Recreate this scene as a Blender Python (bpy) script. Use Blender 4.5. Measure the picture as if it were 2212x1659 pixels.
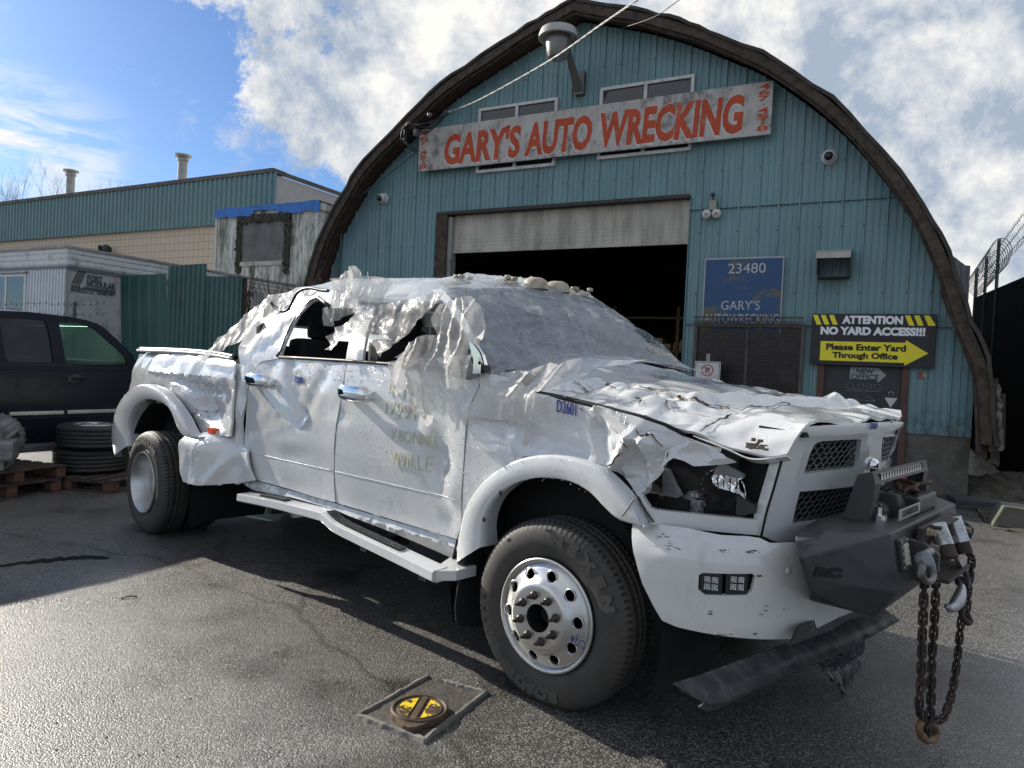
import bpy, bmesh, math, random
from math import sin, cos, pi, radians, sqrt, atan2
from mathutils import Vector as Vec, Matrix, noise
random.seed(7)
for _o in list(bpy.data.objects): bpy.data.objects.remove(_o)
scene = bpy.context.scene
COL = scene.collection

# ---------------------------------------------------------------- camera
FPX, PIT, ROL, YS, YT, HC = 1546.4, -0.01966, 0.04851, 1.08057, 0.8255, 1.5
_f = Vec((0, cos(PIT), sin(PIT))); _r0 = Vec((1, 0, 0)); _u0 = _r0.cross(_f)
CR = _r0*cos(ROL) + _u0*sin(ROL); CU = CR.cross(_f); CF = _f
CAM = Vec((0, 0, HC))
cd = bpy.data.cameras.new('camera'); cam = bpy.data.objects.new('camera', cd); COL.objects.link(cam)
M = Matrix((CR, CU, -CF)).transposed().to_4x4(); M.translation = CAM; cam.matrix_world = M
cd.sensor_fit = 'HORIZONTAL'; cd.sensor_width = 36; cd.lens = FPX/2212*36; cd.clip_start = .05; cd.clip_end = 3000
scene.camera = cam
scene.view_settings.view_transform = 'Standard'; scene.view_settings.look = 'None'
scene.view_settings.exposure = 0.62; scene.view_settings.gamma = 1
# ---------------------------------------------------------------- sun
SUN_AZ = radians(-54)      # measured from +Y, negative = left of the view
SUN_EL = radians(24.5)
SUNV = Vec((sin(SUN_AZ)*cos(SUN_EL), cos(SUN_AZ)*cos(SUN_EL), sin(SUN_EL)))
sl = bpy.data.lights.new('sun', 'SUN'); sl.energy = 4.8; sl.angle = radians(.5); sl.color = (1, .93, .82)
so = bpy.data.objects.new('sun', sl); COL.objects.link(so)
so.rotation_euler = SUNV.to_track_quat('Z', 'Y').to_euler()

# photograph crops -> unit vector of sight (crop name: origin x, y and scale)
CROPS = dict(A=(2300,1300,.904), B=(400,1000,.7231), C=(1600,950,.7231), D=(0,500,.904), E=(1200,0,.8137), F=(2400,700,.7233),
  G=(1300,1800,.6027), H=(0,1700,.8137), I=(0,1100,.4821), J=(1100,950,.4219), K=(2900,1500,.4219), L=(3300,1900,.5425),
  M=(3300,700,.8438), N=(0,550,.5877), O=(1850,1350,.5425), Q=(2500,1150,.4069), V=(0,0,1.736))
def ray(k, x, y):
    a, b, s = CROPS[k]; px = (a+x*s)/1.736; py = (b+y*s)/1.736
    return CR*((px-1106)/FPX) - CU*((py-829.5)/FPX) + CF
def gp(k, x, y, z=0.0):
    r = ray(k, x, y); return CAM + r*((z-HC)/r.z)
class Frame:
    def __init__(s, o, yaw):
        s.o = Vec(o); s.yaw = yaw-pi/2; s.X = Vec((sin(yaw), -cos(yaw), 0)); s.Y = Vec((cos(yaw), sin(yaw), 0))
    def loc(s, p): d = p-s.o; return Vec((d.dot(s.X), d.dot(s.Y), d.z))
    def wld(s, x, y, z=0): return s.o + s.X*x + s.Y*y + Vec((0, 0, z))
    def y(s, k, x, y, yl=0.0):        # sight line meets the frame's plane y = yl
        r = ray(k, x, y); t = (s.o+s.Y*yl-CAM).dot(s.Y)/r.dot(s.Y); return s.loc(CAM+r*t)
    def x(s, k, x, y, xl=0.0):
        r = ray(k, x, y); t = (s.o+s.X*xl-CAM).dot(s.X)/r.dot(s.X); return s.loc(CAM+r*t)
    def z(s, k, x, y, zl=0.0):
        return s.loc(gp(k, x, y, zl))
TR = Frame((0.84176, 4.00166, 0), YT)     # truck: x forward, y away from the camera, z up; origin under the front axle
ST = Frame((6.45658, 10.01824, 0), YS)    # site: x right along the workshop front, y into the workshop

# ---------------------------------------------------------------- world
w = bpy.data.worlds.new('World'); scene.world = w; w.use_nodes = True
nt = w.node_tree; N = nt.nodes; Lk = nt.links
for n in list(N): N.remove(n)
def wn(t, **kw):
    n = N.new(t)
    for k, v in kw.items(): setattr(n, k, v)
    return n
def val(n, i, v):
    if hasattr(v, 'is_output') or isinstance(v, bpy.types.NodeSocket): n.id_data.links.new(v, n.inputs[i])
    else: n.inputs[i].default_value = v
def wmath(op, a, b=None, c=None, clamp=False):
    n = wn('ShaderNodeMath', operation=op); n.use_clamp = clamp; val(n, 0, a)
    if b is not None: val(n, 1, b)
    if c is not None: val(n, 2, c)
    return n.outputs[0]
sky = wn('ShaderNodeTexSky', sky_type='NISHITA'); sky.sun_disc = False
sky.sun_elevation = SUN_EL; sky.sun_rotation = SUN_AZ; sky.altitude = 50; sky.air_density = 1.0; sky.dust_density = .6; sky.ozone_density = 2.2
tc = wn('ShaderNodeTexCoord'); DIR = tc.outputs['Generated']
def wdot(v):
    n = wn('ShaderNodeVectorMath', operation='DOT_PRODUCT'); Lk.new(DIR, n.inputs[0]); n.inputs[1].default_value = v; return n.outputs['Value']
def wnoise(scale, detail=8, rough=.6, stretch=None, dist=0.0, off=(0,0,0)):
    m = wn('ShaderNodeMapping'); Lk.new(DIR, m.inputs[0]); m.inputs['Location'].default_value = off
    if stretch: m.inputs['Rotation'].default_value = stretch[0]; m.inputs['Scale'].default_value = stretch[1]
    n = wn('ShaderNodeTexNoise'); n.inputs['Scale'].default_value = scale; n.inputs['Detail'].default_value = detail
    n.inputs['Roughness'].default_value = rough; n.inputs['Distortion'].default_value = dist; Lk.new(m.outputs[0], n.inputs[0]); return n.outputs[0]
def gc(p, q):   # great circle through two sight lines
    n = ray('V', *p).normalized().cross(ray('V', *q).normalized()); return n.normalized()
g1 = gc((370, -40), (900, 290))
if g1.dot(ray('V', 1500, 0)) < 0: g1 = -g1
g2 = gc((0, 290), (330, 395)); gl = -CR
n1 = wnoise(4.2, 14, .66, dist=.12, off=(.3, .1, .2)); n2 = wnoise(1.7, 6, .5, off=(2.3, 1.1, .4)); n3 = wnoise(15, 12, .7, dist=.1)
# big cloud bank to the right and overhead
m1 = wmath('MULTIPLY', wdot(g1), 3.0)
m1 = wmath('ADD', m1, wmath('MULTIPLY', wmath('SUBTRACT', n1, .5), 3.4))
m1 = wmath('ADD', m1, wmath('MULTIPLY', wmath('SUBTRACT', n2, .5), 1.9))
m1 = wmath('ADD', m1, wmath('MULTIPLY', wmath('SUBTRACT', n3, .5), 1.1))
m1 = wmath('MULTIPLY', wmath('SUBTRACT', m1, .11), 4.6, clamp=True)
# thin streaks low on the left
ns = wnoise(7, 8, .6, stretch=((0, 0, .55), (1, 1, 4.5)), dist=.4)
d2 = wmath('ABSOLUTE', wdot(g2)); band = wmath('SUBTRACT', 1.0, wmath('MULTIPLY', d2, 11.0), clamp=True)
leftm = wmath('MULTIPLY', wmath('SUBTRACT', wdot(gl.normalized()), .42), 9.0, clamp=True)
m2 = wmath('MULTIPLY', wmath('MULTIPLY', band, leftm), wmath('MULTIPLY', wmath('SUBTRACT', ns, .43), 8.0, clamp=True), clamp=True)
puff = wmath('MULTIPLY', wmath('SUBTRACT', wmath('MULTIPLY', n3, n2), .335), 9.0, clamp=True)
# the bank is thinned overhead and behind the viewer to lower the ambient light
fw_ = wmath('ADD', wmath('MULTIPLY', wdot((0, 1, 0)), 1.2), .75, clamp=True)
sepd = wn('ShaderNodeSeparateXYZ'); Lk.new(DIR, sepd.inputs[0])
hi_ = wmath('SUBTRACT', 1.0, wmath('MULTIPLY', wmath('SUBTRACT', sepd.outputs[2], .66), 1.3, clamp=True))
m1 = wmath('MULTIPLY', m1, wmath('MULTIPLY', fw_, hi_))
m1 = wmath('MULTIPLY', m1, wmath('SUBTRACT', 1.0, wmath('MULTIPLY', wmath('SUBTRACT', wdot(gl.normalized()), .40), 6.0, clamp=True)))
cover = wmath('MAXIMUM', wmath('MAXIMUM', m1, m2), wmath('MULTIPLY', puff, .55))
rear_ = wmath('MULTIPLY', wmath('MULTIPLY', wdot((0, -1, 0)), 2.5, clamp=True), .65)  # unseen cloud added behind the viewer to make the ambient light neutral
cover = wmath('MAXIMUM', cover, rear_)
shade = wnoise(7.5, 14, .64, off=(5, 2, 1), dist=.1)
shade = wmath('ADD', shade, wmath('MULTIPLY', leftm, .25))
cr = wn('ShaderNodeValToRGB'); Lk.new(shade, cr.inputs[0])
cr.color_ramp.elements[0].position = .41; cr.color_ramp.elements[0].color = (4.0, 4.8, 6.0, 1)
cr.color_ramp.elements[1].position = .60; cr.color_ramp.elements[1].color = (10.2, 10.0, 9.6, 1)
skc = wn('ShaderNodeVectorMath', operation='MULTIPLY'); Lk.new(sky.outputs[0], skc.inputs[0]); skc.inputs[1].default_value = (.62, .86, 1.2)
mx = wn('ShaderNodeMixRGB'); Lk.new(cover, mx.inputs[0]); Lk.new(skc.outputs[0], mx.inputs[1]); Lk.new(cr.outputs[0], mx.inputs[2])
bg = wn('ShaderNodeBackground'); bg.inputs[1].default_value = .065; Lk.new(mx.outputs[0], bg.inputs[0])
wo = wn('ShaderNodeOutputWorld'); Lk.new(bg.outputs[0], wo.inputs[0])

# ---------------------------------------------------------------- materials
MT = {}
def rgb(h):
    if isinstance(h, str):
        h = h.lstrip('#'); c = [int(h[i:i+2], 16)/255 for i in (0, 2, 4)]
        return tuple(((x/12.92) if x <= .04045 else ((x+.055)/1.055)**2.4) for x in c)
    return tuple(h)
class NT:
    def __init__(s, name):
        s.m = bpy.data.materials.new(name); s.m.use_nodes = True; s.t = s.m.node_tree
        s.b = s.t.nodes['Principled BSDF']; s.tc = s.t.nodes.new('ShaderNodeTexCoord')
    def n(s, t, **kw):
        n = s.t.nodes.new(t)
        for k, v in kw.items(): setattr(n, k, v)
        return n
    def link(s, a, b): s.t.links.new(a, b)
    def noise(s, scale, detail=5, rough=.6, stretch=(1, 1, 1), dist=0, off=(0, 0, 0), coord='Object'):
        mp = s.n('ShaderNodeMapping'); s.link(s.tc.outputs[coord], mp.inputs[0]); mp.inputs['Scale'].default_value = stretch
        mp.inputs['Location'].default_value = off
        n = s.n('ShaderNodeTexNoise'); n.inputs['Scale'].default_value = scale; n.inputs['Detail'].default_value = detail
        n.inputs['Roughness'].default_value = rough; n.inputs['Distortion'].default_value = dist; s.link(mp.outputs[0], n.inputs[0]); return n.outputs[0]
    def vor(s, scale, feature='F1', stretch=(1, 1, 1), out='Distance', rand=1.0):
        mp = s.n('ShaderNodeMapping'); s.link(s.tc.outputs['Object'], mp.inputs[0]); mp.inputs['Scale'].default_value = stretch
        n = s.n('ShaderNodeTexVoronoi', feature=feature); n.inputs['Scale'].default_value = scale; s.link(mp.outputs[0], n.inputs[0])
        n.inputs['Randomness'].default_value = rand
        return n.outputs[out]
    def ramp(s, x, lo, hi, c0=(0, 0, 0), c1=(1, 1, 1)):
        r = s.n('ShaderNodeValToRGB'); s.link(x, r.inputs[0]); e = r.color_ramp.elements
        e[0].position = lo; e[1].position = hi; e[0].color = (*c0, 1); e[1].color = (*c1, 1); return r.outputs[0]
    def mix(s, f, a, b, mode='MIX'):
        m = s.n('ShaderNodeMixRGB', blend_type=mode)
        for i, v in enumerate((f, a, b)):
            if isinstance(v, bpy.types.NodeSocket): s.link(v, m.inputs[i])
            else: m.inputs[i].default_value = v if i == 0 else (*rgb(v), 1)
        return m.outputs[0]
    def math(s, op, a, b=0.0, clamp=False):
        m = s.n('ShaderNodeMath', operation=op); m.use_clamp = clamp
        for i, v in enumerate((a, b)):
            if isinstance(v, bpy.types.NodeSocket): s.link(v, m.inputs[i])
            else: m.inputs[i].default_value = v
        return m.outputs[0]
    def set(s, **kw):
        for k, v in kw.items():
            k = {'color': 'Base Color', 'rough': 'Roughness', 'metal': 'Metallic', 'spec': 'Specular IOR Level', 'coat': 'Coat Weight',
                 'coatr': 'Coat Roughness', 'alpha': 'Alpha', 'trans': 'Transmission Weight', 'ior': 'IOR', 'sheen': 'Sheen Weight', 'sub': 'Subsurface Weight'}[k]
            if isinstance(v, bpy.types.NodeSocket): s.link(v, s.b.inputs[k])
            else: s.b.inputs[k].default_value = (*rgb(v), 1) if k == 'Base Color' else v
        return s
    def bump(s, h, strength=.3, dist=.01, prev=None):
        b = s.n('ShaderNodeBump'); b.inputs['Strength'].default_value = strength; b.inputs['Distance'].default_value = dist
        s.link(h, b.inputs['Height'])
        if prev is not None: s.link(prev, b.inputs['Normal'])
        s.link(b.outputs[0], s.b.inputs['Normal']); return b.outputs[0]
def mat(name, col, rough=.5, metal=0.0, var=.12, scale=4, bump=0.0, bscale=60, bdist=.004, spec=.5, dirt=None, dscale=3, dlo=.5, dhi=.75, dstretch=(1, 1, 1), damt=.8, coat=0.0, rvar=.1):
    if name in MT: return MT[name]
    a = NT(name); c = rgb(col)
    n1 = a.noise(scale, 6)
    base = a.mix(a.ramp(n1, .3, .7), tuple(x*(1-var) for x in c), tuple(min(1, x*(1+var)) for x in c))
    if dirt is not None:
        d = a.ramp(a.noise(dscale, 8, .65, stretch=dstretch, off=(3, 1, 2)), dlo, dhi)
        base = a.mix(a.math('MULTIPLY', d, damt), base, dirt)
    a.set(color=base, metal=metal, spec=spec, coat=coat)
    r = a.math('ADD', a.math('MULTIPLY', a.math('SUBTRACT', a.noise(scale*2.7, 5), .5), rvar*2), rough, clamp=True); a.set(rough=r)
    if bump: a.bump(a.noise(bscale, 6, .65), bump, bdist)
    MT[name] = a.m; return a.m

# ---------------------------------------------------------------- mesh tools
class MB:
    """collects geometry for ONE mesh object"""
    def __init__(s): s.v = []; s.f = []
    def add(s, vs, fs):
        o = len(s.v); s.v += [Vec(p) for p in vs]; s.f += [tuple(o+i for i in f) for f in fs]; return s
    def box(s, a, b, bev=0.0):
        x0, y0, z0 = [min(a[i], b[i]) for i in range(3)]; x1, y1, z1 = [max(a[i], b[i]) for i in range(3)]
        if bev > 0:
            bev = min(bev, (x1-x0)*.45, (y1-y0)*.45, (z1-z0)*.45)
            bm = bmesh.new(); bmesh.ops.create_cube(bm, size=1)
            for v in bm.verts: v.co = Vec(((x0+x1)/2+v.co.x*(x1-x0), (y0+y1)/2+v.co.y*(y1-y0), (z0+z1)/2+v.co.z*(z1-z0)))
            bmesh.ops.bevel(bm, geom=bm.edges[:], offset=bev, segments=2, profile=.6, affect='EDGES')
            bm.verts.index_update(); s.add([v.co.copy() for v in bm.verts], [[v.index for v in f.verts] for f in bm.faces]); bm.free(); return s
        vs = [(x0, y0, z0), (x1, y0, z0), (x1, y1, z0), (x0, y1, z0), (x0, y0, z1), (x1, y0, z1), (x1, y1, z1), (x0, y1, z1)]
        return s.add(vs, [(0, 3, 2, 1), (4, 5, 6, 7), (0, 1, 5, 4), (1, 2, 6, 5), (2, 3, 7, 6), (3, 0, 4, 7)])
    def hexa(s, p):   # 8 corners: bottom loop 4, top loop 4
        return s.add(p, [(0, 3, 2, 1), (4, 5, 6, 7), (0, 1, 5, 4), (1, 2, 6, 5), (2, 3, 7, 6), (3, 0, 4, 7)])
    def tube(s, pts, r, seg=8, cap=True, closed=False):
        pts = [Vec(p) for p in pts]; n = len(pts); rs = r if isinstance(r, (list, tuple)) else [r]*n
        up = None; rings = []; o = len(s.v)
        for i in range(n):
            if closed: t = pts[(i+1) % n]-pts[i-1]
            else: t = pts[min(i+1, n-1)]-pts[max(i-1, 0)]
            t = t.normalized() if t.length > 1e-9 else Vec((0, 0, 1))
            if up is None:
                up = Vec((0, 0, 1)) if abs(t.z) < .9 else Vec((1, 0, 0))
            a = (up - t*up.dot(t)).normalized(); b = t.cross(a); up = a
            for j in range(seg):
                an = 2*pi*j/seg; s.v.append(pts[i]+a*(cos(an)*rs[i])+b*(sin(an)*rs[i]))
        m = n if closed else n-1
        for i in range(m):
            for j in range(seg):
                i2 = (i+1) % n
                s.f.append((o+i*seg+j, o+i*seg+(j+1) % seg, o+i2*seg+(j+1) % seg, o+i2*seg+j))
        if cap and not closed:
            s.f.append(tuple(o+j for j in range(seg))[::-1]); s.f.append(tuple(o+(n-1)*seg+j for j in range(seg)))
        return s
    def lathe(s, prof, M4=None, seg=32, cap=False, a0=0, a1=2*pi):
        """prof: (radius, height) along local +Z"""
        M4 = M4 or Matrix(); o = len(s.v); full = abs(a1-a0-2*pi) < 1e-6; k = seg if full else seg+1
        for r, h in prof:
            for j in range(k):
                a = a0+(a1-a0)*j/seg; s.v.append(M4 @ Vec((r*cos(a), r*sin(a), h)))
        for i in range(len(prof)-1):
            for j in range(seg):
                j2 = (j+1) % k if full else j+1
                s.f.append((o+i*k+j, o+i*k+j2, o+(i+1)*k+j2, o+(i+1)*k+j))
        if cap:
            s.f.append(tuple(o+j for j in range(k))[::-1]); s.f.append(tuple(o+(len(prof)-1)*k+j for j in range(k)))
        return s
    def grid(s, fn, nu, nv):
        o = len(s.v)
        for j in range(nv+1):
            for i in range(nu+1): s.v.append(Vec(fn(i/nu, j/nv)))
        for j in range(nv):
            for i in range(nu):
                a = o+j*(nu+1)+i; s.f.append((a, a+1, a+nu+2, a+nu+1))
        return s
    def prism(s, pts, off):
        """closed polygon (3d points) extruded by a vector"""
        pts = [Vec(p) for p in pts]; off = Vec(off); n = len(pts)
        bm = bmesh.new(); vs = [bm.verts.new(p) for p in pts]; ed = [bm.edges.new((vs[i], vs[(i+1) % n])) for i in range(n)]
        bmesh.ops.triangle_fill(bm, edges=ed, use_beauty=True); bm.verts.index_update()
        fs = [[v.index for v in f.verts] for f in bm.faces]; bm.free(); o = len(s.v)
        s.v += pts + [p+off for p in pts]
        s.f += [tuple(o+i for i in f) for f in fs] + [tuple(o+n+i for i in f[::-1]) for f in fs]
        s.f += [(o+i, o+(i+1) % n, o+n+(i+1) % n, o+n+i) for i in range(n)]
        return s
    def xf(s, M4, i0=0):
        for i in range(i0, len(s.v)): s.v[i] = M4 @ s.v[i]
        return s
    def build(s, name, m, parent=None, smooth=False, solid=0.0, fix=True, off=-1, sub=0, bev=0.0, split=48):
        me = bpy.data.meshes.new(name); me.from_pydata([tuple(p) for p in s.v], [], s.f); me.update()
        if fix:
            bm = bmesh.new(); bm.from_mesh(me); bmesh.ops.remove_doubles(bm, verts=bm.verts, dist=1e-5); bmesh.ops.recalc_face_normals(bm, faces=bm.faces); bm.to_mesh(me); bm.free()
        o = bpy.data.objects.new(name, me); COL.objects.link(o)
        if m is not None: me.materials.append(m)
        if smooth:
            for p in me.polygons: p.use_smooth = True
            if smooth == 'auto': me.set_sharp_from_angle(angle=radians(35))
        if parent is not None: o.parent = parent
        if solid:
            md = o.modifiers.new('s', 'SOLIDIFY'); md.thickness = solid; md.offset = off
        if bev:
            md = o.modifiers.new('b', 'BEVEL'); md.width = bev; md.segments = 2; md.limit_method = 'ANGLE'
        if solid and smooth:
            md = o.modifiers.new('e', 'EDGE_SPLIT'); md.split_angle = radians(split)
        if sub:
            md = o.modifiers.new('u', 'SUBSURF'); md.levels = sub; md.render_levels = sub
        return o
def tag(o, label=None, cat=None, group=None, kind=None):
    if label: o['label'] = label
    if cat: o['category'] = cat
    if group: o['group'] = group
    if kind: o['kind'] = kind
    return o
def thing(name, label, cat, frame=None, loc=None, rz=0.0, group=None):
    o = bpy.data.objects.new(name, None); COL.objects.link(o); o.empty_display_size = .2
    if frame is not None:
        o.location = frame.wld(*(loc or (0, 0, 0))); o.rotation_euler.z = frame.yaw+rz
    else:
        o.location = loc or (0, 0, 0); o.rotation_euler.z = rz
    return tag(o, label, cat, group)
def rebase(o, c):
    """move a mesh's origin to c (its parent's space)"""
    c = Vec(c); o.data.transform(Matrix.Translation(-c)); o.location = Vec(o.location)+c; return o
def text_mesh(txt, size, m, name, parent, M4, extrude=.002, bold=0.0, xs=1.0, align='CENTER', spacing=1.0):
    """flat lettering from the built-in font; M4 places local x right, y up, z out"""
    c = bpy.data.curves.new('t', 'FONT'); c.body = txt; c.size = size; c.extrude = extrude; c.offset = bold; c.align_x = align; c.align_y = 'CENTER'; c.space_character = spacing; c.resolution_u = 3
    t = bpy.data.objects.new('t', c); COL.objects.link(t); bpy.context.view_layer.update()
    me = bpy.data.meshes.new_from_object(t.evaluated_get(bpy.context.evaluated_depsgraph_get())); bpy.data.objects.remove(t); me.name = name
    me.transform(M4 @ Matrix.Diagonal((xs, 1, 1, 1)))
    me.materials.clear(); me.materials.append(m)
    o = bpy.data.objects.new(name, me); COL.objects.link(o)
    if parent is not None: o.parent = parent
    return o
def wallM(x, y, z, tilt=0.0):
    """matrix for lettering on a wall facing -y"""
    return Matrix.Translation((x, y, z)) @ Matrix.Rotation(-tilt, 4, 'Y') @ Matrix.Rotation(pi/2, 4, 'X')
def lerp(a, b, t): return a+(b-a)*t
def poly_at(pts, t):
    """point at normalised arclength t on a polyline"""
    if len(pts) == 1: return pts[0]
    L = [0.0]
    for i in range(1, len(pts)): L.append(L[-1]+(pts[i]-pts[i-1]).length)
    d = t*L[-1]
    for i in range(1, len(pts)):
        if d <= L[i] or i == len(pts)-1:
            u = 0 if L[i] == L[i-1] else min(1, (d-L[i-1])/(L[i]-L[i-1])); return pts[i-1].lerp(pts[i], u)
def crv(pts, n=8):
    """Catmull-Rom through the points"""
    P = [Vec(p) for p in pts]; out = []
    for i in range(len(P)-1):
        p0 = P[max(i-1, 0)]; p1 = P[i]; p2 = P[i+1]; p3 = P[min(i+2, len(P)-1)]
        for j in range(n):
            t = j/n; out.append(.5*((2*p1)+(p2-p0)*t+(2*p0-5*p1+4*p2-p3)*t*t+(3*p1-p0-3*p2+p3)*t**3))
    out.append(P[-1]); return out
def fbm(p, o=4):
    s = 0; a = 1; q = Vec(p)
    for i in range(o): s += a*noise.noise(q); q = q*2.03+Vec((3.1, 1.7, 5.2)); a *= .5
    return s
def ridge(p, o=4):
    """sharp creases: 0..1, 1 on a crease"""
    s = 0; a = .5; q = Vec(p)
    for i in range(o): s += a*(1-abs(noise.noise(q))*2.2); q = q*2.1+Vec((1.3, 7.7, 2.2)); a *= .5
    return s
def facets(p, f=1.0):
    """crumpled-sheet height: distance to nearest minus second-nearest cell"""
    d, _ = noise.voronoi(Vec(p)*f); return d[1]-d[0]
# ---------------------------------------------------------------- ground
a = NT('asphalt'); 
big = a.noise(.35, 6, .6); mid = a.noise(2.2, 6, .6); fine = a.noise(95, 3, .7)
agg = a.vor(140, 'F1'); aggc = a.vor(140, 'F1', out='Color')
sep = a.n('ShaderNodeSeparateColor'); a.link(aggc, sep.inputs[0])
c = a.mix(a.ramp(mid, .3, .7), (.034, .035, .037), (.060, .058, .055))
c = a.mix(a.ramp(big, .38, .62), c, (.066, .062, .055))
c = a.mix(a.math('MULTIPLY', a.ramp(sep.outputs[0], .45, 1.0), .95), c, (.33, .31, .28)); c = a.mix(a.math('MULTIPLY', a.ramp(sep.outputs[2], .55, .9), .6), c, (.012, .012, .012))
stain = a.math('MAXIMUM', a.ramp(a.noise(.9, 6, .6, off=(4, 2, 0)), .54, .66), a.math('MULTIPLY', a.ramp(a.noise(2.6, 7, .65, off=(9, 2, 0)), .60, .70), .8))
pale = a.ramp(a.noise(.7, 7, .65, off=(14, 7, 0)), .50, .66); c = a.mix(a.math('MULTIPLY', pale, .45), c, (.15, .145, .13))
ckn = a.n('ShaderNodeTexVoronoi', feature='DISTANCE_TO_EDGE'); ckm = a.n('ShaderNodeMixRGB'); ckm.inputs[0].default_value = .30; a.link(a.tc.outputs['Object'], ckm.inputs[1]); wv_ = a.n('ShaderNodeTexNoise'); wv_.inputs['Scale'].default_value = 1.4; wv_.inputs['Detail'].default_value = 6; a.link(a.tc.outputs['Object'], wv_.inputs[0]); a.link(wv_.outputs['Color'], ckm.inputs[2]); a.link(ckm.outputs[0], ckn.inputs[0]); ckn.inputs['Scale'].default_value = .42
crack = a.ramp(ckn.outputs['Distance'], .0015, .006, (1, 1, 1), (0, 0, 0)); c = a.mix(a.math('MULTIPLY', crack, .7), c, (.015, .014, .012))
c = a.mix(a.math('MULTIPLY', stain, .75), c, (.022, .017, .011))
a.set(color=c, spec=.7, coat=.32, coatr=.27)
wet = a.ramp(a.noise(.55, 6, .6, off=(1, 5, 0)), .40, .62)
r = a.math('SUBTRACT', .56, a.math('MULTIPLY', wet, .20)); r = a.math('SUBTRACT', r, a.math('MULTIPLY', sep.outputs[1], .14))
r = a.math('SUBTRACT', r, a.math('MULTIPLY', stain, .1)); a.set(rough=r)
b1 = a.bump(a.math('SUBTRACT', 1.0, agg), .5, .005); b2 = a.bump(fine, .6, .005, b1); a.bump(a.noise(40, 6, .8), .3, .006, b2)
m = MB(); m.grid(lambda u, v: ((u-.5)*2400, -300+v*2400, 0), 8, 8)
tag(m.build('ground', a.m), kind='structure')

# ---------------------------------------------------------------- workshop
def siding_mat(name, col):
    a = NT(name); c0 = rgb(col)
    c = a.mix(a.ramp(a.noise(1.1, 6, .6, (1, 1, .5)), .3, .7), tuple(x*.80 for x in c0), tuple(x*1.15 for x in c0))
    st = a.ramp(a.noise(3.0, 8, .7, (2.2, 1, .16), off=(1, 2, 3)), .48, .8)
    c = a.mix(a.math('MULTIPLY', st, .5), c, (.36, .42, .41))
    st2 = a.ramp(a.noise(5.0, 8, .7, (3.5, 1, .22), off=(9, 2, 3)), .55, .8)
    c = a.mix(a.math('MULTIPLY', st2, .75), c, (.045, .055, .05))
    # grime low on the sheets
    sp = a.n('ShaderNodeSeparateXYZ'); a.link(a.tc.outputs['Object'], sp.inputs[0])
    lo = a.math('SUBTRACT', 1.0, a.math('MULTIPLY', a.math('SUBTRACT', sp.outputs[2], .86), 1.9), clamp=True)
    lo = a.math('MULTIPLY', lo, a.ramp(a.noise(7, 8, .7), .42, .6)); c = a.mix(a.math('MULTIPLY', lo, .75), c, (.03, .03, .028))
    # panel-to-panel fading
    pn = a.n('ShaderNodeTexNoise'); mp = a.n('ShaderNodeMapping'); a.link(a.tc.outputs['Object'], mp.inputs[0]); mp.inputs['Scale'].default_value = (1.08, 0, 0)
    sn = a.n('ShaderNodeVectorMath', operation='SNAP'); a.link(mp.outputs[0], sn.inputs[0]); sn.inputs[1].default_value = (1, 1, 1); a.link(sn.outputs[0], pn.inputs[0]); pn.inputs['Scale'].default_value = 3.3
    c = a.mix(a.math('MULTIPLY', a.ramp(pn.outputs[0], .35, .65), .22), c, tuple(min(1, x*1.35) for x in c0))
    a.set(color=c, rough=a.math('ADD', .38, a.math('MULTIPLY', a.noise(6, 5), .25)), spec=.4); a.bump(a.noise(2.5, 4), .25, .03); return a.m
M_side = siding_mat('teal_siding', (.170, .300, .325))
M_wood = mat('old_wood', (.062, .044, .032), .8, var=.6, scale=9, bump=.6, bscale=25, bdist=.02, dirt=(.16, .13, .10), dscale=7, dlo=.55, dhi=.8)
M_roof = mat('tar_roof', (.055, .048, .042), .85, var=.4, scale=5, bump=.8, bscale=14, bdist=.03, dirt=(.10, .09, .075), dscale=4)
M_conc = mat('mossy_concrete', (.135, .125, .108), .85, var=.35, scale=3, bump=.5, bscale=30, bdist=.01, dirt=(.05, .065, .025), dscale=2.2, dlo=.45, dhi=.7)
M_dark = mat('dark_interior', (.022, .021, .020), .9)
M_white = mat('white_trim', (.62, .63, .62), .45, dirt=(.28, .26, .22), dscale=6)
M_glass = mat('window_glass', (.018, .024, .034), .08, var=.3, scale=2, spec=.8)
M_black = mat('black_plastic', (.014, .014, .015), .5, var=.3)
M_galv = mat('galvanised', (.30, .31, .31), .38, metal=.6, var=.25, scale=8, dirt=(.12, .10, .08))
M_doorp = mat('roll_door', (.50, .47, .40), .5, var=.12, scale=1.2, dirt=(.14, .13, .11), dscale=2.5, dstretch=(1.5, 1, .3), dlo=.42, dhi=.7, damt=.8)

OUT = [(-12.72, -.05), (-12.66, .8), (-12.55, 1.78), (-12.36, 2.45), (-12.1, 3.39), (-11.8, 4.16), (-11.26, 4.98), (-10.72, 5.6), (-9.38, 6.6), (-8.7, 7.0), (-7.33, 7.58), (-6.57, 7.84), (-6.22, 7.96)]
OUT2 = [(-6.22, 7.96), (-5.76, 7.80), (-4.9, 7.5), (-4.17, 7.17), (-3.48, 6.79), (-2.8, 6.37), (-1.75, 5.42), (-.91, 4.31), (-.43, 3.39), (-.11, 2.45), (.14, 1.78), (.24, .8)]
arc = [Vec((x, 0, z)) for x, z in OUT]; arc2 = [Vec((x, 0, z)) for x, z in OUT2]
arcL = crv(arc, 4); arcR = crv(arc2, 4)
full = arcL+arcR[1:]
def inset(pts, d):
    o = []
    for i, p in enumerate(pts):
        t = pts[min(i+1, len(pts)-1)]-pts[max(i-1, 0)]; n = Vec((t.z, 0, -t.x)).normalized(); o.append(p+n*d)
    return o
inn = inset(full, .17)
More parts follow.
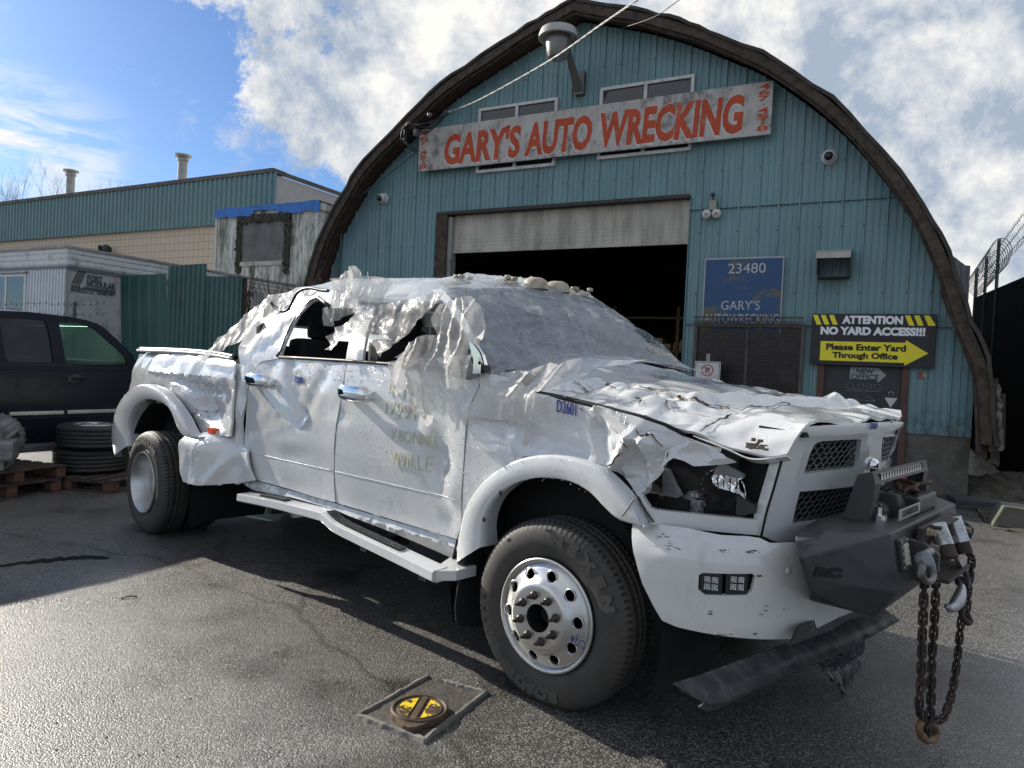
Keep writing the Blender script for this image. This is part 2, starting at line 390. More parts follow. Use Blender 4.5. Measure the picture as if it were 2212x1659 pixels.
def arch_z(x, pts=None):
    pts = pts or inn
    for i in range(len(pts)-1):
        a_, b_ = pts[i], pts[i+1]
        if min(a_.x, b_.x) <= x <= max(a_.x, b_.x) and abs(a_.x-b_.x) > 1e-6:
            return a_.z+(b_.z-a_.z)*(x-a_.x)/(b_.x-a_.x)
    return 0
WS = thing('workshop', 'arched teal metal-clad wrecking workshop with old timber barge boards and open roller door', 'workshop', ST, group=None)
# ribbed cladding, one mesh with real ribs and real openings
HOLES = [(-9.19, -4.12, -1, 4.53), (-2.03, -.80, -1, 2.12)]
xs = {}
x = -12.5
k = 0
P = .3048
prof = [(0, 0), (.008, .034), (.030, .034), (.038, 0), (.116, 0), (.121, .013), (.137, .013), (.142, 0), (.204, 0), (.209, .013), (.225, .013), (.230, 0)]
cols = []
n0 = int(-12.6/P)-1
for kk in range(n0, 2):
    for dx, dd in prof: cols.append((kk*P+dx, dd))
for h in HOLES:
    for e in h[:2]:
        for i in range(len(cols)-1):
            if cols[i][0] < e < cols[i+1][0]:
                t = (e-cols[i][0])/(cols[i+1][0]-cols[i][0]); cols.insert(i+1, (e, lerp(cols[i][1], cols[i+1][1], t))); break
cols = [c_ for c_ in cols if -12.5 < c_[0] <= .0]
cols.append((0.0, 0.0))
m = MB()
for (xa, da), (xb, db) in zip(cols, cols[1:]):
    if xb-xa < 1e-5: continue
    mid_ = (xa+xb)/2; zt0, zt1 = arch_z(xa), arch_z(xb); lo = .86 if mid_ > -4.12 else (.3 if mid_ < -9.2 else .86)
    lo = .86
    for h in HOLES:
        if h[0] < mid_ < h[1]: lo = max(lo, h[3])
    if min(zt0, zt1) > lo:
        m.add([(xa, -da, lo), (xb, -db, lo), (xb, -db, zt1), (xa, -da, zt0)], [(0, 1, 2, 3)])
m.build('siding', M_side, WS, fix=False)
# screws and the horizontal lap line
m = MB()
for kk in range(n0, 1):
    x = kk*P+.023
    for z in (1.0, 1.9, 2.9, 3.9, 4.9, 5.9, 6.9):
        if z < arch_z(x)-.1 and not any(h[0]-.02 < x < h[1]+.02 and z < h[3] for h in HOLES):
            m.box((x-.013, -.043, z-.009), (x+.005, -.033, z+.009))
m.build('screws', mat('screw_rust', (.06, .05, .04), .6), WS)
m = MB()
m.box((-11.9, -.0265, 4.93), (-4.2, -.002, 4.937)) if False else None
for a_, b_ in (((-4.12, -.036, 4.285), (-1.1, -.002, 4.291)), ((-4.1, -.036, 2.395), (-.28, -.002, 2.401))):
    m = MB(); m.box(a_, b_); m.build('lap_line', mat('lap_dark', (.06, .10, .11), .6), WS)
# foundation
for a_, b_ in (((-12.5, .02, 0), (-9.19, .3, .855)), ((-4.12, .02, 0), (-2.03, .3, .855)), ((-.80, .012, 0), (0.0, .3, .857))):
    m = MB(); m.box(a_, b_, .012); m.build('foundation', M_conc, WS)
m = MB(); m.box((-.80, .3, 0), (-.02, 14, .85)); m.box((-.12, .3, .85), (-.05, 14, 2.6)); m.build('side_wall', M_dark, WS)
m = MB(); m.box((-12.45, .3, 0), (-12.3, 14, 2.6)); m.box((-12.3, 13.9, 0), (-.8, 14, 7.4)); m.build('inner_wall', mat('inner_brown', (.085, .065, .045), .9, var=.6, scale=.8), WS)
# roof shell with overhang
m = MB(); ys = [-.5, 0.0, 4, 9, 14]; inr = inset(full, .09)
n = len(full); jit = [Vec((random.uniform(-.02, .02), 0, random.uniform(-.02, .03))) for _ in full]
for yi, y in enumerate(ys):
    for p, j in zip(full, jit): m.v.append(p+(j if yi == 0 else Vec())+Vec((0, y, 0)))
for yi in range(len(ys)-1):
    for i in range(n-1): m.f.append((yi*n+i, yi*n+i+1, (yi+1)*n+i+1, (yi+1)*n+i))
m.build('roof', M_roof, WS, solid=.05, fix=False, off=0)
m = MB()
for y0_, y1_, d0, d1 in ((-.47, -.43, .03, .17), (-.41, -.37, .05, .21), (-.30, -.25, .04, .15)):
    A_ = inset(full, d0); B_ = inset(full, d1); o = len(m.v)
    for p in A_: m.v += [p+Vec((0, y0_, 0)), p+Vec((0, y1_, 0))]
    for i, p in enumerate(B_):
        q = p+Vec((0, 0, .03*fbm((p.x*2, p.z*2, y0_)))); m.v += [q+Vec((0, y0_, 0)), q+Vec((0, y1_, 0))]
    for i in range(n-1):
        a_, b_ = o+2*i, o+2*n+2*i
        m.f += [(a_, a_+2, b_+2, b_), (a_+1, b_+1, b_+3, a_+3), (b_, b_+2, b_+3, b_+1), (a_, a_+1, a_+3, a_+2)]
m.build('barge_board', M_wood, WS)
# soffit boards between barge and cladding
m = MB(); S_ = inset(full, .10)
for p in S_: m.v += [p+Vec((0, -.36, 0)), p+Vec((0, .05, 0))]
for i in range(n-1): m.f.append((2*i, 2*i+2, 2*i+3, 2*i+1))
m.build('soffit', mat('soffit_board', (.075, .045, .032), .8, var=.35, scale=6, bump=.4, bscale=18, bdist=.015), WS, solid=.02, fix=False)
# rafter tails on the right leg, rotten lower end
m = MB()
def leg(x0, z0, x1, z1, y, wd, th):
    d = Vec((x1-x0, 0, z1-z0)).normalized(); nn = Vec((d.z, 0, -d.x))*wd
    p = [Vec((x0, y, z0))-nn, Vec((x0, y, z0))+nn, Vec((x1, y, z1))+nn, Vec((x1, y, z1))-nn]
    q = [v+Vec((0, th, 0)) for v in p]; m.hexa([p[0], p[1], p[2], p[3], q[0], q[1], q[2], q[3]])
for x0, z0, x1, z1, y, wd, th in [(-.45, 2.9, .0, 1.75, -.32, .05, .06), (.0, 1.75, .12, .62, -.32, .055, .06), (-.28, 2.6, .10, 1.5, -.2, .05, .05), (.09, 1.85, .22, .72, -.44, .045, .06), (.02, 1.4, .06, .70, -.42, .03, .04), (.2, 1.7, .27, .55, -.3, .05, .05), (.0, 1.3, .04, .8, -.48, .02, .03), (.30, 1.5, .33, .75, -.3, .04, .1)]:
    leg(x0, z0, x1, z1, y, wd, th)
m.build('rafter_tail', M_wood, WS)
m = MB(); pts = [Vec((.22+.05*fbm((i*.6, 1, 0))+.006*i, -.46, 1.62-i*.055)) for i in range(17)]
for i, p in enumerate(pts): m.v += [p+Vec((-.020-.02*abs(fbm((i*.8, 3, 1))), 0, 0)), p+Vec((.022+.03*fbm((i*.9, 5, 1)), -.02, 0))]
for i in range(16): m.f.append((2*i, 2*i+1, 2*i+3, 2*i+2))
m.build('torn_flashing', mat('torn_metal', (.15, .15, .14), .5, metal=.3, var=.4, scale=14, dirt=(.08, .07, .05), dscale=9), WS, solid=.003)
m = MB(); rr = random.Random(3)
for i in range(9):
    p = Vec((.1+rr.random()*.2, -.4, .62)); m.tube([p, p+Vec((rr.uniform(-.12, .08), 0, -.08)), p+Vec((rr.uniform(-.2, .1), rr.uniform(-.1, .1), -.16))], .006, 4)
m.build('root_scrap', mat('scrap_brown', (.12, .09, .06), .8), WS)
# door jambs, roller door, interior floor
m = MB(); m.box((-9.19, -.03, 0), (-8.93, .22, 4.53)); m.build('door_jamb', M_wood, WS)
m = MB(); m.box((-9.17, -.045, 4.50), (-4.14, .2, 4.56)); m.build('door_header', mat('header_dark', (.055, .05, .045), .8), WS)
m = MB(); m.box((-8.93, .02, 0), (-8.84, .20, 4.46)); m.build('door_track', mat('track_grey', (.30, .30, .28), .5, dirt=(.12, .1, .08)), WS)
m = MB()
nz = 10
for i in range(nz):
    z0, z1 = lerp(3.80, 4.50, i/nz), lerp(3.80, 4.50, (i+1)/nz)
    m.grid(lambda u, v: (lerp(-8.84, -4.15, u), .12-.004*sin(v*pi)+.02*sin(u*pi), lerp(z0, z1, v)), 16, 4)
m.box((-8.84, .09, 3.755), (-4.15, .15, 3.81)); rd = m.build('roller_door', M_doorp, WS, smooth='auto', solid=.02)
m = MB(); m.box((-9.0, .2, -.02), (-4.2, 13.9, .006)); m.build('inner_floor', mat('inner_slab', (.07, .065, .06), .7, var=.3), WS)
# right jamb return of the big door
m = MB(); m.box((-4.135, .0, 0), (-4.09, .3, 4.5)); m.build('door_jamb', mat('jamb_teal', (.12, .22, .25), .5), WS)
# dim shelving and clutter inside
sh = thing('parts_shelf', 'dim steel shelf of salvaged parts deep inside the dark workshop', 'shelf', ST, (-5.6, 5.0, 0))
m = MB()
for x in (-1.6, 0, 1.6): m.box((x-.04, 0, 0), (x+.04, .5, 3.2))
m.build('upright', mat('shelf_brown', (.25, .15, .08), .7), sh)
m = MB()
for z in (.5, 1.3, 2.1, 2.9): m.box((-1.7, 0, z), (1.7, .5, z+.05))
m.build('shelf', mat('shelf_board', (.22, .16, .10), .7), sh)
m = MB()
for i in range(26):
    x = rr.uniform(-1.5, 1.4); z = rr.choice((.55, 1.35, 2.15)); s = rr.uniform(.1, .28); m = MB(); m.box((x, .06, z), (x+s, .4, z+s*rr.uniform(.6, 1.6)), .02); m.build('salvage', mat('salvage', (.55, .42, .25), .6, var=.7, scale=2), sh)
# upper windows
def win(x0, x1, z0, z1):
    f = MB(); t = .055
    for (a0, a1) in ((x0, x0+t), (x1-t, x1), ((x0+x1)/2-t*.55, (x0+x1)/2+t*.55)): f.box((a0, -.07, z0+t), (a1, .0, z1-t))
    f.box((x0, -.07, z0), (x1, .0, z0+t)); f.box((x0, -.07, z1-t), (x1, .0, z1))
    wf = f.build('window', M_white, WS, bev=.006)
    p = MB(); p.box((x0+t, -.035, z0+t), (x1-t, -.028, z1-t)); p.build('pane', M_glass, wf)
win(-8.30, -6.63, 5.245, 6.485); win(-5.81, -4.15, 5.275, 6.53)
# guarded office window
gw = MB(); gw.box((-3.90, -.05, .95), (-2.25, .0, 2.36)); gf = gw.build('guarded_window', mat('window_dark', (.012, .013, .016), .25, spec=.5), WS)
m = MB(); m.box((-2.285, -.13, .95), (-2.235, .0, 2.36)); m.box((-3.92, -.13, .95), (-3.87, .0, 2.36)); m.box((-3.10, -.10, .95), (-3.06, .0, 2.36)); m.box((-3.93, -.13, 2.36), (-2.235, .0, 2.42))
m.build('frame', mat('frame_grey', (.20, .19, .18), .6, dirt=(.05, .04, .035)), gf)
m = MB()
x = -3.90
while x < -2.24: m.box((x-.003, -.147, .95), (x+.003, -.141, 2.47)); x += .036
z = .97
while z < 2.48: m.box((-3.92, -.152, z-.003), (-2.24, -.147, z+.003)); z += .036
# the bent top lip
for z, y in ((2.41, -.16), (2.44, -.17), (2.50, -.16), (2.52, -.15)): m.box((-3.93, y-.006, z-.006), (-2.24, y, z+.006))
m.build('wire_mesh', mat('mesh_rust', (.055, .042, .038), .7, var=.3), gf)
for a_, b_ in (((-2.56, -.054, 1.98), (-2.36, -.051, 2.20)), ((-2.58, -.054, 1.5), (-2.33, -.051, 1.72)), ((-2.52, -.054, 1.05), (-2.34, -.051, 1.28)), ((-3.75, -.054, 1.5), (-3.55, -.051, 1.95))):
    m = MB(); m.box(a_, b_); m.build('paper_notice', mat('dim_paper', (.075, .075, .085), .7), gf)
# office door
od = MB(); od.box((-1.93, .02, 0.02), (-.89, .07, 2.08)); dd = od.build('office_door', mat('office_door', (.032, .036, .042), .55, var=.25, scale=3, dirt=(.07, .06, .05)), WS)
m = MB(); m.box((-2.03, -.04, 0), (-1.93, .12, 2.12)); m.box((-.89, -.04, 0), (-.80, .12, 2.12)); m.box((-1.93, -.04, 2.08), (-.89, .12, 2.12))
m.build('frame', mat('door_frame_brown', (.11, .055, .04), .7, dirt=(.05, .03, .025)), dd)
m = MB(); m.lathe([(.0, 0), (.035, 0), (.035, .01), (.028, .012)], Matrix.Translation((-1.02, .02, 1.42)) @ Matrix.Rotation(pi/2, 4, 'X'), 20); m.lathe([(0, 0), (.012, 0), (.03, .03), (.03, .05), (0, .055)], Matrix.Translation((-.97, .02, 1.02)) @ Matrix.Rotation(pi/2, 4, 'X'), 16)
m.build('handle', M_galv, dd)
m = MB(); m.box((-1.93, .1, 0), (-.89, .12, 2.1)); m.build('door_back', M_dark, dd)
# chalk on the door
M_chalk = mat('chalk', (.30, .31, .30), .9, var=.3, scale=30)
text_mesh('CLOSED', .13, M_chalk, 'chalk_writing', dd, wallM(-1.39, .0145, 1.505), bold=-.004, xs=1.0)
m = MB(); m.box((-1.62, .014, 1.44), (-1.16, .019, 1.445)); m.box((-1.68, .014, 1.30), (-1.22, .019, 1.305))
for s in (-1, 1): m.tube([(-1.22, .017, 1.302), (-1.35, .017, 1.302+s*.07)], .003, 4)
m.build('chalk_line', M_chalk, dd)
m = MB(); m.prism([(-1.10, .018, 1.36), (-.93, .018, 1.36), (-1.015, .018, 1.215)], (0, -.003, 0)); m.build('triangle_sticker', mat('sticker_white', (.62, .60, .58), .6), dd)

# ---------------------------------------------------------------- signs on the workshop
def worn(name, col, under, amt=.55, sc=6, lo=.52, hi=.62, rough=.55):
    if name in MT: return MT[name]
    a = NT(name); c0 = rgb(col)
    c = a.mix(a.ramp(a.noise(3, 5), .3, .7), tuple(x*.85 for x in c0), tuple(min(1, x*1.12) for x in c0))
    c = a.mix(a.ramp(a.math('ADD', a.math('MULTIPLY', a.noise(sc, 10, .78, (1, 1, .6)), .7), a.math('MULTIPLY', a.noise(.8, 3), .3)), lo, hi), c, under)
    a.set(color=c, rough=rough, spec=.3); MT[name] = a.m; return a.m
SX0, SX1, SZ0, SZ1 = -9.59, -2.88, 5.36, 6.19
sg = thing('shop_sign', 'long weathered white board with red hand-painted wrecking shop name and phone numbers', 'sign', ST, (-6.23, -.16, 5.775))
m = MB(); m.box((SX0+6.23, -.02, SZ0-5.775), (-6.2+6.23, .02, SZ1-5.775)); m.box((-6.194+6.23, -.02, SZ0-5.775), (SX1+6.23, .02, SZ1-5.775))
m.build('board', worn('sign_white', (.50, .48, .45), (.17, .16, .145), sc=5, lo=.50, hi=.60), sg, bev=.004)
m = MB()
for x in (-3.2, -1.7, .9, 3.0):
    m.box((x, .02, -.3), (x+.06, .13, .3))
m.build('bracket', M_galv, sg)
M_red = worn('sign_red', (.50, .075, .028), (.45, .26, .18), sc=7, lo=.56, hi=.66)
M_red2 = worn('sign_red_thin', (.50, .13, .08), (.46, .40, .35), sc=12, lo=.50, hi=.60)
M_outl = worn('sign_outline', (.62, .62, .60), (.22, .21, .19), sc=9, lo=.50, hi=.60)
def sgM(x, z): return wallM(x, -.0205, z)
# condensed bold capitals: measured extents along the board
def fit_text(txt, x0, x1, z, h, mt, name, par, y=-.0205, bold=.012, shear=0.0, ext=.002, tilt=0.0, center=None):
    t = text_mesh(txt, h/.70, mt, name, par, Matrix(), extrude=ext, bold=bold*h/.70*1.0)
    xs_ = [v.co.x for v in t.data.vertices]; ys_ = [v.co.y for v in t.data.vertices]
    w_ = max(xs_)-min(xs_); cx = (max(xs_)+min(xs_))/2; cy = (max(ys_)+min(ys_))/2
    hh = max(ys_)-min(ys_); S_ = Matrix.Diagonal(((x1-x0)/w_, h/hh if center is None else 1, 1, 1)) @ Matrix.Translation((-cx, -cy, 0))
    SH = Matrix.Identity(4); SH[0][1] = shear
    t.data.transform(Matrix.Translation(((x0+x1)/2, y, z)) @ Matrix.Rotation(-tilt, 4, 'Y') @ Matrix.Rotation(pi/2, 4, 'X') @ SH @ S_); return t
for (wd, a0, a1) in (("GARY'S", -2.74, -1.06), ('AUTO', -.95, .35), ('WRECKING', .48, 2.92)):
    n_ = len(wd)
    fit_text(wd, a0-.02, a1-.0, -.055, .67, M_outl, 'letter_outline', sg, y=-.0215, bold=.066, shear=.06)
    fit_text(wd, a0, a1, -.04, .62, M_red, 'lettering', sg, y=-.0245, bold=.042, shear=.06)
for x in (-3.24, 3.22):
    for i, ch in enumerate('467·4518'):
        z = .33-i*.093 if x < 0 else .34-i*.093
        fit_text(ch, x-(.085 if ch not in '1·' else .014), x+(.085 if ch not in '1·' else .014), z, .084 if ch != '·' else .02, M_red, 'phone_digit', sg, y=-.0215, bold=.015)
# blue hand painted sign
u0, u1 = -3.82, -2.59
bs = thing('painted_sign', "faded blue hand-painted street number sign above the meshed window", 'sign', ST, (-3.2, -.05, 2.9))
m = MB(); m.box((-.62, -.012, -.62), (.61, .015, .575))
a = NT('blue_paint'); c = a.mix(a.ramp(a.noise(1.3, 6, .6, (1, 1, 1.2), off=(.4, 0, .2)), .53, .60), (.032, .085, .20), (.13, .13, .085))
c = a.mix(a.ramp(a.noise(7, 9, .7), .58, .72), c, (.06, .09, .13)); a.set(color=c, rough=.6); m.build('board', a.m, bs)
m = MB(); m.box((-.62, -.016, .55), (.61, -.0125, .575)); m.box((-.62, -.016, -.62), (-.60, -.0125, .55)); m.box((.59, -.016, -.62), (.61, -.0125, .55)); m.build('border', mat('sign_border', (.40, .42, .42), .6), bs)
M_hand = mat('hand_white', (.52, .52, .50), .7, var=.25, scale=25)
fit_text('23480', -.24, .34, .40, .16, M_hand, 'lettering', bs, y=-.014, bold=.0, tilt=-.0)
fit_text('V⸍s' if False else "¼s", -.06, .06, .10, .07, mat('hand_dim', (.22, .24, .2), .8), 'small_mark', bs, y=-.0135, bold=-.01)
fit_text("GARY'S", -.32, .28, -.19, .15, M_hand, 'lettering', bs, y=-.014, bold=-.002)
fit_text('AUTOWRECKING', -.585, .575, -.405, .15, M_hand, 'lettering', bs, y=-.014, bold=-.002)
# attention sign
cx, cz = -1.32, 2.195
at = thing('attention_sign', 'black and yellow no yard access notice board above the office door', 'sign', ST, (cx, -.09, cz))
W2, H2 = .82, .385
m = MB(); m.box((-W2, -.012, -H2), (W2, .02, H2)); m.build('board', mat('sign_black', (.012, .013, .018), .45, var=.1), at, bev=.003)
M_yel = mat('sign_yellow', (.88, .76, .03), .5, var=.05); M_sw = mat('sign_letter', (.85, .86, .88), .5, var=.04); M_sb = mat('sign_ink', (.012, .012, .012), .5)
m = MB()
def stripe(x, z0, z1, wd, sl_): m.prism([(x, -.0125, z1), (x+wd, -.0125, z1), (x+wd+sl_, -.0125, z0), (x+sl_, -.0125, z0)], (0, -.002, 0))
for x in (-.81, -.70, -.585): stripe(x, .22, .365, .068, .06)
for x in (.42, .535): stripe(x, .22, .365, .068, .06)
m.prism([(.66, -.0125, .365), (.728, -.0125, .365), (.805, -.0125, .24), (.805, -.0125, .22), (.72, -.0125, .22)], (0, -.002, 0)); m.build('hazard_stripe', M_yel, at)
m = MB(); m.prism([(-.68, -.0125, -.03), (.45, -.0125, -.03), (.45, -.0125, .01), (.74, -.0125, -.175), (.45, -.0125, -.36), (.45, -.0125, -.32), (-.68, -.0125, -.32)], (0, -.002, 0)); m.build('arrow', M_yel, at)
fit_text('ATTENTION', -.40, .40, .295, .125, M_sw, 'lettering', at, y=-.0135, bold=.058)
fit_text('NO YARD ACCESS!!!', -.69, .69, .13, .125, M_sw, 'lettering', at, y=-.0135, bold=.058)
fit_text('Please Enter Yard', -.60, .46, -.112, .098, M_sb, 'lettering', at, y=-.0158, bold=.045)
fit_text('Through Office', -.51, .36, -.245, .118, M_sb, 'lettering', at, y=-.0158, bold=.045)
# new office placard
no = thing('office_placard', 'small torn paper arrow reading new office taped on the dark door', 'notice', ST, (-1.36, .012, 1.69))
m = MB(); m.prism([(-.22, 0, .10), (.16, 0, .10), (.20, 0, .06), (.27, 0, .0), (.16, 0, -.12), (.14, 0, -.07), (-.22, 0, -.08)], (0, .003, 0)); m.build('paper', mat('placard_paper', (.36, .38, .37), .8, var=.2, scale=9), no)
M_gink = mat('placard_ink', (.05, .075, .07), .7)
fit_text('NEW', -.13, .10, .045, .075, M_gink, 'lettering', no, y=-.0015, bold=.03, ext=.001); fit_text('OFFICE', -.205, .17, -.04, .08, M_gink, 'lettering', no, y=-.0015, bold=.03, ext=.001)
# card sticker
cs = thing('card_sticker', 'tiny red and orange payment card sticker beside the office door frame', 'sticker', ST, (-.63, -.026, 1.715))
m = MB(); m.box((-.07, -.002, -.045), (.07, .0, .045)); m.build('base', mat('card_blue', (.16, .12, .22), .5), cs)
for sx, cc in ((-.025, (.45, .07, .04)), (.025, (.55, .28, .05))):
    m = MB(); m.lathe([(0, 0), (.032, 0), (.032, .001)], Matrix.Translation((sx, -.002-.0005*(sx > 0), 0)) @ Matrix.Rotation(pi/2, 4, 'X'), 20); m.build('disc', mat('card_%d' % (sx > 0), cc, .5), cs)
# no parking plate (rests against the wall inside view above the bonnet)
q = ST.y('Q', 262, 500, -.5); q2 = ST.y('Q', 494, 610, -.5)
npk = thing('parking_sign', 'small white no parking plate on a post in front of the meshed window', 'sign', ST, ((q.x+q2.x)/2, -.5, q.z-.16))
hw = (q2.x-q.x)/2
m = MB(); m.box((-hw, -.003, -.22), (hw, .003, .16), 0); m.build('plate', mat('plate_white', (.62, .63, .63), .45, dirt=(.35, .34, .32)), npk, bev=.002)
m = MB(); t = .008
m.box((-hw+.012, -.0045, .14), (hw-.012, -.0032, .148)); m.box((-hw+.012, -.0045, -.2), (-hw+.02, -.0032, .14)); m.box((hw-.02, -.0045, -.2), (hw-.012, -.0032, .14)); m.build('border', M_sb, npk)
m = MB(); R4 = Matrix.Translation((0, -.0035, .02)) @ Matrix.Rotation(pi/2, 4, 'X'); m.lathe([(.075, 0), (.098, 0), (.098, .0015), (.075, .0015), (.075, 0)], R4, 32); m.prism([(-.065, -.0062, .075), (-.052, -.0062, .088), (.065, -.0062, -.038), (.052, -.0062, -.05)], (0, -.001, 0))
m.build('ring', mat('faded_red', (.50, .16, .15), .6), npk)
fit_text('P', -.028, .035, .02, .09, M_sb, 'lettering', npk, y=-.0045, bold=.03, ext=.001)
m = MB(); m.box((-.03, .004, -q.z+.165), (.03, .03, .28)); m.build('post', M_galv, npk)

# ---------------------------------------------------------------- fittings on the front
def disc(m, c, n_, prof, seg=24):
    q_ = Vec(n_).to_track_quat('Z', 'Y').to_matrix().to_4x4(); m.lathe(prof, Matrix.Translation(c) @ q_, seg); return m
yl = thing('yard_lamp', 'old grey barn lamp on a bent steel arm under the roof peak', 'lamp', ST, (-6.25, -.03, 6.5))
# lamp head placed on the sight of its lens, 1.0 m out
p1 = ST.y('E', 1093, 290, -.95)-Vec((-6.25, -.03, 6.5)); p0 = ST.y('E', 1195, 415, -.05)-Vec((-6.25, -.03, 6.5))
m = MB(); tpz = p1+Vec((0, 0, .62))
m.lathe([(0, .14), (.05, .14), (.06, .10), (.07, .05), (.30, .02), (.33, -.06), (.34, -.12), (.31, -.13), (.28, -.08), (0, -.07)], Matrix.Translation(p1+Vec((0, 0, .52))), 28)
m.build('lamp_hood', mat('lamp_grey', (.42, .42, .40), .45, dirt=(.15, .14, .12)), yl, smooth='auto')
m = MB(); m.lathe([(.20, .0), (.21, -.10), (.185, -.28), (.16, -.36), (.15, -.37)], Matrix.Translation(p1+Vec((0, 0, .45))), 28); m.build('lamp_shade', mat('lamp_body', (.22, .215, .20), .4, metal=.3), yl, smooth='auto', solid=.006)
m = MB(); m.lathe([(0, 0), (.155, 0), (.16, .02)], Matrix.Translation(p1+Vec((0, 0, .085))), 24); m.lathe([(0, -.01), (.06, -.01), (.07, 0)], Matrix.Translation(p1+Vec((0, 0, .085))), 24); m.build('lens', mat('lamp_lens', (.30, .31, .30), .15), yl, smooth='auto')
m = MB(); h1 = p1+Vec((0.05, .22, .42)); dv = (p0-h1)
for s_ in (0,):
    a_ = h1; b_ = p0; wv = Vec((.045, 0, 0)); tv = Vec((0, -.03, -.05))
    m.hexa([a_-wv, a_+wv, a_+wv+tv, a_-wv+tv, b_-wv*1.6, b_+wv*1.6, b_+wv*1.6+tv*1.5, b_-wv*1.6+tv*1.5])
m.box(p0+Vec((-.09, -.06, -.10)), p0+Vec((.10, .04, .32))); m.build('arm', mat('lamp_arm', (.20, .20, .19), .5, metal=.4, dirt=(.09, .08, .07)), yl, bev=.01)
m = MB(); m.tube([p0+Vec((-.05, -.05, -.1)), p0+Vec((-.03, -.06, -.18)), p0+Vec((.05, -.03, -.24))], .012, 6); m.build('conduit', M_galv, yl)
def dome_cam(k, x, y, lab):
    p = ST.y(k, x, y, -.09); t = thing('security_camera', lab, 'camera', ST, (p.x, 0, p.z), group='dome cameras on the workshop front')
    m = MB(); disc(m, (0, -.005, 0), (0, -1, 0), [(0, 0), (.115, 0), (.115, .05), (.10, .07), (0, .07)]); m.build('mount', mat('camera_white', (.66, .66, .64), .4), t, smooth='auto')
    m = MB(); m.lathe([(0, .10), (.06, .095), (.088, .06), (.092, .02), (.088, -.03), (.07, -.05)], Matrix.Translation((0, -.10, 0)) @ Matrix.Rotation(radians(115), 4, 'X'), 24); m.build('housing', MT['camera_white'], t, smooth='auto')
    m = MB(); m.lathe([(0, .10), (.03, .097), (.055, .08), (.07, .05), (.07, .02)], Matrix.Translation((0, -.125, -.012)) @ Matrix.Rotation(radians(100), 4, 'X'), 20); m.build('lens', mat('camera_lens', (.01, .01, .012), .08), t, smooth='auto')
dome_cam('F', 0, 0, '') if False else None
dome_cam('V', 1791, 337, 'white dome camera high on the right side of the teal wall'); dome_cam('V', 826, 428, 'white dome camera near the left eave of the teal wall')
p = ST.y('F', 378, 105, -.06)
al = thing('emergency_light', 'small twin-head emergency light unit on the wall right of the roller door', 'light fitting', ST, (p.x, -.03, p.z))
m = MB(); m.box((-.055, -.09, -.06), (.065, 0, .10), .01); m.build('housing', mat('box_cream', (.30, .31, .24), .6), al)
m = MB(); m.tube([(0, -.04, .10), (-.01, -.04, .17)], .012, 6); m.lathe([(0, 0), (.03, .005), (.03, .05), (0, .055)], Matrix.Translation((-.01, -.04, .17)), 12); m.build('photocell', M_black, al)
for sx in (-.085, .075):
    m = MB(); disc(m, (sx, -.07, -.12), (0, -1, -.15), [(0, .05), (.02, .06), (.045, .05), (.072, .03), (.075, 0), (.05, -.05), (0, -.06)]); hd = m.build('lamp_head', mat('head_white', (.58, .58, .55), .4), al, smooth='auto')
    m = MB(); disc(m, (sx, -.125, -.128), (0, -1, -.15), [(0, .012), (.015, .008), (.017, 0)], 14); m.build('bulb', mat('bulb_grey', (.12, .12, .12), .2), hd)
p = ST.y('F', 1005, 400, -.2); q = ST.y('F', 1095, 340, -.2); 
vh = thing('vent_hood', 'rusty metal exhaust vent hood on the teal wall above the notice board', 'vent', ST, (p.x, 0, p.z))
m = MB(); W_ = .225
for pr in ([(-.0, -.02, -.20), (-.0, -.30, -.12), (0, -.34, .10), (0, -.12, .22), (0, -.0, .22)],):
    for sx in (-W_, W_-.012): m.prism([Vec((sx, a_[1], a_[2])) for a_ in pr], (.012, 0, 0))
m.box((-W_+.012, -.30, -.21), (W_-.012, -.02, -.19)); m.build('casing', mat('vent_dark', (.05, .047, .045), .6, metal=.3, dirt=(.1, .07, .05)), vh)
m = MB(); m.grid(lambda u, v: (lerp(-W_-.01, W_+.01, u), -lerp(.02, .37, v)**1.0, .235-.10*v**2.2), 4, 10); m.box((-W_-.01, -.372, .06), (W_+.01, -.345, .15), .008); m.build('hood_top', mat('vent_top', (.45, .44, .40), .5, metal=.2, dirt=(.15, .12, .09), dscale=8), vh, solid=.012)
m = MB()
for i in range(15): m.box((-W_+.014+i*.036, -.335, -.12), (-W_+.018+i*.036, -.325, .12))
for i in range(7): m.box((-W_+.014, -.337, -.12+i*.036), (W_-.014, -.33, -.116+i*.036))
m.build('grille', M_black, vh)
# service cables
def cable(name, lab, pts, r, m_, cat='cable', seg=6, n=10, parent=None):
    c_ = crv(pts, n); t = MB().tube(c_, r, seg); o = t.build(name, m_, parent, smooth=True); return tag(o, lab, cat)
def wy(k, x, y, yl): q_ = ST.y(k, x, y, yl); return ST.wld(*q_)
A0 = wy('E', 590, 517, -.55); A1 = wy('E', 730, 462, -.8); A2 = wy('E', 1040, 290, -1.8); A3 = wy('E', 1300, 110, -3.2); A4 = wy('E', 1460, 0, -4.6)
A5 = A4+(A4-A3)*2.2
base = crv([A0, A1, A2, A3, A4, A5], 14)
m = MB()
for ph in (0, 2.1, 4.2):
    m.tube([p+Vec((.008*cos(i*1.3+ph), 0, .010*sin(i*1.3+ph))) for i, p in enumerate(base)], .0065, 5)
tag(m.build('service_cable', mat('cable_grey', (.38, .37, .35), .5, var=.3), smooth=True), 'twisted grey service cable running up from the left eave of the workshop', 'cable')
B0 = wy('E', 1390, 130, -.5); B1 = wy('E', 1540, 78, -1.5); B2 = wy('E', 1655, 0, -2.6)
cable('phone_cable', 'thin dark cable rising past the roof peak on the right', [B0, B1, B2, B2+(B2-B1)*2], .007, M_black)
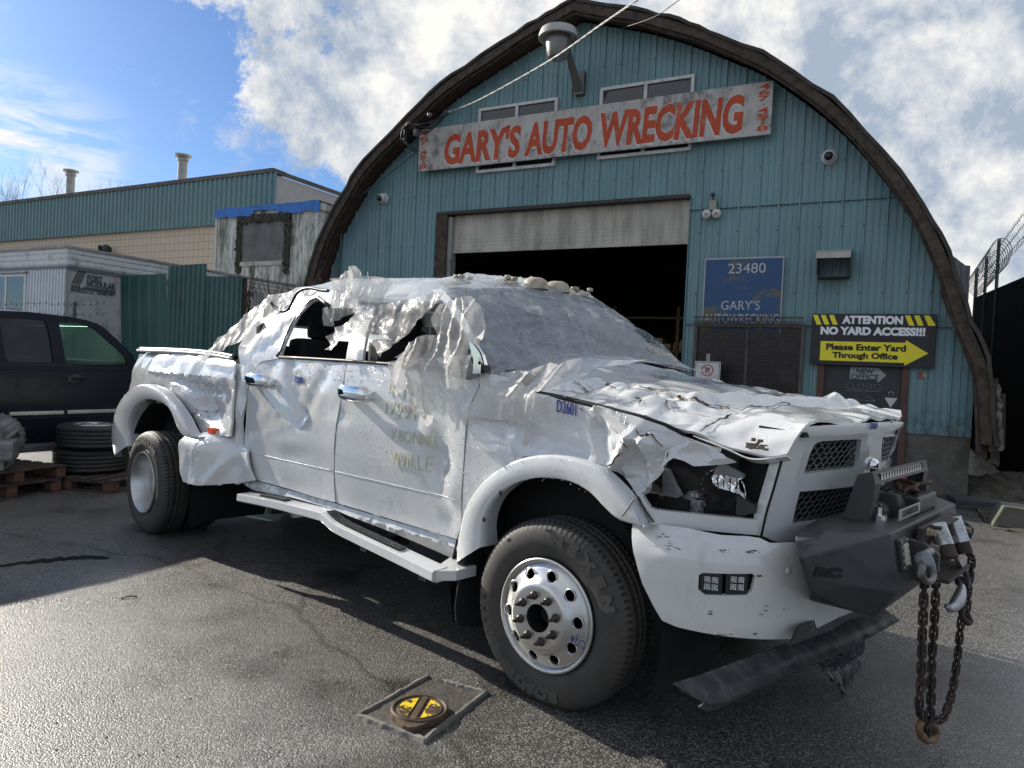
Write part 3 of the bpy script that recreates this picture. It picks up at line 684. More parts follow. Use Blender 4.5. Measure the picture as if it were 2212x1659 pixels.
wl = thing('cable_bundle', 'tangled black weatherhead cables looping at the left end of the long sign', 'cable', ST, (-10.2, -.5, 6.0))
m = MB(); rr = random.Random(11)
c0 = ST.y('E', 400, 620, -.55)-Vec((-10.2, -.5, 6.0)); c1 = ST.y('E', 590, 520, -.55)-Vec((-10.2, -.5, 6.0)); c2 = ST.y('E', 440, 700, -.55)-Vec((-10.2, -.5, 6.0))
for i in range(7):
    j = lambda s=.12: Vec((rr.uniform(-s, s), rr.uniform(-.05, .05), rr.uniform(-s, s)))
    m.tube(crv([c1+j(.03), (c0+c1)*.5+Vec((0, 0, -.22*rr.random()))+j(.08), c0+Vec((0, 0, .2))+j(.05), c0+Vec((-.08, 0, 0))+j(.06), c0+Vec((.02, 0, -.18))+j(.06), c2+j(.06)], 6), .010, 5)
m.build('wires', M_black, wl, smooth=True)
m = MB(); m.lathe([(0, .06), (.05, .05), (.06, 0), (.045, -.07), (0, -.08)], Matrix.Translation(c0+Vec((.22, 0, .02))), 14); m.lathe([(0, .05), (.045, .04), (.05, 0), (0, -.05)], Matrix.Translation(c1+Vec((-.42, 0, .0))), 14); m.build('insulator', mat('insul', (.16, .15, .15), .4), wl, smooth=True)
m = MB(); q_ = Vec((-11.62, -.05, 4.3))-Vec((-10.2, -.5, 6)); 
m.tube([c2, Vec((-11.25, -.06, 4.95))-Vec((-10.2, -.5, 6)), q_, Vec((-11.7, -.06, 2.5))-Vec((-10.2, -.5, 6))], .02, 6); m.build('conduit', mat('conduit_teal', (.07, .13, .15), .5), wl)
# ---------------------------------------------------------------- factory behind
M_fgreen = mat('factory_green', (.13, .235, .24), .45, var=.08, scale=1, dirt=(.11, .19, .19), dscale=1.2, dstretch=(2, 1, .3))
a = NT('block_wall'); mp = a.n('ShaderNodeMapping'); a.link(a.tc.outputs['Object'], mp.inputs[0]); mp.inputs['Rotation'].default_value = (-pi/2, 0, 0)
br = a.n('ShaderNodeTexBrick'); a.link(mp.outputs[0], br.inputs[0]); br.offset = 0.0; br.inputs['Scale'].default_value = 1
br.inputs['Brick Width'].default_value = .26; br.inputs['Row Height'].default_value = .26; br.inputs['Mortar Size'].default_value = .012; br.inputs['Mortar Smooth'].default_value = .3
br.inputs['Color1'].default_value = (.62, .51, .39, 1); br.inputs['Color2'].default_value = (.58, .48, .37, 1); br.inputs['Mortar'].default_value = (.24, .19, .15, 1)
a.set(color=a.mix(.25, br.outputs[0], a.mix(a.noise(1.5, 5), (.5, .42, .33), (.66, .56, .45))), rough=.8); a.bump(br.outputs['Fac'], -.5, .01); M_block = a.m
FA = thing('factory', 'long low factory with green ribbed metal fascia over tan block wall behind the trailers', 'factory', ST, (-19.17, 5, 0))
m = MB(); x = -30.0; p_ = .24; pts = []
while x < 0: pts += [(x, 0), (x+.10, 0), (x+.13, -.05), (x+.21, -.05)]; x += p_
pts.append((0, 0))
for (xa, ya), (xb, yb) in zip(pts, pts[1:]): m.add([(xa, ya, 5.98), (xb, yb, 5.98), (xb, yb, 7.55), (xa, ya, 7.55)], [(0, 1, 2, 3)])
m.build('fascia', M_fgreen, FA, fix=False)
m = MB(); m.box((-30, .12, 0), (-.02, 24, 5.975)); m.build('block_wall', M_block, FA)
m = MB(); m.box((-29.9, .13, 5.98), (-.02, 24, 7.5)); m.build('end_wall', mat('factory_white', (.50, .48, .44), .7, var=.08, bump=.2, bscale=4), FA)
m = MB(); m.box((-30, -.08, 7.55), (.06, .5, 7.68)); m.box((-.1, .5, 7.55), (.06, 24, 7.66)); m.build('roof_edge', mat('roof_edge', (.11, .10, .085), .7, var=.4, scale=4), FA)
m = MB(); m.box((-.012, 0, 5.98), (.012, .14, 7.55)); m.build('corner_trim', M_fgreen, FA)
def stack(x, h, r=.16):
    mm = MB(); mm.lathe([(r, 0), (r, h-.2), (r*1.25, h-.2), (r*1.25, h-.12), (r*1.02, h-.12), (r*1.02, h-.04), (r*1.8, h-.04), (r*1.85, h+.03), (r*1.0, h+.07), (0, h+.09)], Matrix.Translation((x, .9, 7.55)), 20)
    mm.build('chimney', mat('stack_grey', (.36, .36, .33), .45, metal=.3, dirt=(.2, .18, .14)), FA, smooth='auto')
stack(-5.7, 1.35); stack(-12.8, 1.40)
p = ST.y('N', 690, 655, 4.9)
fl = thing('flood_light', 'black twin floodlight on the tan block wall above the white trailer', 'floodlight', ST, (p.x, 4.98, p.z))
for sx in (-.22, .14):
    m = MB(); disc(m, (sx, -.2, 0), (-.6 if sx < 0 else .2, -1, -.1), [(0, .12), (.12, .12), (.15, .10), (.13, -.02), (.07, -.14), (0, -.15)]); m.build('lamp_head', M_black, fl, smooth='auto')
m = MB(); m.box((-.12, -.05, -.1), (.06, .02, .06)); m.tube([(-.2, -.12, 0), (0, -.03, 0), (.14, -.12, 0)], .03, 6); m.build('bracket', M_black, fl)
# ---------------------------------------------------------------- derelict trailer with blue tarp
DT = thing('derelict_trailer', 'mossy stained white derelict trailer with a grimy boarded window', 'trailer', ST, (-19.28, 3, 0))
a = NT('mossy_white'); c = a.mix(a.ramp(a.noise(3.5, 10, .7, (1.6, 1, .35)), .42, .62), (.62, .63, .62), (.22, .235, .20))
c = a.mix(a.ramp(a.noise(1.6, 10, .75, (1.5, 1, .4), off=(3, 0, 1)), .48, .62), c, (.05, .065, .03))
c = a.mix(a.math('MULTIPLY', a.ramp(a.noise(2.6, 8, .7, (2.5, 1, .2), off=(8, 0, 1)), .55, .7), .8), c, (.035, .03, .028)); a.set(color=c, rough=.6); M_moss = a.m
m = MB(); x = 0
while x < 4.05:
    m.add([(x, 0, 1.2), (x+.05, 0, 1.2), (x+.05, 0, 5.72), (x, 0, 5.72)], [(0, 1, 2, 3)]); m.add([(x+.05, 0, 1.2), (x+.06, -.012, 1.2), (x+.06, -.012, 5.72), (x+.05, 0, 5.72)], [(0, 1, 2, 3)])
    m.add([(x+.06, -.012, 1.2), (x+.13, -.012, 1.2), (x+.13, -.012, 5.72), (x+.06, -.012, 5.72)], [(0, 1, 2, 3)]); m.add([(x+.13, -.012, 1.2), (x+.14, 0, 1.2), (x+.14, 0, 5.72), (x+.13, -.012, 5.72)], [(0, 1, 2, 3)]); x += .14
m.box((0, .005, 1.2), (4.05, 2.6, 5.72)); m.build('body', M_moss, DT, fix=False)
m = MB(); m.box((-.03, -.05, 1.2), (.05, .05, 5.9)); m.build('corner_post', mat('post_white', (.48, .48, .46), .5, dirt=(.2, .2, .18)), DT, bev=.01)
m = MB(); m.box((0.05, -.03, 5.66), (4.08, .1, 5.86)); m.box((4.05, 0, 5.66), (4.12, 2.6, 5.86)); m.build('roof_rail', M_moss, DT)
m = MB()
for i in range(40): m.box((.1+i*.1, -.042, 5.75), (.125+i*.1, -.03, 5.775))
m.build('rivets', mat('rivet', (.09, .085, .08), .5), DT)
wx0, wx1, wz0, wz1 = 1.02, 2.95, 4.18, 5.52
m = MB(); rr = random.Random(5)
for (a0, b0, a1, b1) in ((wx0-.1, wz0-.2, wx0+.1, wz1), (wx1-.1, wz0-.1, wx1+.12, wz1), (wx0-.1, wz1-.1, wx1+.12, wz1+.12)):
    m.box((a0, -.07, b0), (a1, 0, b1), .02)
for i in range(150):
    s = rr.choice((0, 1, 2)); t = rr.random()
    q_ = (wx0+rr.uniform(-.1, .08), lerp(wz0-.3, wz1, t)) if s == 0 else ((wx1+rr.uniform(-.08, .14), lerp(wz0-.25, wz1, t)) if s == 1 else (lerp(wx0, wx1, t), wz1+rr.uniform(-.12, .12)))
    r_ = rr.uniform(.02, .05); m.box((q_[0]-r_, -.09, q_[1]-r_), (q_[0]+r_, -.05, q_[1]+r_*rr.uniform(.5, 1.6)), .01)
wf = m.build('window', mat('moss_frame', (.045, .045, .035), .95, var=.6, scale=9, bump=.6, bscale=40, bdist=.02), DT)
m = MB(); m.box((wx0+.1, -.03, wz0+.08), (wx1-.1, -.014, wz1-.08)); m.build('pane', mat('board_pane', (.10, .10, .095), .5, var=.4, scale=2, dirt=(.045, .055, .04), dscale=2, dstretch=(2, 1, .4)), wf)
m = MB(); m.box((wx0+.08, -.07, wz0-.02), (wx1-.08, -.014, wz0+.11), .02); m.build('sill', mat('sill_w', (.40, .40, .38), .6, dirt=(.12, .13, .1)), wf)
tp_ = MB()
def tarpf(u, v):
    x = lerp(-.05, 4.15, u); dr = .27+.05*fbm((u*5, 0, 2))+.16*max(0, fbm((u*8, 4, 2)))+.02*sin(u*40)
    if v < .5: y = lerp(1.2, -.06, v*2); z = 5.90+.04*fbm((u*9, v*5, 1))
    else: y = -.075-.03*abs(fbm((u*14, v*3, 4))); z = 5.90-(v-.5)*2*dr*(1.0 if .40 > u or u > .62 else .55)
    return (x, y, z+.02*fbm((u*10, v*2, 7)))
tp_.grid(tarpf, 90, 14)
o = tp_.build('blue_tarp', mat('tarp_blue', (.015, .14, .48), .4, var=.3, scale=4, bump=.3, bscale=9, bdist=.03), None, smooth=True, solid=.006)
o.location = ST.wld(-19.28, 3, 0); o.rotation_euler.z = ST.yaw; tag(o, 'bright blue tarpaulin strip draped over the roof edge of the mossy trailer', 'tarp')
# ---------------------------------------------------------------- modular office trailer
MO = thing('modular_office', 'white modular office trailer with grey rental company name on its end wall', 'trailer', ST, (-14.715, -4, 0))
a = NT('modular_white'); c = a.mix(a.ramp(a.noise(2, 6), .3, .7), (.55, .56, .56), (.68, .69, .68)); c = a.mix(a.ramp(a.noise(5, 9, .7, (1, 1, .6)), .55, .7), c, (.20, .20, .18)); a.set(color=c, rough=.55); M_mod = a.m
m = MB(); x = -4.2
while x < -.01:
    P_ = [(0, 0), (.03, 0), (.045, -.04), (.085, -.04), (.10, 0)]
    for (a_, b_), (c_, d_) in zip(P_, P_[1:]): m.add([(x+a_, b_, .5), (x+c_, d_, .5), (x+c_, d_, 2.98), (x+a_, b_, 2.98)], [(0, 1, 2, 3)])
    x += .10
m.build('ribbed_wall', mat('rib_white', (.60, .64, .68), .5, var=.08), MO, fix=False)
m = MB(); m.box((-4.2, .006, .5), (0, 9.0, 3.3)); m.build('end_wall', mat('modular_grey', (.44, .44, .43), .6, var=.12, scale=1.5, dirt=(.14, .14, .13)), MO)
m = MB()
for i in range(3):
    z0 = 3.06+i*.105
    for s_ in range(1): m.box((-4.2, -.025+.0*i, z0+.01), (-.003, -.001, z0+.085), .02); m.box((.001, 0, z0+.01), (.03, 9, z0+.085), .02)
m.box((-4.2, -.012, 3.05), (.012, 9.0, 3.385))
m.build('corrugated_band', M_mod, MO)
m = MB(); m.box((-4.25, -.05, 3.375), (.05, 9.05, 3.42)); m.build('roof_edge', mat('mod_roof', (.33, .32, .29), .7, var=.3, scale=6, dirt=(.1, .1, .07)), MO)
m = MB(); m.box((-4.2, -.03, 2.98), (.022, -.002, 3.045)); m.box((.002, 0, 2.98), (.032, 9.0, 3.045)); m.build('band_trim', mat('band_grey', (.13, .14, .15), .5), MO)
m = MB(); m.box((-.05, -.028, .5), (.018, .04, 2.98)); m.build('corner_trim', mat('mod_corner', (.32, .32, .31), .5), MO)
m = MB()
for z in (1.72, 2.86): m.box((-2.85, -.06, z), (-1.27, 0, z+.06))
for x in (-2.85, -2.0, -1.33): m.box((x, -.06, 1.78), (x+.06, 0, 2.86))
wf = m.build('window', M_white, MO)
m = MB(); m.box((-2.80, -.052, 1.78), (-1.3, -.046, 2.87)); m.build('pane', mat('mod_glass', (.06, .09, .13), .04, spec=1.0, rvar=.0), wf)
m = MB(); m.box((-2.9, -.10, 2.93), (-1.22, 0, 2.955)); m.build('awning_strip', M_galv, MO)
# lettering on the end wall (faces +x): local y runs to the right
def endM(y, z): return Matrix.Translation((.012, y, z)) @ Matrix.Rotation(pi/2, 4, 'Z') @ Matrix.Rotation(pi/2, 4, 'X')
M_mlet = mat('modular_letter', (.085, .087, .09), .6, var=.1)
def q_(x, y): v_ = ST.x('N', x, y, -14.703); return v_.y+4, v_.z
def fitX(txt, y0, y1, z, h, bold):
    t = text_mesh(txt, h/.7, M_mlet, 'lettering', MO, Matrix(), extrude=.002, bold=bold*h/.7)
    X_ = [v.co.x for v in t.data.vertices]; Y_ = [v.co.y for v in t.data.vertices]
    S_ = Matrix.Diagonal(((y1-y0)/(max(X_)-min(X_)), h/(max(Y_)-min(Y_)), 1, 1)) @ Matrix.Translation((-(max(X_)+min(X_))/2, -(max(Y_)+min(Y_))/2, 0))
    t.data.transform(endM((y0+y1)/2, z) @ S_)
ya, za = q_(557, 822); yb, zb = q_(655, 862); fitX('FORT', ya, yb, (za+zb)/2, .115, .045)
yc, zc = q_(555, 862); yd, zd = q_(738, 905); fitX('MODULAR', yc, yd, (zc+zd)/2, .125, .045)
ye, ze = q_(452, 910); yf, zf = q_(600, 930); fitX('fortmodular.com', ye, yf, (ze+zf)/2-.01, .06, .0)
yg, zg = q_(620, 930); yh, zh = q_(735, 945); fitX('604.881.3671', yg, yh, (zg+zh)/2-.01, .06, .02)
m = MB(); y0_, _ = q_(540, 905); y1_, _ = q_(738, 915); zz = (zd+q_(738, 935)[1])/2-.03
m.add([(.013, y0_-.12, zz-.032), (.013, y1_, zz-.032), (.013, y1_, zz+.032), (.013, y0_, zz+.032)], [(0, 1, 2, 3)])
yl0, zl0 = q_(456, 895); yl1, zl1 = q_(550, 815); hh = (zl1-zl0)
for i in range(3):
    w0 = (yl1-yl0)
    a0 = yl0+w0*i*.22; m.add([(.013, a0, zl0+.07), (.013, a0+w0*.17, zl0+.07), (.013, a0+w0*.17+w0*.40, zl0+.07+hh*.92), (.013, a0+w0*.40, zl0+.07+hh*.92)], [(0, 1, 2, 3)])
    m.add([(.013, a0, zl0-.05), (.013, a0+w0*.17, zl0-.05), (.013, a0+w0*.17, zl0+.05), (.013, a0, zl0+.05)], [(0, 1, 2, 3)])
m.build('emblem', M_mlet, MO, fix=False)
m = MB(); m.box((-4.15, .1, 0), (-.1, 8.9, .5)); m.build('skirt', M_dark, MO)
# ---------------------------------------------------------------- sheet metal fence
def sheet(pts_top, y, zb, mname, frame_x0, amp=.02, pit=.15, pitch_phase=0, lean=0.0, name='fence_panel', par=None, m_=None):
    """pts_top: list of (x,z) for the top edge"""
    m = MB(); x0, x1 = pts_top[0][0], pts_top[-1][0]; x = x0; P_ = []
    while x < x1:
        P_ += [(x, 0), (x+pit*.45, 0), (x+pit*.55, -amp), (x+pit*.9, -amp)]; x += pit
    P_ = [(min(a_, x1), b_) for a_, b_ in P_]+[(x1, 0)]
    def zt(x):
        for (a_, b_), (c_, d_) in zip(pts_top, pts_top[1:]):
            if a_ <= x <= c_: return lerp(b_, d_, (x-a_)/max(c_-a_, 1e-6))
        return pts_top[-1][1]
    for (xa, ya), (xb, yb) in zip(P_, P_[1:]):
        if xb-xa < 1e-6: continue
        m.add([(xa+lean, y+ya, zb), (xb+lean, y+yb, zb), (xb, y+yb, zt(xb)), (xa, y+ya, zt(xa))], [(0, 1, 2, 3)])
    return m.build(name, m_, par, fix=False, solid=.002, off=0)
FN = thing('sheet_fence', 'dark green corrugated steel sheet fence of uneven panels behind the pickup bed', 'fence', ST, (0, -3, 0))
M_fg = mat('fence_green', (.020, .085, .076), .42, var=.35, scale=1.5, dirt=(.03, .10, .09), dscale=3, dstretch=(4, 1, .15), dlo=.45, dhi=.65, damt=.7)
sheet([(-14.65, 2.985), (-13.24, 3.01)], 0, 0, '', 0, par=FN, m_=M_fg, lean=.25, amp=.012, pit=.3)
sheet([(-13.16, 3.14), (-12.10, 3.16)], -.03, 0, '', 0, par=FN, m_=M_fg, amp=.022, pit=.13)
sheet([(-12.16, 2.93), (-11.17, 2.92)], .0, 0, '', 0, par=FN, m_=M_fg, amp=.022, pit=.13)
m = MB()
for z in (.6, 1.9): m.box((-14.6, .03, z), (-11.2, .1, z+.09))
for x in (-14.4, -13.19, -11.3): m.box((x, .05, 0), (x+.08, .13, 2.9))
m.build('fence_rail', M_wood, FN)
F2 = thing('grey_fence', 'weathered grey corrugated sheet fence between green fence and workshop leg', 'fence', ST, (0, -2.9, 0))
sheet([(-11.0, 2.63), (-10.2, 2.60), (-9.5, 2.56)], 0, 0, '', 0, par=F2, m_=mat('grey_corr', (.20, .20, .20), .5, var=.2, dirt=(.10, .09, .08), dscale=3, dstretch=(3, 1, .3)), amp=.015, pit=.07)
# brush and twigs behind it
tw = MB(); rr = random.Random(8)
for i in range(60):
    x = rr.uniform(-12.2, -9.6); p = Vec((x, rr.uniform(.0, .5), 2.3)); q = p+Vec((rr.uniform(-.5, .5), 0, rr.uniform(.3, 1.0))); tw.tube([p, (p+q)*.5+Vec((rr.uniform(-.1, .1), 0, .05)), q], [.014, .010, .004], 4)
o = tw.build('dead_brush', mat('twig_brown', (.075, .055, .042), .8)); o.location = ST.wld(0, -2.6, 0); o.rotation_euler.z = ST.yaw; tag(o, 'bare dead twigs poking above the grey fence beside the workshop', 'brush')
# barbed wire in front of the modular office
BW = thing('barbed_fence', 'rusty two-strand barbed wire fence in front of the modular office trailer', 'fence', ST, (-14.2, -4.6, 0))
for x in (-3.6, .78):
    m = MB(); m.box((x-.02, -.02, 0), (x+.02, .02, 2.30)); m.build('post', mat('post_rusty', (.10, .09, .08), .7), BW)
m = MB(); rr = random.Random(4)
for z in (2.30, 2.12, 1.95):
    pts = [Vec((lerp(-4, 1.6, i/60), .0, z-.02*i/60+.012*sin(i*1.1)-.03*sin(pi*((i/20) % 1)))) for i in range(61)]; m.tube(pts, .0035, 4)
    for i in range(0, 61, 2): p = pts[i]; m.tube([p+Vec((-.02, 0, .03)), p+Vec((.02, 0, -.03))], .003, 3); m.tube([p+Vec((.02, 0, .03)), p+Vec((-.02, 0, -.03))], .003, 3)
m.build('barbed_wire', mat('wire_dark', (.035, .03, .028), .8, spec=.1), BW)
# bare trees far behind the factory
def bare_tree(x, y, h, seed, lab):
    rr = random.Random(seed); t = thing('bare_tree', lab, 'tree', ST, (x, y, 0), group='bare winter trees behind the factory')
    tr = MB(); cr_ = MB()
    tr.tube([(0, 0, 0), (.1, 0, h*.3), (.0, .1, h*.65)], [.22, .17, .11], 7); tr.build('trunk', mat('bark_grey', (.13, .11, .10), .9), t)
    def br(p, d, L, r, dep):
        q = p+d*L; cr_.tube([p, p+d*L*.5+Vec((rr.uniform(-.05, .05)*L, 0, 0)), q], [r, r*.8, r*.55], 3, cap=False)
        if dep == 0: return
        for k in range(3 if dep > 1 else 4):
            dd_ = (d+Vec((rr.uniform(-.55, .55), rr.uniform(-.5, .5), rr.uniform(0, .5)))).normalized(); br(p+d*L*rr.uniform(.4, 1), dd_, L*rr.uniform(.5, .75), r*.5, dep-1)
    for k in range(7): br(Vec((0, .05, h*(.3+.05*k))), Vec((rr.uniform(-.5, .5), rr.uniform(-.4, .4), 1)).normalized(), h*.26, .05, 4)
    cr_.build('crown', mat('twig_grey', (.16, .13, .11), .9), t)
for i, (px_, hh_, lab) in enumerate([(55, 14.0, 'leftmost bare winter tree above the factory roof'), (165, 15.5, 'tall bare winter tree left of the nearer roof pipe'), (410, 15.0, 'bare winter tree between the two roof chimneys'), (505, 14.0, 'small bare winter tree left of the taller chimney')]):
    p = ST.y('N', px_, 300, 34); bare_tree(p.x, 34, p.z-.3+.9, 20+i, lab)
# ---------------------------------------------------------------- right side: tall dark fence with coils
def rx(k, x, y, X=.9): return ST.x(k, x, y, X)
M_mesh = mat('privacy_mesh', (.004, .0045, .005), 1.0, spec=.05, var=.2, bump=.5, bscale=90, bdist=.01)
t0 = rx('M', 425, 490); t1 = rx('M', 640, 400)
RF = thing('yard_fence', 'tall black screened chain-link fence topped with razor coils on the right', 'fence', ST, (.9, 0, 0))
sl_ = (t1.z-t0.z)/(t1.y-t0.y)
H1 = t0.z
m = MB(); yb = t0.y-10.5
m.add([(0, t0.y+.1, 0), (0, yb, 0), (0, yb, H1+sl_*(yb-t0.y)), (0, t0.y+.1, H1)], [(0, 1, 2, 3)]); m.build('mesh_screen', M_mesh, RF, solid=.02, fix=False)
m = MB(); m.tube([(0, t0.y+.1, 0), (0, t0.y+.1, H1+.75)], .045, 8); m.lathe([(.05, 0), (.06, .03), (.04, .07), (0, .08)], Matrix.Translation((0, t0.y+.1, H1+.75)), 10)
for yy in (-2.4, -4.8): m.tube([(0, t0.y+yy, 0), (0, t0.y+yy, H1+.75)], .035, 8)
m.build('post', mat('post_green', (.035, .075, .065), .5), RF)
m = MB(); rr = random.Random(2)
for j in range(18):
    yc_ = t0.y-.15-j*.30; pts = [Vec((.22*cos(a_)*.9+.0, yc_+.14*(a_/(2*pi))*2.1-.05+.10*sin(a_), H1+.36+.34*sin(a_))) for a_ in [2*pi*i/26 for i in range(27)]]
    m.tube(pts, .008, 4)
    for i in range(0, 26, 2): p = pts[i]; m.tube([p+Vec((0, -.03, .02)), p+Vec((0, .03, -.02))], .004, 3)
m.build('razor_coil', mat('razor_steel', (.14, .14, .14), .4, metal=.6), RF)
m = MB()
for z in (.12, .34, .56):
    pts = [Vec((0, lerp(t0.y+.1, yb, i/50), H1+z+.012*sin(i*1.7))) for i in range(51)]; m.tube(pts, .007, 4)
    for i in range(51): p = pts[i]; m.tube([p+Vec((-.02, -.02, .035)), p+Vec((.02, .02, -.035))], .004, 3)
for i in range(90):
    p = Vec((0, lerp(t0.y+.1, yb, i/90), H1+sl_*0)); m.tube([p, p+Vec((rr.uniform(-.02, .02), rr.uniform(-.03, .03), .07))], .004, 3)
m.build('barbed_wire', MT['wire_dark'], RF)
# grey sheet wall just behind the barge foot
RW = thing('lean_to_wall', 'weathered grey corrugated sheet wall rising behind the right barge foot', 'wall', ST, (0, 2.2, 0))
A_ = ST.y('M', 312, 298, 2.2); B_ = ST.y('M', 380, 350, 2.2); C_ = ST.y('M', 402, 352, 2.2)
sheet([(A_.x-.5, A_.z+.1), (A_.x, A_.z), (B_.x, B_.z), (C_.x, C_.z)], 0, 0, '', 0, par=RW, m_=mat('lean_grey', (.17, .18, .19), .55, var=.3, scale=5, dirt=(.08, .08, .08)), amp=.012, pit=.09)
# rubble bank and kerb stone at the base of that fence
rb = MB(); rr = random.Random(6)
for i in range(260):
    u, v = rr.random(), rr.random(); s = rr.uniform(.02, .10)*(1.4-v)
    rb.box((.08+u*.75, 1.2-v*3.4, 0), (.08+u*.75+s, 1.2-v*3.4+s*1.2, s*.7+.22*(1-v)*u), .012)
rb.grid(lambda u, v: (.02+u*.85, 1.6-v*4.0, .34*(1-v)**1.2*(.4+.6*u)+.05*fbm((u*5, v*9, 0))), 14, 30)
o = rb.build('rubble_bank', mat('rubble', (.055, .046, .034), .95, var=.5, scale=9, dirt=(.05, .06, .025), dscale=3)); o.location = ST.wld(0, 0, 0); o.rotation_euler.z = ST.yaw; tag(o, 'low bank of mossy rubble at the foot of the black fence', 'rubble', kind='stuff')
g = ST.z('M', 600, 1520, 0)
m = MB(); m.prism([(-.22, 0, 0), (.35, 0, 0), (.35, 0, .22), (-.12, 0, .24)], (0, .45, 0)); o = m.build('concrete_block', M_conc, bev=.015); o.location = ST.wld(g.x, g.y, 0); o.rotation_euler.z = ST.yaw; tag(o, 'pale concrete block lying at the foot of the black fence', 'block')
g = ST.z('M', 440, 1440, 0); m = MB()
m.box((-.3, 0, 0), (.3, .5, .05), .01); m.box((-.26, .03, .05), (.28, .45, .12), .01); o = m.build('scrap_slab', mat('slab_dark', (.045, .045, .05), .7)); o.location = ST.wld(g.x, g.y, 0); o.rotation_euler.z = ST.yaw+.2; tag(o, 'dark slab of scrap between the concrete base and the rubble', 'scrap')
# red hydrant-like barrel behind the grille
g = ST.y('K', 1140, 800, -1.0); m = MB()
m.lathe([(0, 0), (.10, 0), (.10, g.z+.05), (.09, g.z+.12), (.05, g.z+.2), (0, g.z+.2)], Matrix(), 20); o = m.build('red_post', mat('red_brick', (.24, .045, .035), .7, var=.3, scale=12, dirt=(.1, .05, .04)), smooth='auto'); o.location = ST.wld(g.x, -1.0, 0); tag(o, 'faded red steel bollard beside the concrete base behind the grille', 'bollard')
from mathutils.geometry import delaunay_2d_cdt
# ================================================================ wrecked pickup
def paint(name, col, drops=1.0, dirt=.35, rough=.15):
    a = NT(name); c0 = rgb(col)
    c = a.mix(a.ramp(a.noise(2.5, 6), .3, .7), tuple(x*.95 for x in c0), c0)
    gr = a.ramp(a.noise(6, 10, .75, (1, 1, .5), off=(2, 3, 1)), .54, .78); c = a.mix(a.math('MULTIPLY', gr, dirt), c, (.30, .27, .22))
    sc_ = a.ramp(a.noise(22, 6, .8, off=(7, 1, 2)), .70, .76); c = a.mix(a.math('MULTIPLY', sc_, .5), c, (.12, .10, .08))
    # water beads, their bright glint mixed into the colour as white
    v = a.vor(120, 'F1'); bead = a.ramp(v, .10, .30, (1, 1, 1), (0, 0, 0)); msk = a.ramp(a.noise(4.5, 5, .6, off=(1, 1, 9)), .47, .62)
    bead = a.math('MULTIPLY', bead, msk)
    c = a.mix(a.math('MULTIPLY', bead, .5*drops), c, (.9, .9, .9))
    a.set(color=c, rough=a.math('ADD', rough, a.math('MULTIPLY', gr, .12)), spec=.5, coat=.9, coatr=.06)
    b = a.bump(bead, .6*drops, .004); a.bump(a.noise(3.0, 4, .5), .05, .01, b); return a.m
M_w = paint('white_paint', (.68, .69, .69)); M_w2 = paint('white_bumper', (.68, .685, .68), .5, .5, .18)
M_rust = mat('bare_rust', (.13, .065, .03), .85, var=.6, scale=20, bump=.5, bscale=80, bdist=.005, dirt=(.05, .03, .02), dscale=15)
M_rub = mat('tyre_rubber', (.036, .035, .033), .62, var=.25, scale=6, bump=.15, bscale=120, bdist=.002, dirt=(.075, .065, .052), dscale=3, dlo=.42, dhi=.68, damt=.8)
M_liner = mat('liner_black', (.006, .006, .007), .8)
M_tex = mat('textured_black', (.042, .043, .046), .5, var=.15, bump=.35, bscale=260, bdist=.002, dirt=(.06, .055, .05), dscale=4)
M_alu = mat('polished_alloy', (.60, .60, .59), .34, metal=1, var=.08, scale=3, dirt=(.38, .36, .33), dscale=5, dlo=.55, dhi=.8, damt=.5, rvar=.12)
M_chr = mat('chrome', (.82, .83, .85), .06, metal=1, var=.03, rvar=.03)
M_blk = mat('trim_black', (.016, .016, .017), .42, var=.2)
M_ink = mat('blue_marker', (.02, .05, .30), .5); M_yink = mat('yellow_marker', (.70, .69, .50), .6)

TK = thing('pickup_truck', 'wrecked white crew cab dually pickup with crushed roof and torn bonnet', 'pickup truck', TR)
def interp(x, tab):
    if x <= tab[0][0]: return tab[0][1]
    for (a_, b_), (c_, d_) in zip(tab, tab[1:]):
        if x <= c_: return b_+(d_-b_)*(x-a_)/(c_-a_)
    return tab[-1][1]
SIDE = [(.40, -.90), (.47, -.955), (.53, -.985), (.575, -1.012), (.60, -.994), (.66, -.990), (.90, -1.004), (.94, -1.007), (1.10, -1.012), (1.30, -1.0), (1.42, -.982), (1.50, -.955), (1.56, -.925), (2.05, -.66)]
def side_y(x, z):
    y = interp(z, SIDE)
    if x > .42: y += .75*(x-.42)**1.7
    return y
def SB(k, x, y, off=0.0):
    yl = -1.0; p = None
    for _ in range(14):
        p = TR.y(k, x, y, yl); yl = .5*yl+.5*(side_y(p.x, p.z)+off)
    return Vec((p.x, side_y(p.x, p.z)+off, p.z))
def TY(k, pts, yl): return [TR.y(k, x, y, yl) for x, y in pts]
def dens(P, sp, closed=True):
    out = []; n = len(P)
    for i in range(n if closed else n-1):
        a_, b_ = P[i], P[(i+1) % n]; m_ = max(1, int((b_-a_).length/sp))
        for j in range(m_): out.append(a_.lerp(b_, j/m_))
    if not closed: out.append(P[-1])
    return out
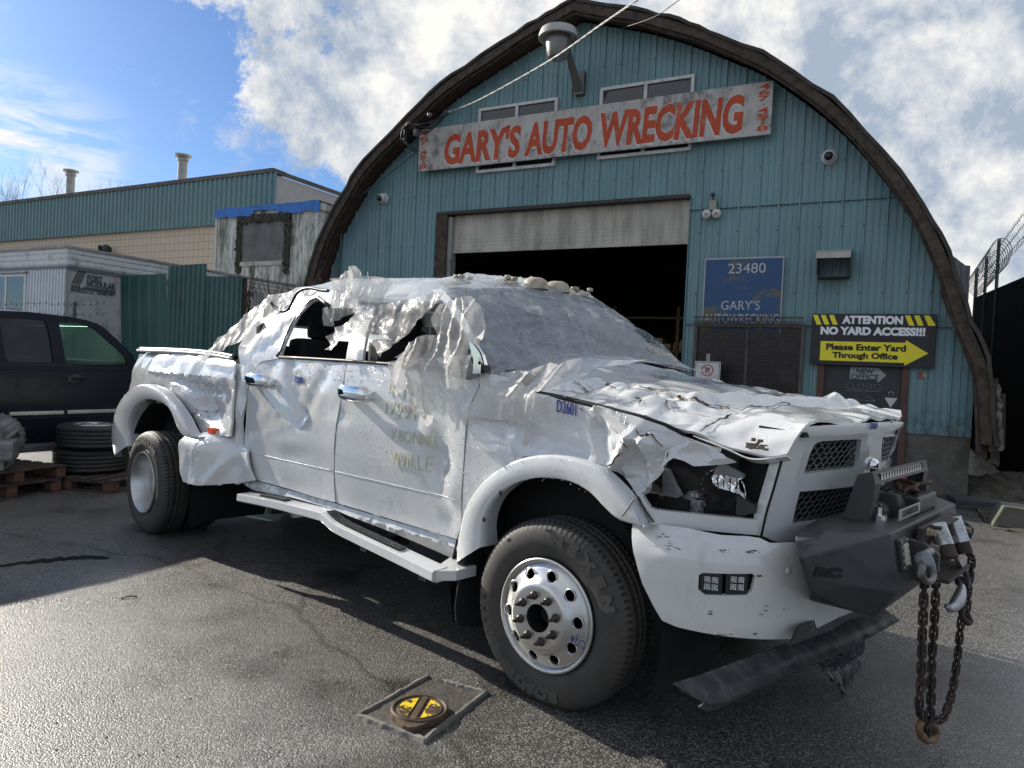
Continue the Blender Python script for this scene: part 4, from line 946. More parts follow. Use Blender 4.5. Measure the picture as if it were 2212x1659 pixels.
def cdt_patch(outline2, sp, fn, seed=1, jit=.35, holes=()):
    """triangulated sheet over a closed 2-D outline; fn(a, b) -> 3-D point"""
    rr = random.Random(seed); P = dens([Vec((p[0], p[1])) for p in outline2], sp); n = len(P); edges = [(i, (i+1) % n) for i in range(n)]
    pts = list(P)
    def inside(q, poly):
        c = False; j = len(poly)-1
        for i in range(len(poly)):
            a_, b_ = poly[i], poly[j]
            if (a_.y > q.y) != (b_.y > q.y) and q.x < (b_.x-a_.x)*(q.y-a_.y)/(b_.y-a_.y)+a_.x: c = not c
            j = i
        return c
    HP = []
    for h in holes:
        hp = dens([Vec((p[0], p[1])) for p in h], sp); o = len(pts); pts += hp; edges += [(o+i, o+(i+1) % len(hp)) for i in range(len(hp))]; HP.append(hp)
    x0 = min(p.x for p in P); x1 = max(p.x for p in P); y0 = min(p.y for p in P); y1 = max(p.y for p in P)
    nx = int((x1-x0)/sp)+2; ny = int((y1-y0)/(sp*.87))+2
    for j in range(ny):
        for i in range(nx):
            q = Vec((x0+(i+.5*(j % 2))*sp+rr.uniform(-jit, jit)*sp, y0+j*sp*.87+rr.uniform(-jit, jit)*sp))
            if inside(q, P) and not any(inside(q, h) for h in HP):
                if min((q-e).length_squared for e in P[::1]) > (sp*.35)**2: pts.append(q)
    vs, _, fs, _, _, _ = delaunay_2d_cdt(pts, edges, [], 0, 1e-7)
    F = []
    for f in fs:
        c = sum((vs[i] for i in f), Vec((0, 0)))/len(f)
        if inside(c, P) and not any(inside(c, h) for h in HP): F.append(tuple(f))
    m = MB(); m.v = [Vec(fn(v.x, v.y)) for v in vs]; m.f = F; return m
def dents(lst):
    """(x, z, rx, rz, depth): inward dents on the near side"""
    def f(x, z):
        s = 0
        for (cx, cz, rx, rz, d) in lst:
            q = ((x-cx)/rx)**2+((z-cz)/rz)**2
            if q < 6: s += d*math.exp(-q)
        return s
    return f
SURF = {}
def face_near(m, s=-1):
    F = []
    for f in m.f:
        a_, b_, c_ = (m.v[i] for i in f[:3]); n = (b_-a_).cross(c_-a_); F.append(tuple(f) if n.y*s > 0 else tuple(f[::-1]))
    m.f = F; return m
def side_panel(name, px, par, mt=None, sp=.035, dent=None, rough=.006, seed=1, solid=.02, off=0.0, k=None, smooth=True, pts=None, extra=None, split=30):
    P = pts or [SB(*p, off) if len(p) == 3 else SB(k, *p, off) for p in px]
    def fn(x, z):
        y = side_y(x, z)+off
        if dent: y += dent(x, z)
        y += rough*.6*fbm((x*2.2, z*2.2, seed), 2)
        if extra: y += extra(x, z)
        return (x, y, z)
    m = cdt_patch([(p.x, p.z) for p in P], sp, fn, seed); SURF[name] = fn; face_near(m); return m.build(name, mt or M_w, par, smooth=smooth, solid=solid, fix=False, off=-1, split=split)
def mirror(o, par=TK):
    c = o.copy(); c.data = o.data; COL.objects.link(c); c.parent = o.parent; c.scale.y = -1
    for ch in list(o.children):
        d = ch.copy(); COL.objects.link(d); d.parent = c
    return c
# ---------------------------------------------------------------- doors
def crease(x0, z0, x1, z1, w_, d):
    """a straight pressed-in crease"""
    A_ = Vec((x0, z0)); B_ = Vec((x1, z1)); D = B_-A_; L2 = D.length_squared
    def f(x, z):
        t = max(0, min(1, ((x-x0)*D.x+(z-z0)*D.y)/L2)); q = (Vec((x, z))-(A_+D*t)).length/w_
        return d*max(0, 1-q) if q < 1 else 0
    return f
rd_ = dents([(-2.15, 1.27, .20, .14, .022), (-2.55, 1.44, .10, .07, .02), (-1.95, 1.12, .2, .10, .010), (-2.9, 1.1, .08, .2, .03), (-2.2, .86, .2, .05, .008)])
rc = [crease(-2.30, 1.46, -2.10, 1.14, .10, .024), crease(-2.08, 1.13, -1.86, 1.40, .09, .020), crease(-2.62, 1.28, -2.38, 1.14, .05, -.012), crease(-2.5, 1.0, -2.05, 1.10, .04, -.006), crease(-2.95, .95, -2.82, 1.4, .05, -.02)]
REAR = [('B', 800, 492), ('B', 900, 474), ('B', 1040, 482), ('B', 1243, 497), ('B', 1225, 620), ('B', 1200, 760), ('B', 1182, 920), ('B', 1177, 1060), ('B', 1180, 1150), ('B', 1186, 1222), ('B', 1100, 1200), ('B', 950, 1155), ('B', 755, 1100), ('B', 738, 1050), ('B', 722, 980), ('B', 713, 870), ('B', 714, 760), ('B', 735, 640), ('B', 765, 550)]
dr = side_panel('rear_door', REAR, TK, dent=rd_, rough=.012, extra=lambda x, z: sum(f(x, z) for f in rc)+.006*fbm((x*5, z*5, 2.2))*(1 if z > 1.1 else 0))
fd_ = dents([(-.72, 1.02, .10, .16, .035), (-.64, .84, .10, .10, -.012), (-1.6, 1.18, .05, .05, .012), (-.85, 1.3, .2, .1, .015)])
FRONT = [('B', 1248, 497), ('B', 1480, 514), ('B', 1700, 548), ('B', 1880, 590), ('C', 285, 640), ('C', 268, 690), ('C', 222, 790), ('C', 204, 880), ('C', 193, 1010), ('C', 183, 1180), ('C', 178, 1300), ('C', 172, 1540), ('B', 1838, 1420), ('B', 1500, 1318), ('B', 1192, 1224), ('B', 1186, 1150), ('B', 1184, 1060), ('B', 1189, 920), ('B', 1207, 760), ('B', 1232, 620)]
FRONT = [p for p in FRONT if p != ('C', 172, 1540)]
df = side_panel('front_door', FRONT, TK, dent=fd_, rough=.007, seed=4, extra=lambda x, z: crease(-.95, 1.2, -.62, .72, .08, .016)(x, z))
# belt mouldings
def strip(name, pts, r, mt, par): return MB().tube(pts, r, 6).build(name, mt, par, smooth=True)
def handle(k, x0, y0, x1, y1, par):
    a_ = SB(k, x0, y0); b_ = SB(k, x1, y1); m = MB(); c = (a_+b_)/2; L = (b_-a_).length/2; ax = (b_-a_).normalized()
    n_ = 14; ring = 10
    def f(u, v):
        t = u*2-1; e = (1-abs(t)**5)**.5 if abs(t) < 1 else 0; an = v*2*pi
        h = .046*(.55+.45*e)*e+.001; y = -.045-.012*e-.015*(1-t*t)
        return c+ax*(t*L)+Vec((0, y+.016*cos(an)*e, h*sin(an)))
    m.grid(f, 20, 14); hd = m.build('handle', M_chr, par, smooth=True)
    m = MB()
    for s in (-.82, .82): q = c+ax*(s*L); m.box(q+Vec((-.022, -.055, -.026)), q+Vec((.022, .01, .026)), .008)
    m.build('mount', M_chr, hd)
    m = MB(); m.lathe([(0, .004), (.06, .004), (.085, 0)], Matrix.Translation(c+Vec((0, -.004, 0))) @ Matrix.Rotation(pi/2, 4, 'X') @ Matrix.Diagonal((1.3, .55, 1, 1)), 24); m.build('recess', mat('recess_shadow', (.40, .41, .42), .35), hd, smooth=True)
handle('B', 752, 582, 872, 597, dr); handle('B', 1235, 645, 1390, 668, df)
# ledger paint writing
def side_text(txt, k, x0, y0, x1, y1, h, mt, name, par, off=.012, bold=-.01, slope=None):
    a_ = SB(k, x0, y0); b_ = SB(k, x1, y1); t = text_mesh(txt, 1.0, mt, name, par, Matrix(), extrude=.002, bold=bold)
    X_ = [v.co.x for v in t.data.vertices]; Y_ = [v.co.y for v in t.data.vertices]; mx_, mn = max(X_), min(X_); my, ny = max(Y_), min(Y_)
    ax = (b_-a_)
    for v in t.data.vertices:
        u = (v.co.x-mn)/(mx_-mn); w_ = (v.co.y-(my+ny)/2)/(my-ny); q = a_+ax*u+Vec((0, 0, w_*h)); q.y = SURF[par.name.split('.')[0]](q.x, q.z)[1]-.006-v.co.z
        v.co = q
    return t
side_text('D2601', 'B', 960, 585, 1012, 588, .045, M_ink, 'marker_writing', dr, .014)
for i, (tx_, x0, x1, yy, h_) in enumerate([('N1..', 1470, 1590, 632, .085), ('17991', 1450, 1590, 725, .10), ('2-', 1615, 1670, 745, .07), ("> '", 1490, 1560, 768, .05), ('V BONNLL', 1475, 1705, 865, .08), ('VIVILLE', 1475, 1665, 985, .10)]):
    side_text(tx_, 'B', x0, yy, x1, yy+18+(x1-x0)*.12, h_*.8, M_yink, 'yellow_writing', df, .004, bold=-.024)
for par_, pts_ in ((dr, [('B', 716, 955), ('B', 900, 1000), ('B', 1178, 1060)]), (df, [('B', 1186, 1062), ('B', 1500, 1135), ('B', 1838, 1215)])):
    c_ = crv([SB(*p) for p in pts_], 8); c_ = [Vec((p.x, SURF[par_.name](p.x, p.z)[1]+.0005, p.z)) for p in c_]
    MB().tube(c_, .004, 5).build('body_crease', M_w, par_, smooth=True)
# ---------------------------------------------------------------- rocker, rear cab corner
ROCK = [('B', 700, 1060), ('B', 755, 1104), ('B', 950, 1160), ('B', 1186, 1228), ('B', 1500, 1322), ('B', 1838, 1424), ('B', 1840, 1535), ('B', 1500, 1385), ('B', 1190, 1262), ('B', 950, 1195), ('B', 760, 1160), ('B', 700, 1120), ('B', 668, 1075), ('B', 672, 1045)]
side_panel('rocker_panel', ROCK, TK, off=.02, rough=.012, seed=7)
CORN = [('B', 660, 505), ('B', 700, 500), ('B', 760, 545), ('B', 728, 640), ('B', 708, 760), ('B', 706, 870), ('B', 715, 980), ('B', 732, 1060), ('B', 750, 1104), ('B', 700, 1070), ('B', 668, 1000), ('B', 642, 890), ('B', 640, 760), ('B', 650, 620)]
side_panel('cab_corner', CORN, TK, rough=.02, seed=9, extra=lambda x, z: .03*fbm((x*7, z*3, 1), 2), sp=.025)
# upper cab side: pillars around the rear window
def cab_pt(k, x, y): return SB(k, x, y)
PIL = [('B', 760, 545), ('B', 700, 500), ('B', 690, 420), ('B', 715, 375), ('B', 775, 270), ('B', 855, 155), ('B', 955, 148), ('B', 1070, 130), ('B', 1180, 118), ('B', 1300, 135), ('B', 1300, 215), ('B', 1160, 215), ('B', 1130, 190), ('B', 1098, 166), ('B', 1062, 182), ('B', 1010, 240), ('B', 965, 310), ('B', 935, 380), ('B', 905, 455), ('B', 898, 474), ('B', 800, 492)]
side_panel('rear_pillar', PIL, TK, rough=.02, seed=12, extra=lambda x, z: -.006+.015*fbm((x*4, z*4, 5), 2), sp=.03)
BP = [('B', 1238, 497), ('B', 1262, 360), ('B', 1300, 200), ('B', 1390, 200), ('B', 1350, 340), ('B', 1322, 500)]
side_panel('door_pillar', BP, TK, rough=.006, seed=13, sp=.04)
AP = [('C', 300, 625), ('C', 262, 560), ('C', 218, 440), ('C', 140, 320), ('C', 60, 215), ('C', 20, 190), ('C', 60, 170), ('C', 130, 235), ('C', 190, 320), ('C', 245, 430), ('C', 292, 530), ('C', 315, 600)]
side_panel('front_pillar', AP, TK, rough=.01, seed=14, sp=.04)
# window seals
def sbs(lst, off=0.0): return [SB(k, x, y, off) for k, x, y in lst]
MB().tube(sbs([('B', 895, 470), ('B', 1000, 474), ('B', 1240, 488), ('B', 1480, 506), ('B', 1700, 540)], -.004), .011, 6).build('belt_moulding', mat('moulding_brown', (.05, .035, .028), .5, var=.5, scale=20, dirt=(.22, .20, .18), dscale=14), TK, smooth=True)
MB().tube(sbs([('B', 885, 470), ('B', 905, 440), ('B', 930, 370), ('B', 962, 300), ('B', 1008, 232), ('B', 1060, 175), ('B', 1096, 160), ('B', 1130, 185), ('B', 1160, 210)], .0), .016, 6).build('window_seal', M_blk, TK, smooth=True)
# ---------------------------------------------------------------- cab interior, glass, roof
m = MB(); m.box((-2.95, -.86, .5), (-.45, .86, 1.30)); m.build('cab_floor', M_dark, TK)
m = MB(); m.box((-.85, -.86, 1.25), (-.35, .86, 1.50), .05); m.build('dashboard', M_blk, TK)
for sx in (-1.75, -2.75):
    for sy in (-.45, .45):
        m = MB(); m.box((sx-.06, sy-.26, 1.2), (sx+.12, sy+.26, 1.66), .05); m.box((sx-.04, sy-.12, 1.66), (sx+.06, sy+.12, 1.80), .04); m.build('seat', mat('seat_black', (.02, .02, .022), .8), TK)
m = MB(); m.box((-2.98, -.85, .6), (-2.93, .85, 1.60)); m.box((-3.02, -.80, 1.765), (-2.95, .80, 1.99)); m.box((-3.0, -.86, 1.60), (-2.95, -.72, 1.765)); m.box((-3.0, .72, 1.60), (-2.95, .86, 1.765)); m.build('cab_back', M_blk, TK)
a = NT('milky_sheet'); tl = a.n('ShaderNodeBsdfTranslucent'); tl.inputs[0].default_value = (.70, .80, .86, 1); ms = a.n('ShaderNodeMixShader'); ms.inputs[0].default_value = .7; a.set(color=(.7, .78, .82), rough=.3); a.link(a.b.outputs[0], ms.inputs[1]); a.link(tl.outputs[0], ms.inputs[2]); a.link(ms.outputs[0], [n for n in a.t.nodes if n.type == 'OUTPUT_MATERIAL'][0].inputs[0])
m = MB(); m.grid(lambda u, v: (-2.975+.006*sin(v*7), lerp(-.73, .73, u), lerp(1.59, 1.775, v)), 20, 8); m.build('rear_screen', a.m, TK, smooth=True)
def roof_f(u, v):   # u: rear->front, v: near->far
    x = lerp(-3.02, lerp(-1.02, -1.02, v), u); y = lerp(-.70, .70, v)
    z0 = interp(u, [(0, 1.97), (.3, 2.0), (.6, 1.965), (1, 1.94)]); z1 = interp(u, [(0, 2.0), (.5, 2.02), (1, 2.03)])
    z = lerp(z0, z1, v)+interp(u, [(0, .11), (.4, .13), (.8, .09), (1, .05)])*(1-(2*v-1)**2)**.8+.02*fbm((x*2.2, y*2.2, 3))-.03*facets((x*1.6, y*1.6, 9))
    if v < .12: z -= (.12-v)/.12*.05
    return (x, y, z)
MB().grid(roof_f, 60, 44).build('roof', M_w, TK, smooth=True, solid=.02)
# windscreen: rows header -> cowl
hdr = [Vec(p) for p in [(-1.04, -.72, 1.925), (-1.04, -.4, 2.0), (-1.02, 0, 2.03), (-1.02, .3, 2.04), (-1.04, .62, 2.02)]]
mid1 = [Vec(p) for p in [(-.86, -.80, 1.76), (-.78, -.4, 1.86), (-.72, 0, 1.90), (-.70, .4, 1.90), (-.70, .72, 1.86)]]
mid2 = [Vec(p) for p in [(-.68, -.86, 1.60), (-.58, -.4, 1.68), (-.52, 0, 1.73), (-.52, .45, 1.76), (-.54, .80, 1.76)]]
cow = [Vec(p) for p in [(-.48, -.90, 1.46), (-.42, -.5, 1.555), (-.42, 0, 1.575), (-.40, .45, 1.59), (-.30, .86, 1.55)]]
def loft(rows, nu, nv, disp=None):
    R_ = [crv(r, 6) for r in rows]; R_ = [[poly_at(r, i/nu) for i in range(nu+1)] for r in R_]
    cols_ = [crv([r[i] for r in R_], 8) for i in range(nu+1)]
    m = MB()
    def f(u, v):
        i = int(round(u*nu)); p = poly_at(cols_[i], v)
        return p+disp(p, u, v) if disp else p
    m.grid(f, nu, nv); return m
WR = [hdr, mid1, mid2, cow]
a = NT('crazed_glass'); v = a.vor(26, 'DISTANCE_TO_EDGE', rand=1.0); ck = a.ramp(v, .01, .05, (1, 1, 1), (0, 0, 0))
a.set(color=a.mix(ck, (.045, .055, .065), (.45, .47, .48)), rough=.12, spec=.6); a.bump(a.noise(3, 4), .3, .03); 
loft(WR, 36, 30, lambda p, u, v: Vec((0, 0, .02*fbm((p.x*2, p.y*2, 4))))).build('windscreen', a.m, TK, smooth=True, solid=.008)
# roof marker lamps
for i, (kx, ky, yl_, br) in enumerate([(160, 155, -.5, 1), (405, 158, -.22, 1), (560, 170, 0, 0), (672, 188, .22, 0), (785, 214, .45, 1)]):
    p = TR.y('C', kx, ky, yl_)+Vec((0, 0, .025)); m = MB(); rr = random.Random(i)
    if br:
        m.lathe([(0, .03), (.03, .03), (.05, .015), (.085, .0), (.09, -.02)], Matrix.Translation(p+Vec((0, 0, -.02))) @ Matrix.Diagonal((1.1, .8, .8, 1)) @ Matrix.Rotation(.2, 4, 'X'), 12)
        for j in range(4): q = p+Vec((rr.uniform(-.05, .05), rr.uniform(-.07, .07), .0)); m.box(q, q+Vec((.03, .035, .025)), .006)
    else:
        m.lathe([(0, .055), (.045, .05), (.075, .03), (.09, .0), (.092, -.03)], Matrix.Translation(p+Vec((0, 0, -.02))) @ Matrix.Diagonal((1.15, .85, .95, 1)), 20)
    m.build('roof_lamp', mat('lamp_cream', (.40, .36, .28), .45, var=.3, scale=20, dirt=(.10, .09, .07), dscale=20), TK, smooth='auto')
# ---------------------------------------------------------------- bonnet
HR = [
 [(-.30, -.86, 1.40), (-.36, -.62, 1.49), (-.40, -.30, 1.56), (-.40, .2, 1.575), (-.36, .62, 1.56), (-.22, .86, 1.50)],
 [(-.02, -.865, 1.385), (-.05, -.60, 1.455), (-.10, -.30, 1.50), (-.10, .2, 1.51), (-.08, .62, 1.50), (.0, .86, 1.46)],
 [(.28, -.862, 1.35), (.24, -.60, 1.445), (.20, -.30, 1.475), (.20, .2, 1.475), (.20, .62, 1.47), (.26, .86, 1.42)],
 [(.55, -.855, 1.312), (.54, -.60, 1.415), (.52, -.30, 1.425), (.50, .2, 1.435), (.50, .60, 1.445), (.53, .84, 1.40)],
 [(.72, -.85, 1.275), (.72, -.60, 1.385), (.74, -.30, 1.395), (.74, .2, 1.405), (.74, .58, 1.42), (.76, .80, 1.385)],
 [(.90, -.84, 1.232), (.93, -.62, 1.372), (.95, -.30, 1.375), (.95, .2, 1.39), (.95, .55, 1.40), (.93, .76, 1.37)],
 [(1.03, -.80, 1.245), (1.06, -.66, 1.355), (1.09, -.30, 1.350), (1.10, .12, 1.362), (1.09, .50, 1.358), (1.02, .72, 1.372)],
]
HR = [[Vec(p) for p in r] for r in HR]
def hood_d(p, u, v):
    # heavy crumple band along the near shoulder, buckles across the middle
    s = math.exp(-((p.y+.62)/.16)**2)*(1 if p.x < .75 else max(0, 1-(p.x-.75)/.12))
    f1 = facets((p.x*6, p.y*5, 1.3)); f2 = facets((p.x*11, p.y*9, 4.3))
    z = s*(.07*(f1-.35)+.02*(f2-.3))
    z += .030*math.exp(-((p.x-.62-.22*p.y)/.05)**2)*(1 if p.y > -.6 else .2)     # transverse ridge
    z -= .030*math.exp(-((p.x-.70-.22*p.y)/.06)**2)*(1 if p.y > -.6 else .2)
    z += .014*(facets((p.x*2.6, p.y*2.6, 7))-.3)*(2.2 if p.x > .45 else .5)
    z += .03*math.exp(-((p.y-.62)/.14)**2)*(facets((p.x*5, p.y*5, 3.3))-.3)*2
    # pressed twin ribs of the power dome
    z += .014*(1/(1+math.exp(-(p.y+.30)*60)) - 1/(1+math.exp(-(p.y-.42)*60)))*max(0, min(1, (.62-p.x)*5))
    z += .008*fbm((p.x*4, p.y*4, 2))
    if v > .8: z += (v-.8)*5*(.010*fbm((p.y*4, 3, 1))+.004*fbm((p.y*13, 5, 1)))
    if u < .03: z += .006*sin(p.x*30)
    return Vec((0, 0, z))
hm = loft(HR, 110, 120, hood_d); hd = hm.build('bonnet', M_w, TK, smooth=True, solid=.012, split=17)
# torn, rusty splits standing on the crumple lines
def hood_at(x, y):
    best = None
    for v in hm.v:
        d = (v.x-x)**2+(v.y-y)**2
        if best is None or d < best[0]: best = (d, v)
    return best[1]
def split(pts, w_, par=hd, mt=M_rust, name='rusty_split', seed=1):
    rr = random.Random(seed); c = crv([Vec((x, y, 0)) for x, y in pts], 9); m = MB(); n_ = len(c)
    for i, p in enumerate(c):
        t = (c[min(i+1, n_-1)]-c[max(i-1, 0)]).normalized(); nn = Vec((-t.y, t.x, 0)); ww = w_*.5*(.25+rr.random()*1.2)*(sin(pi*(i+.3)/(n_))**.5 if i < n_-1 else .1)
        h0 = hood_at(p.x, p.y); a_ = Vec((p.x, p.y, h0.z))+nn*ww; b_ = Vec((p.x, p.y, h0.z))-nn*ww
        a_.z = hood_at(a_.x, a_.y).z+.006; b_.z = hood_at(b_.x, b_.y).z+.006+rr.random()*.008
        m.v += [a_, Vec((p.x, p.y, h0.z+.010)), b_]
    for i in range(n_-1): o = 3*i; m.f += [(o, o+1, o+4, o+3), (o+1, o+2, o+5, o+4)]
    return m.build(name, mt, par)
split([(.20, -.55), (.33, -.54), (.44, -.60), (.50, -.62)], .013, seed=2)
split([(.50, -.62), (.56, -.57), (.63, -.55), (.68, -.58)], .020, seed=3)
split([(-.12, -.66), (-.03, -.68), (.02, -.71)], .012, seed=4); split([(-.02, -.52), (.03, -.55)], .014, seed=5)
split([(.05, -.62), (.12, -.63)], .008, seed=6); split([(.44, -.70), (.47, -.74), (.50, -.76)], .010, seed=8)
split([(.50, .12), (.57, .16), (.64, .14)], .018, seed=9)
split([(.68, -.58), (.72, -.64), (.70, -.74), (.69, -.85)], .004, mt=M_blk, name='fold_crack', seed=10)
split([(.72, -.55), (.76, -.35), (.75, -.1), (.70, .10)], .004, mt=M_blk, name='fold_crack', seed=11)
split([(.30, -.74), (.35, -.77), (.36, -.80)], .009, seed=12)
# inner edge strip hanging below the front lip and the torn scrap near the lamp
m = MB(); e0 = crv([Vec(p) for p in [(.66, -.845, 1.27), (.80, -.845, 1.235), (.90, -.84, 1.205), (.98, -.83, 1.215), (1.03, -.80, 1.228)]], 6)
for p in e0: m.v += [p, p+Vec((.0, .05, -.018))]
for i in range(len(e0)-1): m.f.append((2*i, 2*i+1, 2*i+3, 2*i+2))
m.build('bonnet_hem', M_w, hd, solid=.006)
p = TR.y('Q', 820, 1270, -.855); m = MB(); rr = random.Random(9)
for i in range(14): q = p+Vec((rr.uniform(-.035, .045), -.004, rr.uniform(-.02, .02))); m.box(q, q+Vec((rr.uniform(.01, .035), -.012, rr.uniform(.004, .014))), .002)
m.build('torn_scrap', mat('torn_dark', (.09, .075, .06), .7, var=.6, scale=30), hd)
m = MB(); m.box((-.40, -.80, .55), (.84, .80, 1.22)); m.build('bay_dark_block', M_liner, TK)  # plain black box filling the bay, stands in for the dark of the cavity
# black board added under the bonnet front edge as the shadow of its lip
m = MB(); m.grid(lambda u, v: (lerp(.88, 1.06, v), lerp(-.72, .72, u), 1.325-.012*v), 6, 2); m.build('lip_shadow_board', M_liner, TK, solid=.02)
# ---------------------------------------------------------------- front wing (near side)
WING = [('C', 285, 640), ('C', 350, 625), ('C', 470, 655), ('C', 560, 722), ('C', 700, 748), ('C', 860, 786), ('C', 1000, 822), ('C', 1110, 850), ('C', 1240, 895),
        ('C', 1330, 945), ('C', 1372, 968), ('O', 1210, 625), ('O', 1200, 700), ('O', 1165, 770), ('O', 1120, 820), ('O', 1060, 880), ('O', 1000, 925), ('O', 975, 950),
        ('O', 900, 870), ('O', 820, 780), ('O', 740, 725), ('O', 640, 690), ('O', 500, 665), ('O', 330, 655), ('C', 500, 1055), ('C', 430, 1095), ('C', 330, 1180), ('C', 262, 1275), ('C', 222, 1390), ('C', 205, 1560),
        ('C', 184, 1560), ('C', 186, 1300), ('C', 192, 1180), ('C', 200, 1010), ('C', 212, 885), ('C', 230, 795), ('C', 275, 692)]
wd_ = dents([(.10, 1.24, .22, .10, .03), (.46, 1.10, .13, .10, .075), (.30, 1.12, .06, .06, -.01), (-.30, 1.3, .12, .12, .03), (.36, 1.17, .05, .06, -.03), (.52, 1.22, .1, .03, -.03)])
wc = [crease(-.25, 1.22, .30, 1.14, .05, .016), crease(.28, 1.27, .36, 1.10, .05, .03), crease(.36, 1.10, .47, 1.25, .035, -.035), crease(.47, 1.25, .53, 1.24, .03, -.03), crease(.54, 1.24, .55, 1.05, .035, -.05), crease(-.4, 1.3, -.1, 1.0, .04, .012)]
wg = side_panel('front_wing', WING, TK, dent=wd_, rough=.010, seed=21, sp=.018, split=16, extra=lambda x, z: sum(f(x, z) for f in wc)+(.045*(facets((x*4.5, z*4.5, 3))-.35) if (x > .25 and z > 1.08) or (x < .0 and z > 1.25) else 0))
# torn flap pointing forward over the lamp opening
FLAP = [('O', 1205, 628), ('O', 1362, 552), ('O', 1480, 590), ('O', 1600, 650), ('O', 1688, 708), ('O', 1600, 722), ('O', 1480, 728), ('O', 1400, 732), ('O', 1340, 695), ('O', 1268, 675), ('O', 1225, 700), ('O', 1180, 750), ('O', 1195, 690)]
side_panel('torn_flap', FLAP, wg, rough=.01, seed=23, sp=.016, extra=lambda x, z: -.025+.05*facets((x*9, z*9, 8)), solid=.005)
FLAP2 = [('C', 1110, 855), ('C', 1240, 900), ('C', 1340, 950), ('C', 1480, 1000), ('C', 1530, 1010), ('C', 1525, 1030), ('C', 1440, 1015), ('C', 1372, 970), ('C', 1250, 925)]
side_panel('inner_wing_edge', FLAP2, wg, rough=.0, seed=24, sp=.03, off=.05, solid=.004)
for pts, w_, sd in (([(990, 485), (1020, 515), (1050, 520), (1100, 515), (1140, 560), (1185, 600)], .008, 1), ([(760, 735), (810, 720), (850, 665), (890, 640)], .007, 2), ([(905, 560), (925, 575), (930, 610)], .006, 3), ([(600, 335), (620, 355)], .010, 4), ([(1170, 740), (1195, 690), (1210, 640)], .008, 5)):
    P_ = [SB('O', x, y, -.02) for x, y in pts]; c = crv(P_, 7); rr = random.Random(sd); m = MB()
    for i, q in enumerate(c):
        dy = wd_(q.x, q.z)+sum(f(q.x, q.z) for f in wc); q = q+Vec((0, dy*.9-.004, 0)); ww = w_*.5*(.3+rr.random()*1.3); m.v += [q+Vec((0, 0, ww)), q+Vec((0, -.006, 0)), q+Vec((.002, 0, -ww))]
    for i in range(len(c)-1): o = 3*i; m.f += [(o, o+1, o+4, o+3), (o+1, o+2, o+5, o+4)]
    m.build('rusty_split', M_rust, wg)
side_text('D2601', 'O', 435, 315, 565, 345, .055, M_ink, 'marker_writing', wg, .016, bold=-.01)
# bonnet-to-wing shut gap
MB().tube([SB('C', x, y, .012) for x, y in [(560, 722), (700, 748), (860, 786), (1000, 822), (1110, 850), (1240, 895), (1340, 945)]], .012, 5).build('shut_gap', M_liner, TK, smooth=True)
# ---------------------------------------------------------------- wheel-arch flares
def flare(name, k, outer, inner, yo, ym, par, seed, yin=None, mt=M_w):
    O_ = [SB(k, *p) for p in outer] if yo is None else [TR.y(k, x, y, yo) for x, y in outer]
    I_ = [TR.y(k, x, y, ym+.005) for x, y in inner]
    n_ = 60; O_ = crv(O_, 6); I_ = crv(I_, 6); O_ = [poly_at(O_, i/n_) for i in range(n_+1)]; I_ = [poly_at(I_, i/n_) for i in range(n_+1)]
    m = MB(); prof_ = [(0, None, .012), (.015, .55, 0), (.05, .80, 0), (.15, .93, 0), (.5, 1.0, 0), (.92, 1.0, 0), (1.0, .93, 0), (.99, .3, 0), (.97, -.6, 0)]
    for t, h, e in prof_:
        for i in range(n_+1):
            a_, b_ = O_[i], I_[i]; q = a_.lerp(b_, t); yb = a_.y
            q.y = yb+.015 if h is None else lerp(yb, ym, h)
            m.v.append(q+Vec((0, .004*fbm((q.x*4, q.z*4, seed)), 0)))
    for j in range(len(prof_)-1):
        for i in range(n_): o = j*(n_+1)+i; m.f.append((o, o+1, o+n_+2, o+n_+1))
    return m.build(name, mt, par, smooth=True, fix=True)
ff = flare('front_flare', 'C', [(198, 1600), (205, 1450), (240, 1300), (320, 1180), (430, 1095), (530, 1055), (640, 1040), (750, 1050), (850, 1078), (930, 1118), (1000, 1178), (1080, 1265), (1130, 1345), (1166, 1412)],
      [(278, 1525), (288, 1400), (335, 1290), (420, 1212), (510, 1175), (600, 1163), (700, 1172), (790, 1202), (860, 1250), (920, 1312), (985, 1372), (1040, 1395), (1100, 1408), (1160, 1413)], None, -1.060, TK, 3)
MB().tube([SB('O', x, y, -.075) for x, y in [(890, 1080), (925, 1030), (972, 960)]], .0035, 4).build('seam', M_blk, ff)
for x, y in ((382, 1242), (297, 1380)):
    q = TR.y('C', x, y, -1.07); m = MB(); m.lathe([(0, .006), (.010, .004), (.012, 0)], Matrix.Translation(q) @ Matrix.Rotation(pi/2, 4, 'X'), 10); m.build('rivet', M_blk, ff)
rf = flare('rear_flare', 'B', [(72, 985), (58, 900), (62, 820), (82, 735), (122, 668), (168, 624), (215, 608), (265, 614), (320, 642), (362, 684), (405, 738), (438, 790), (468, 850), (488, 880)],
      [(108, 930), (104, 850), (116, 780), (148, 722), (190, 692), (230, 688), (278, 702), (320, 730), (348, 772), (368, 830), (385, 865), (410, 885), (450, 885), (484, 884)], -1.09, -1.165, TK, 5)
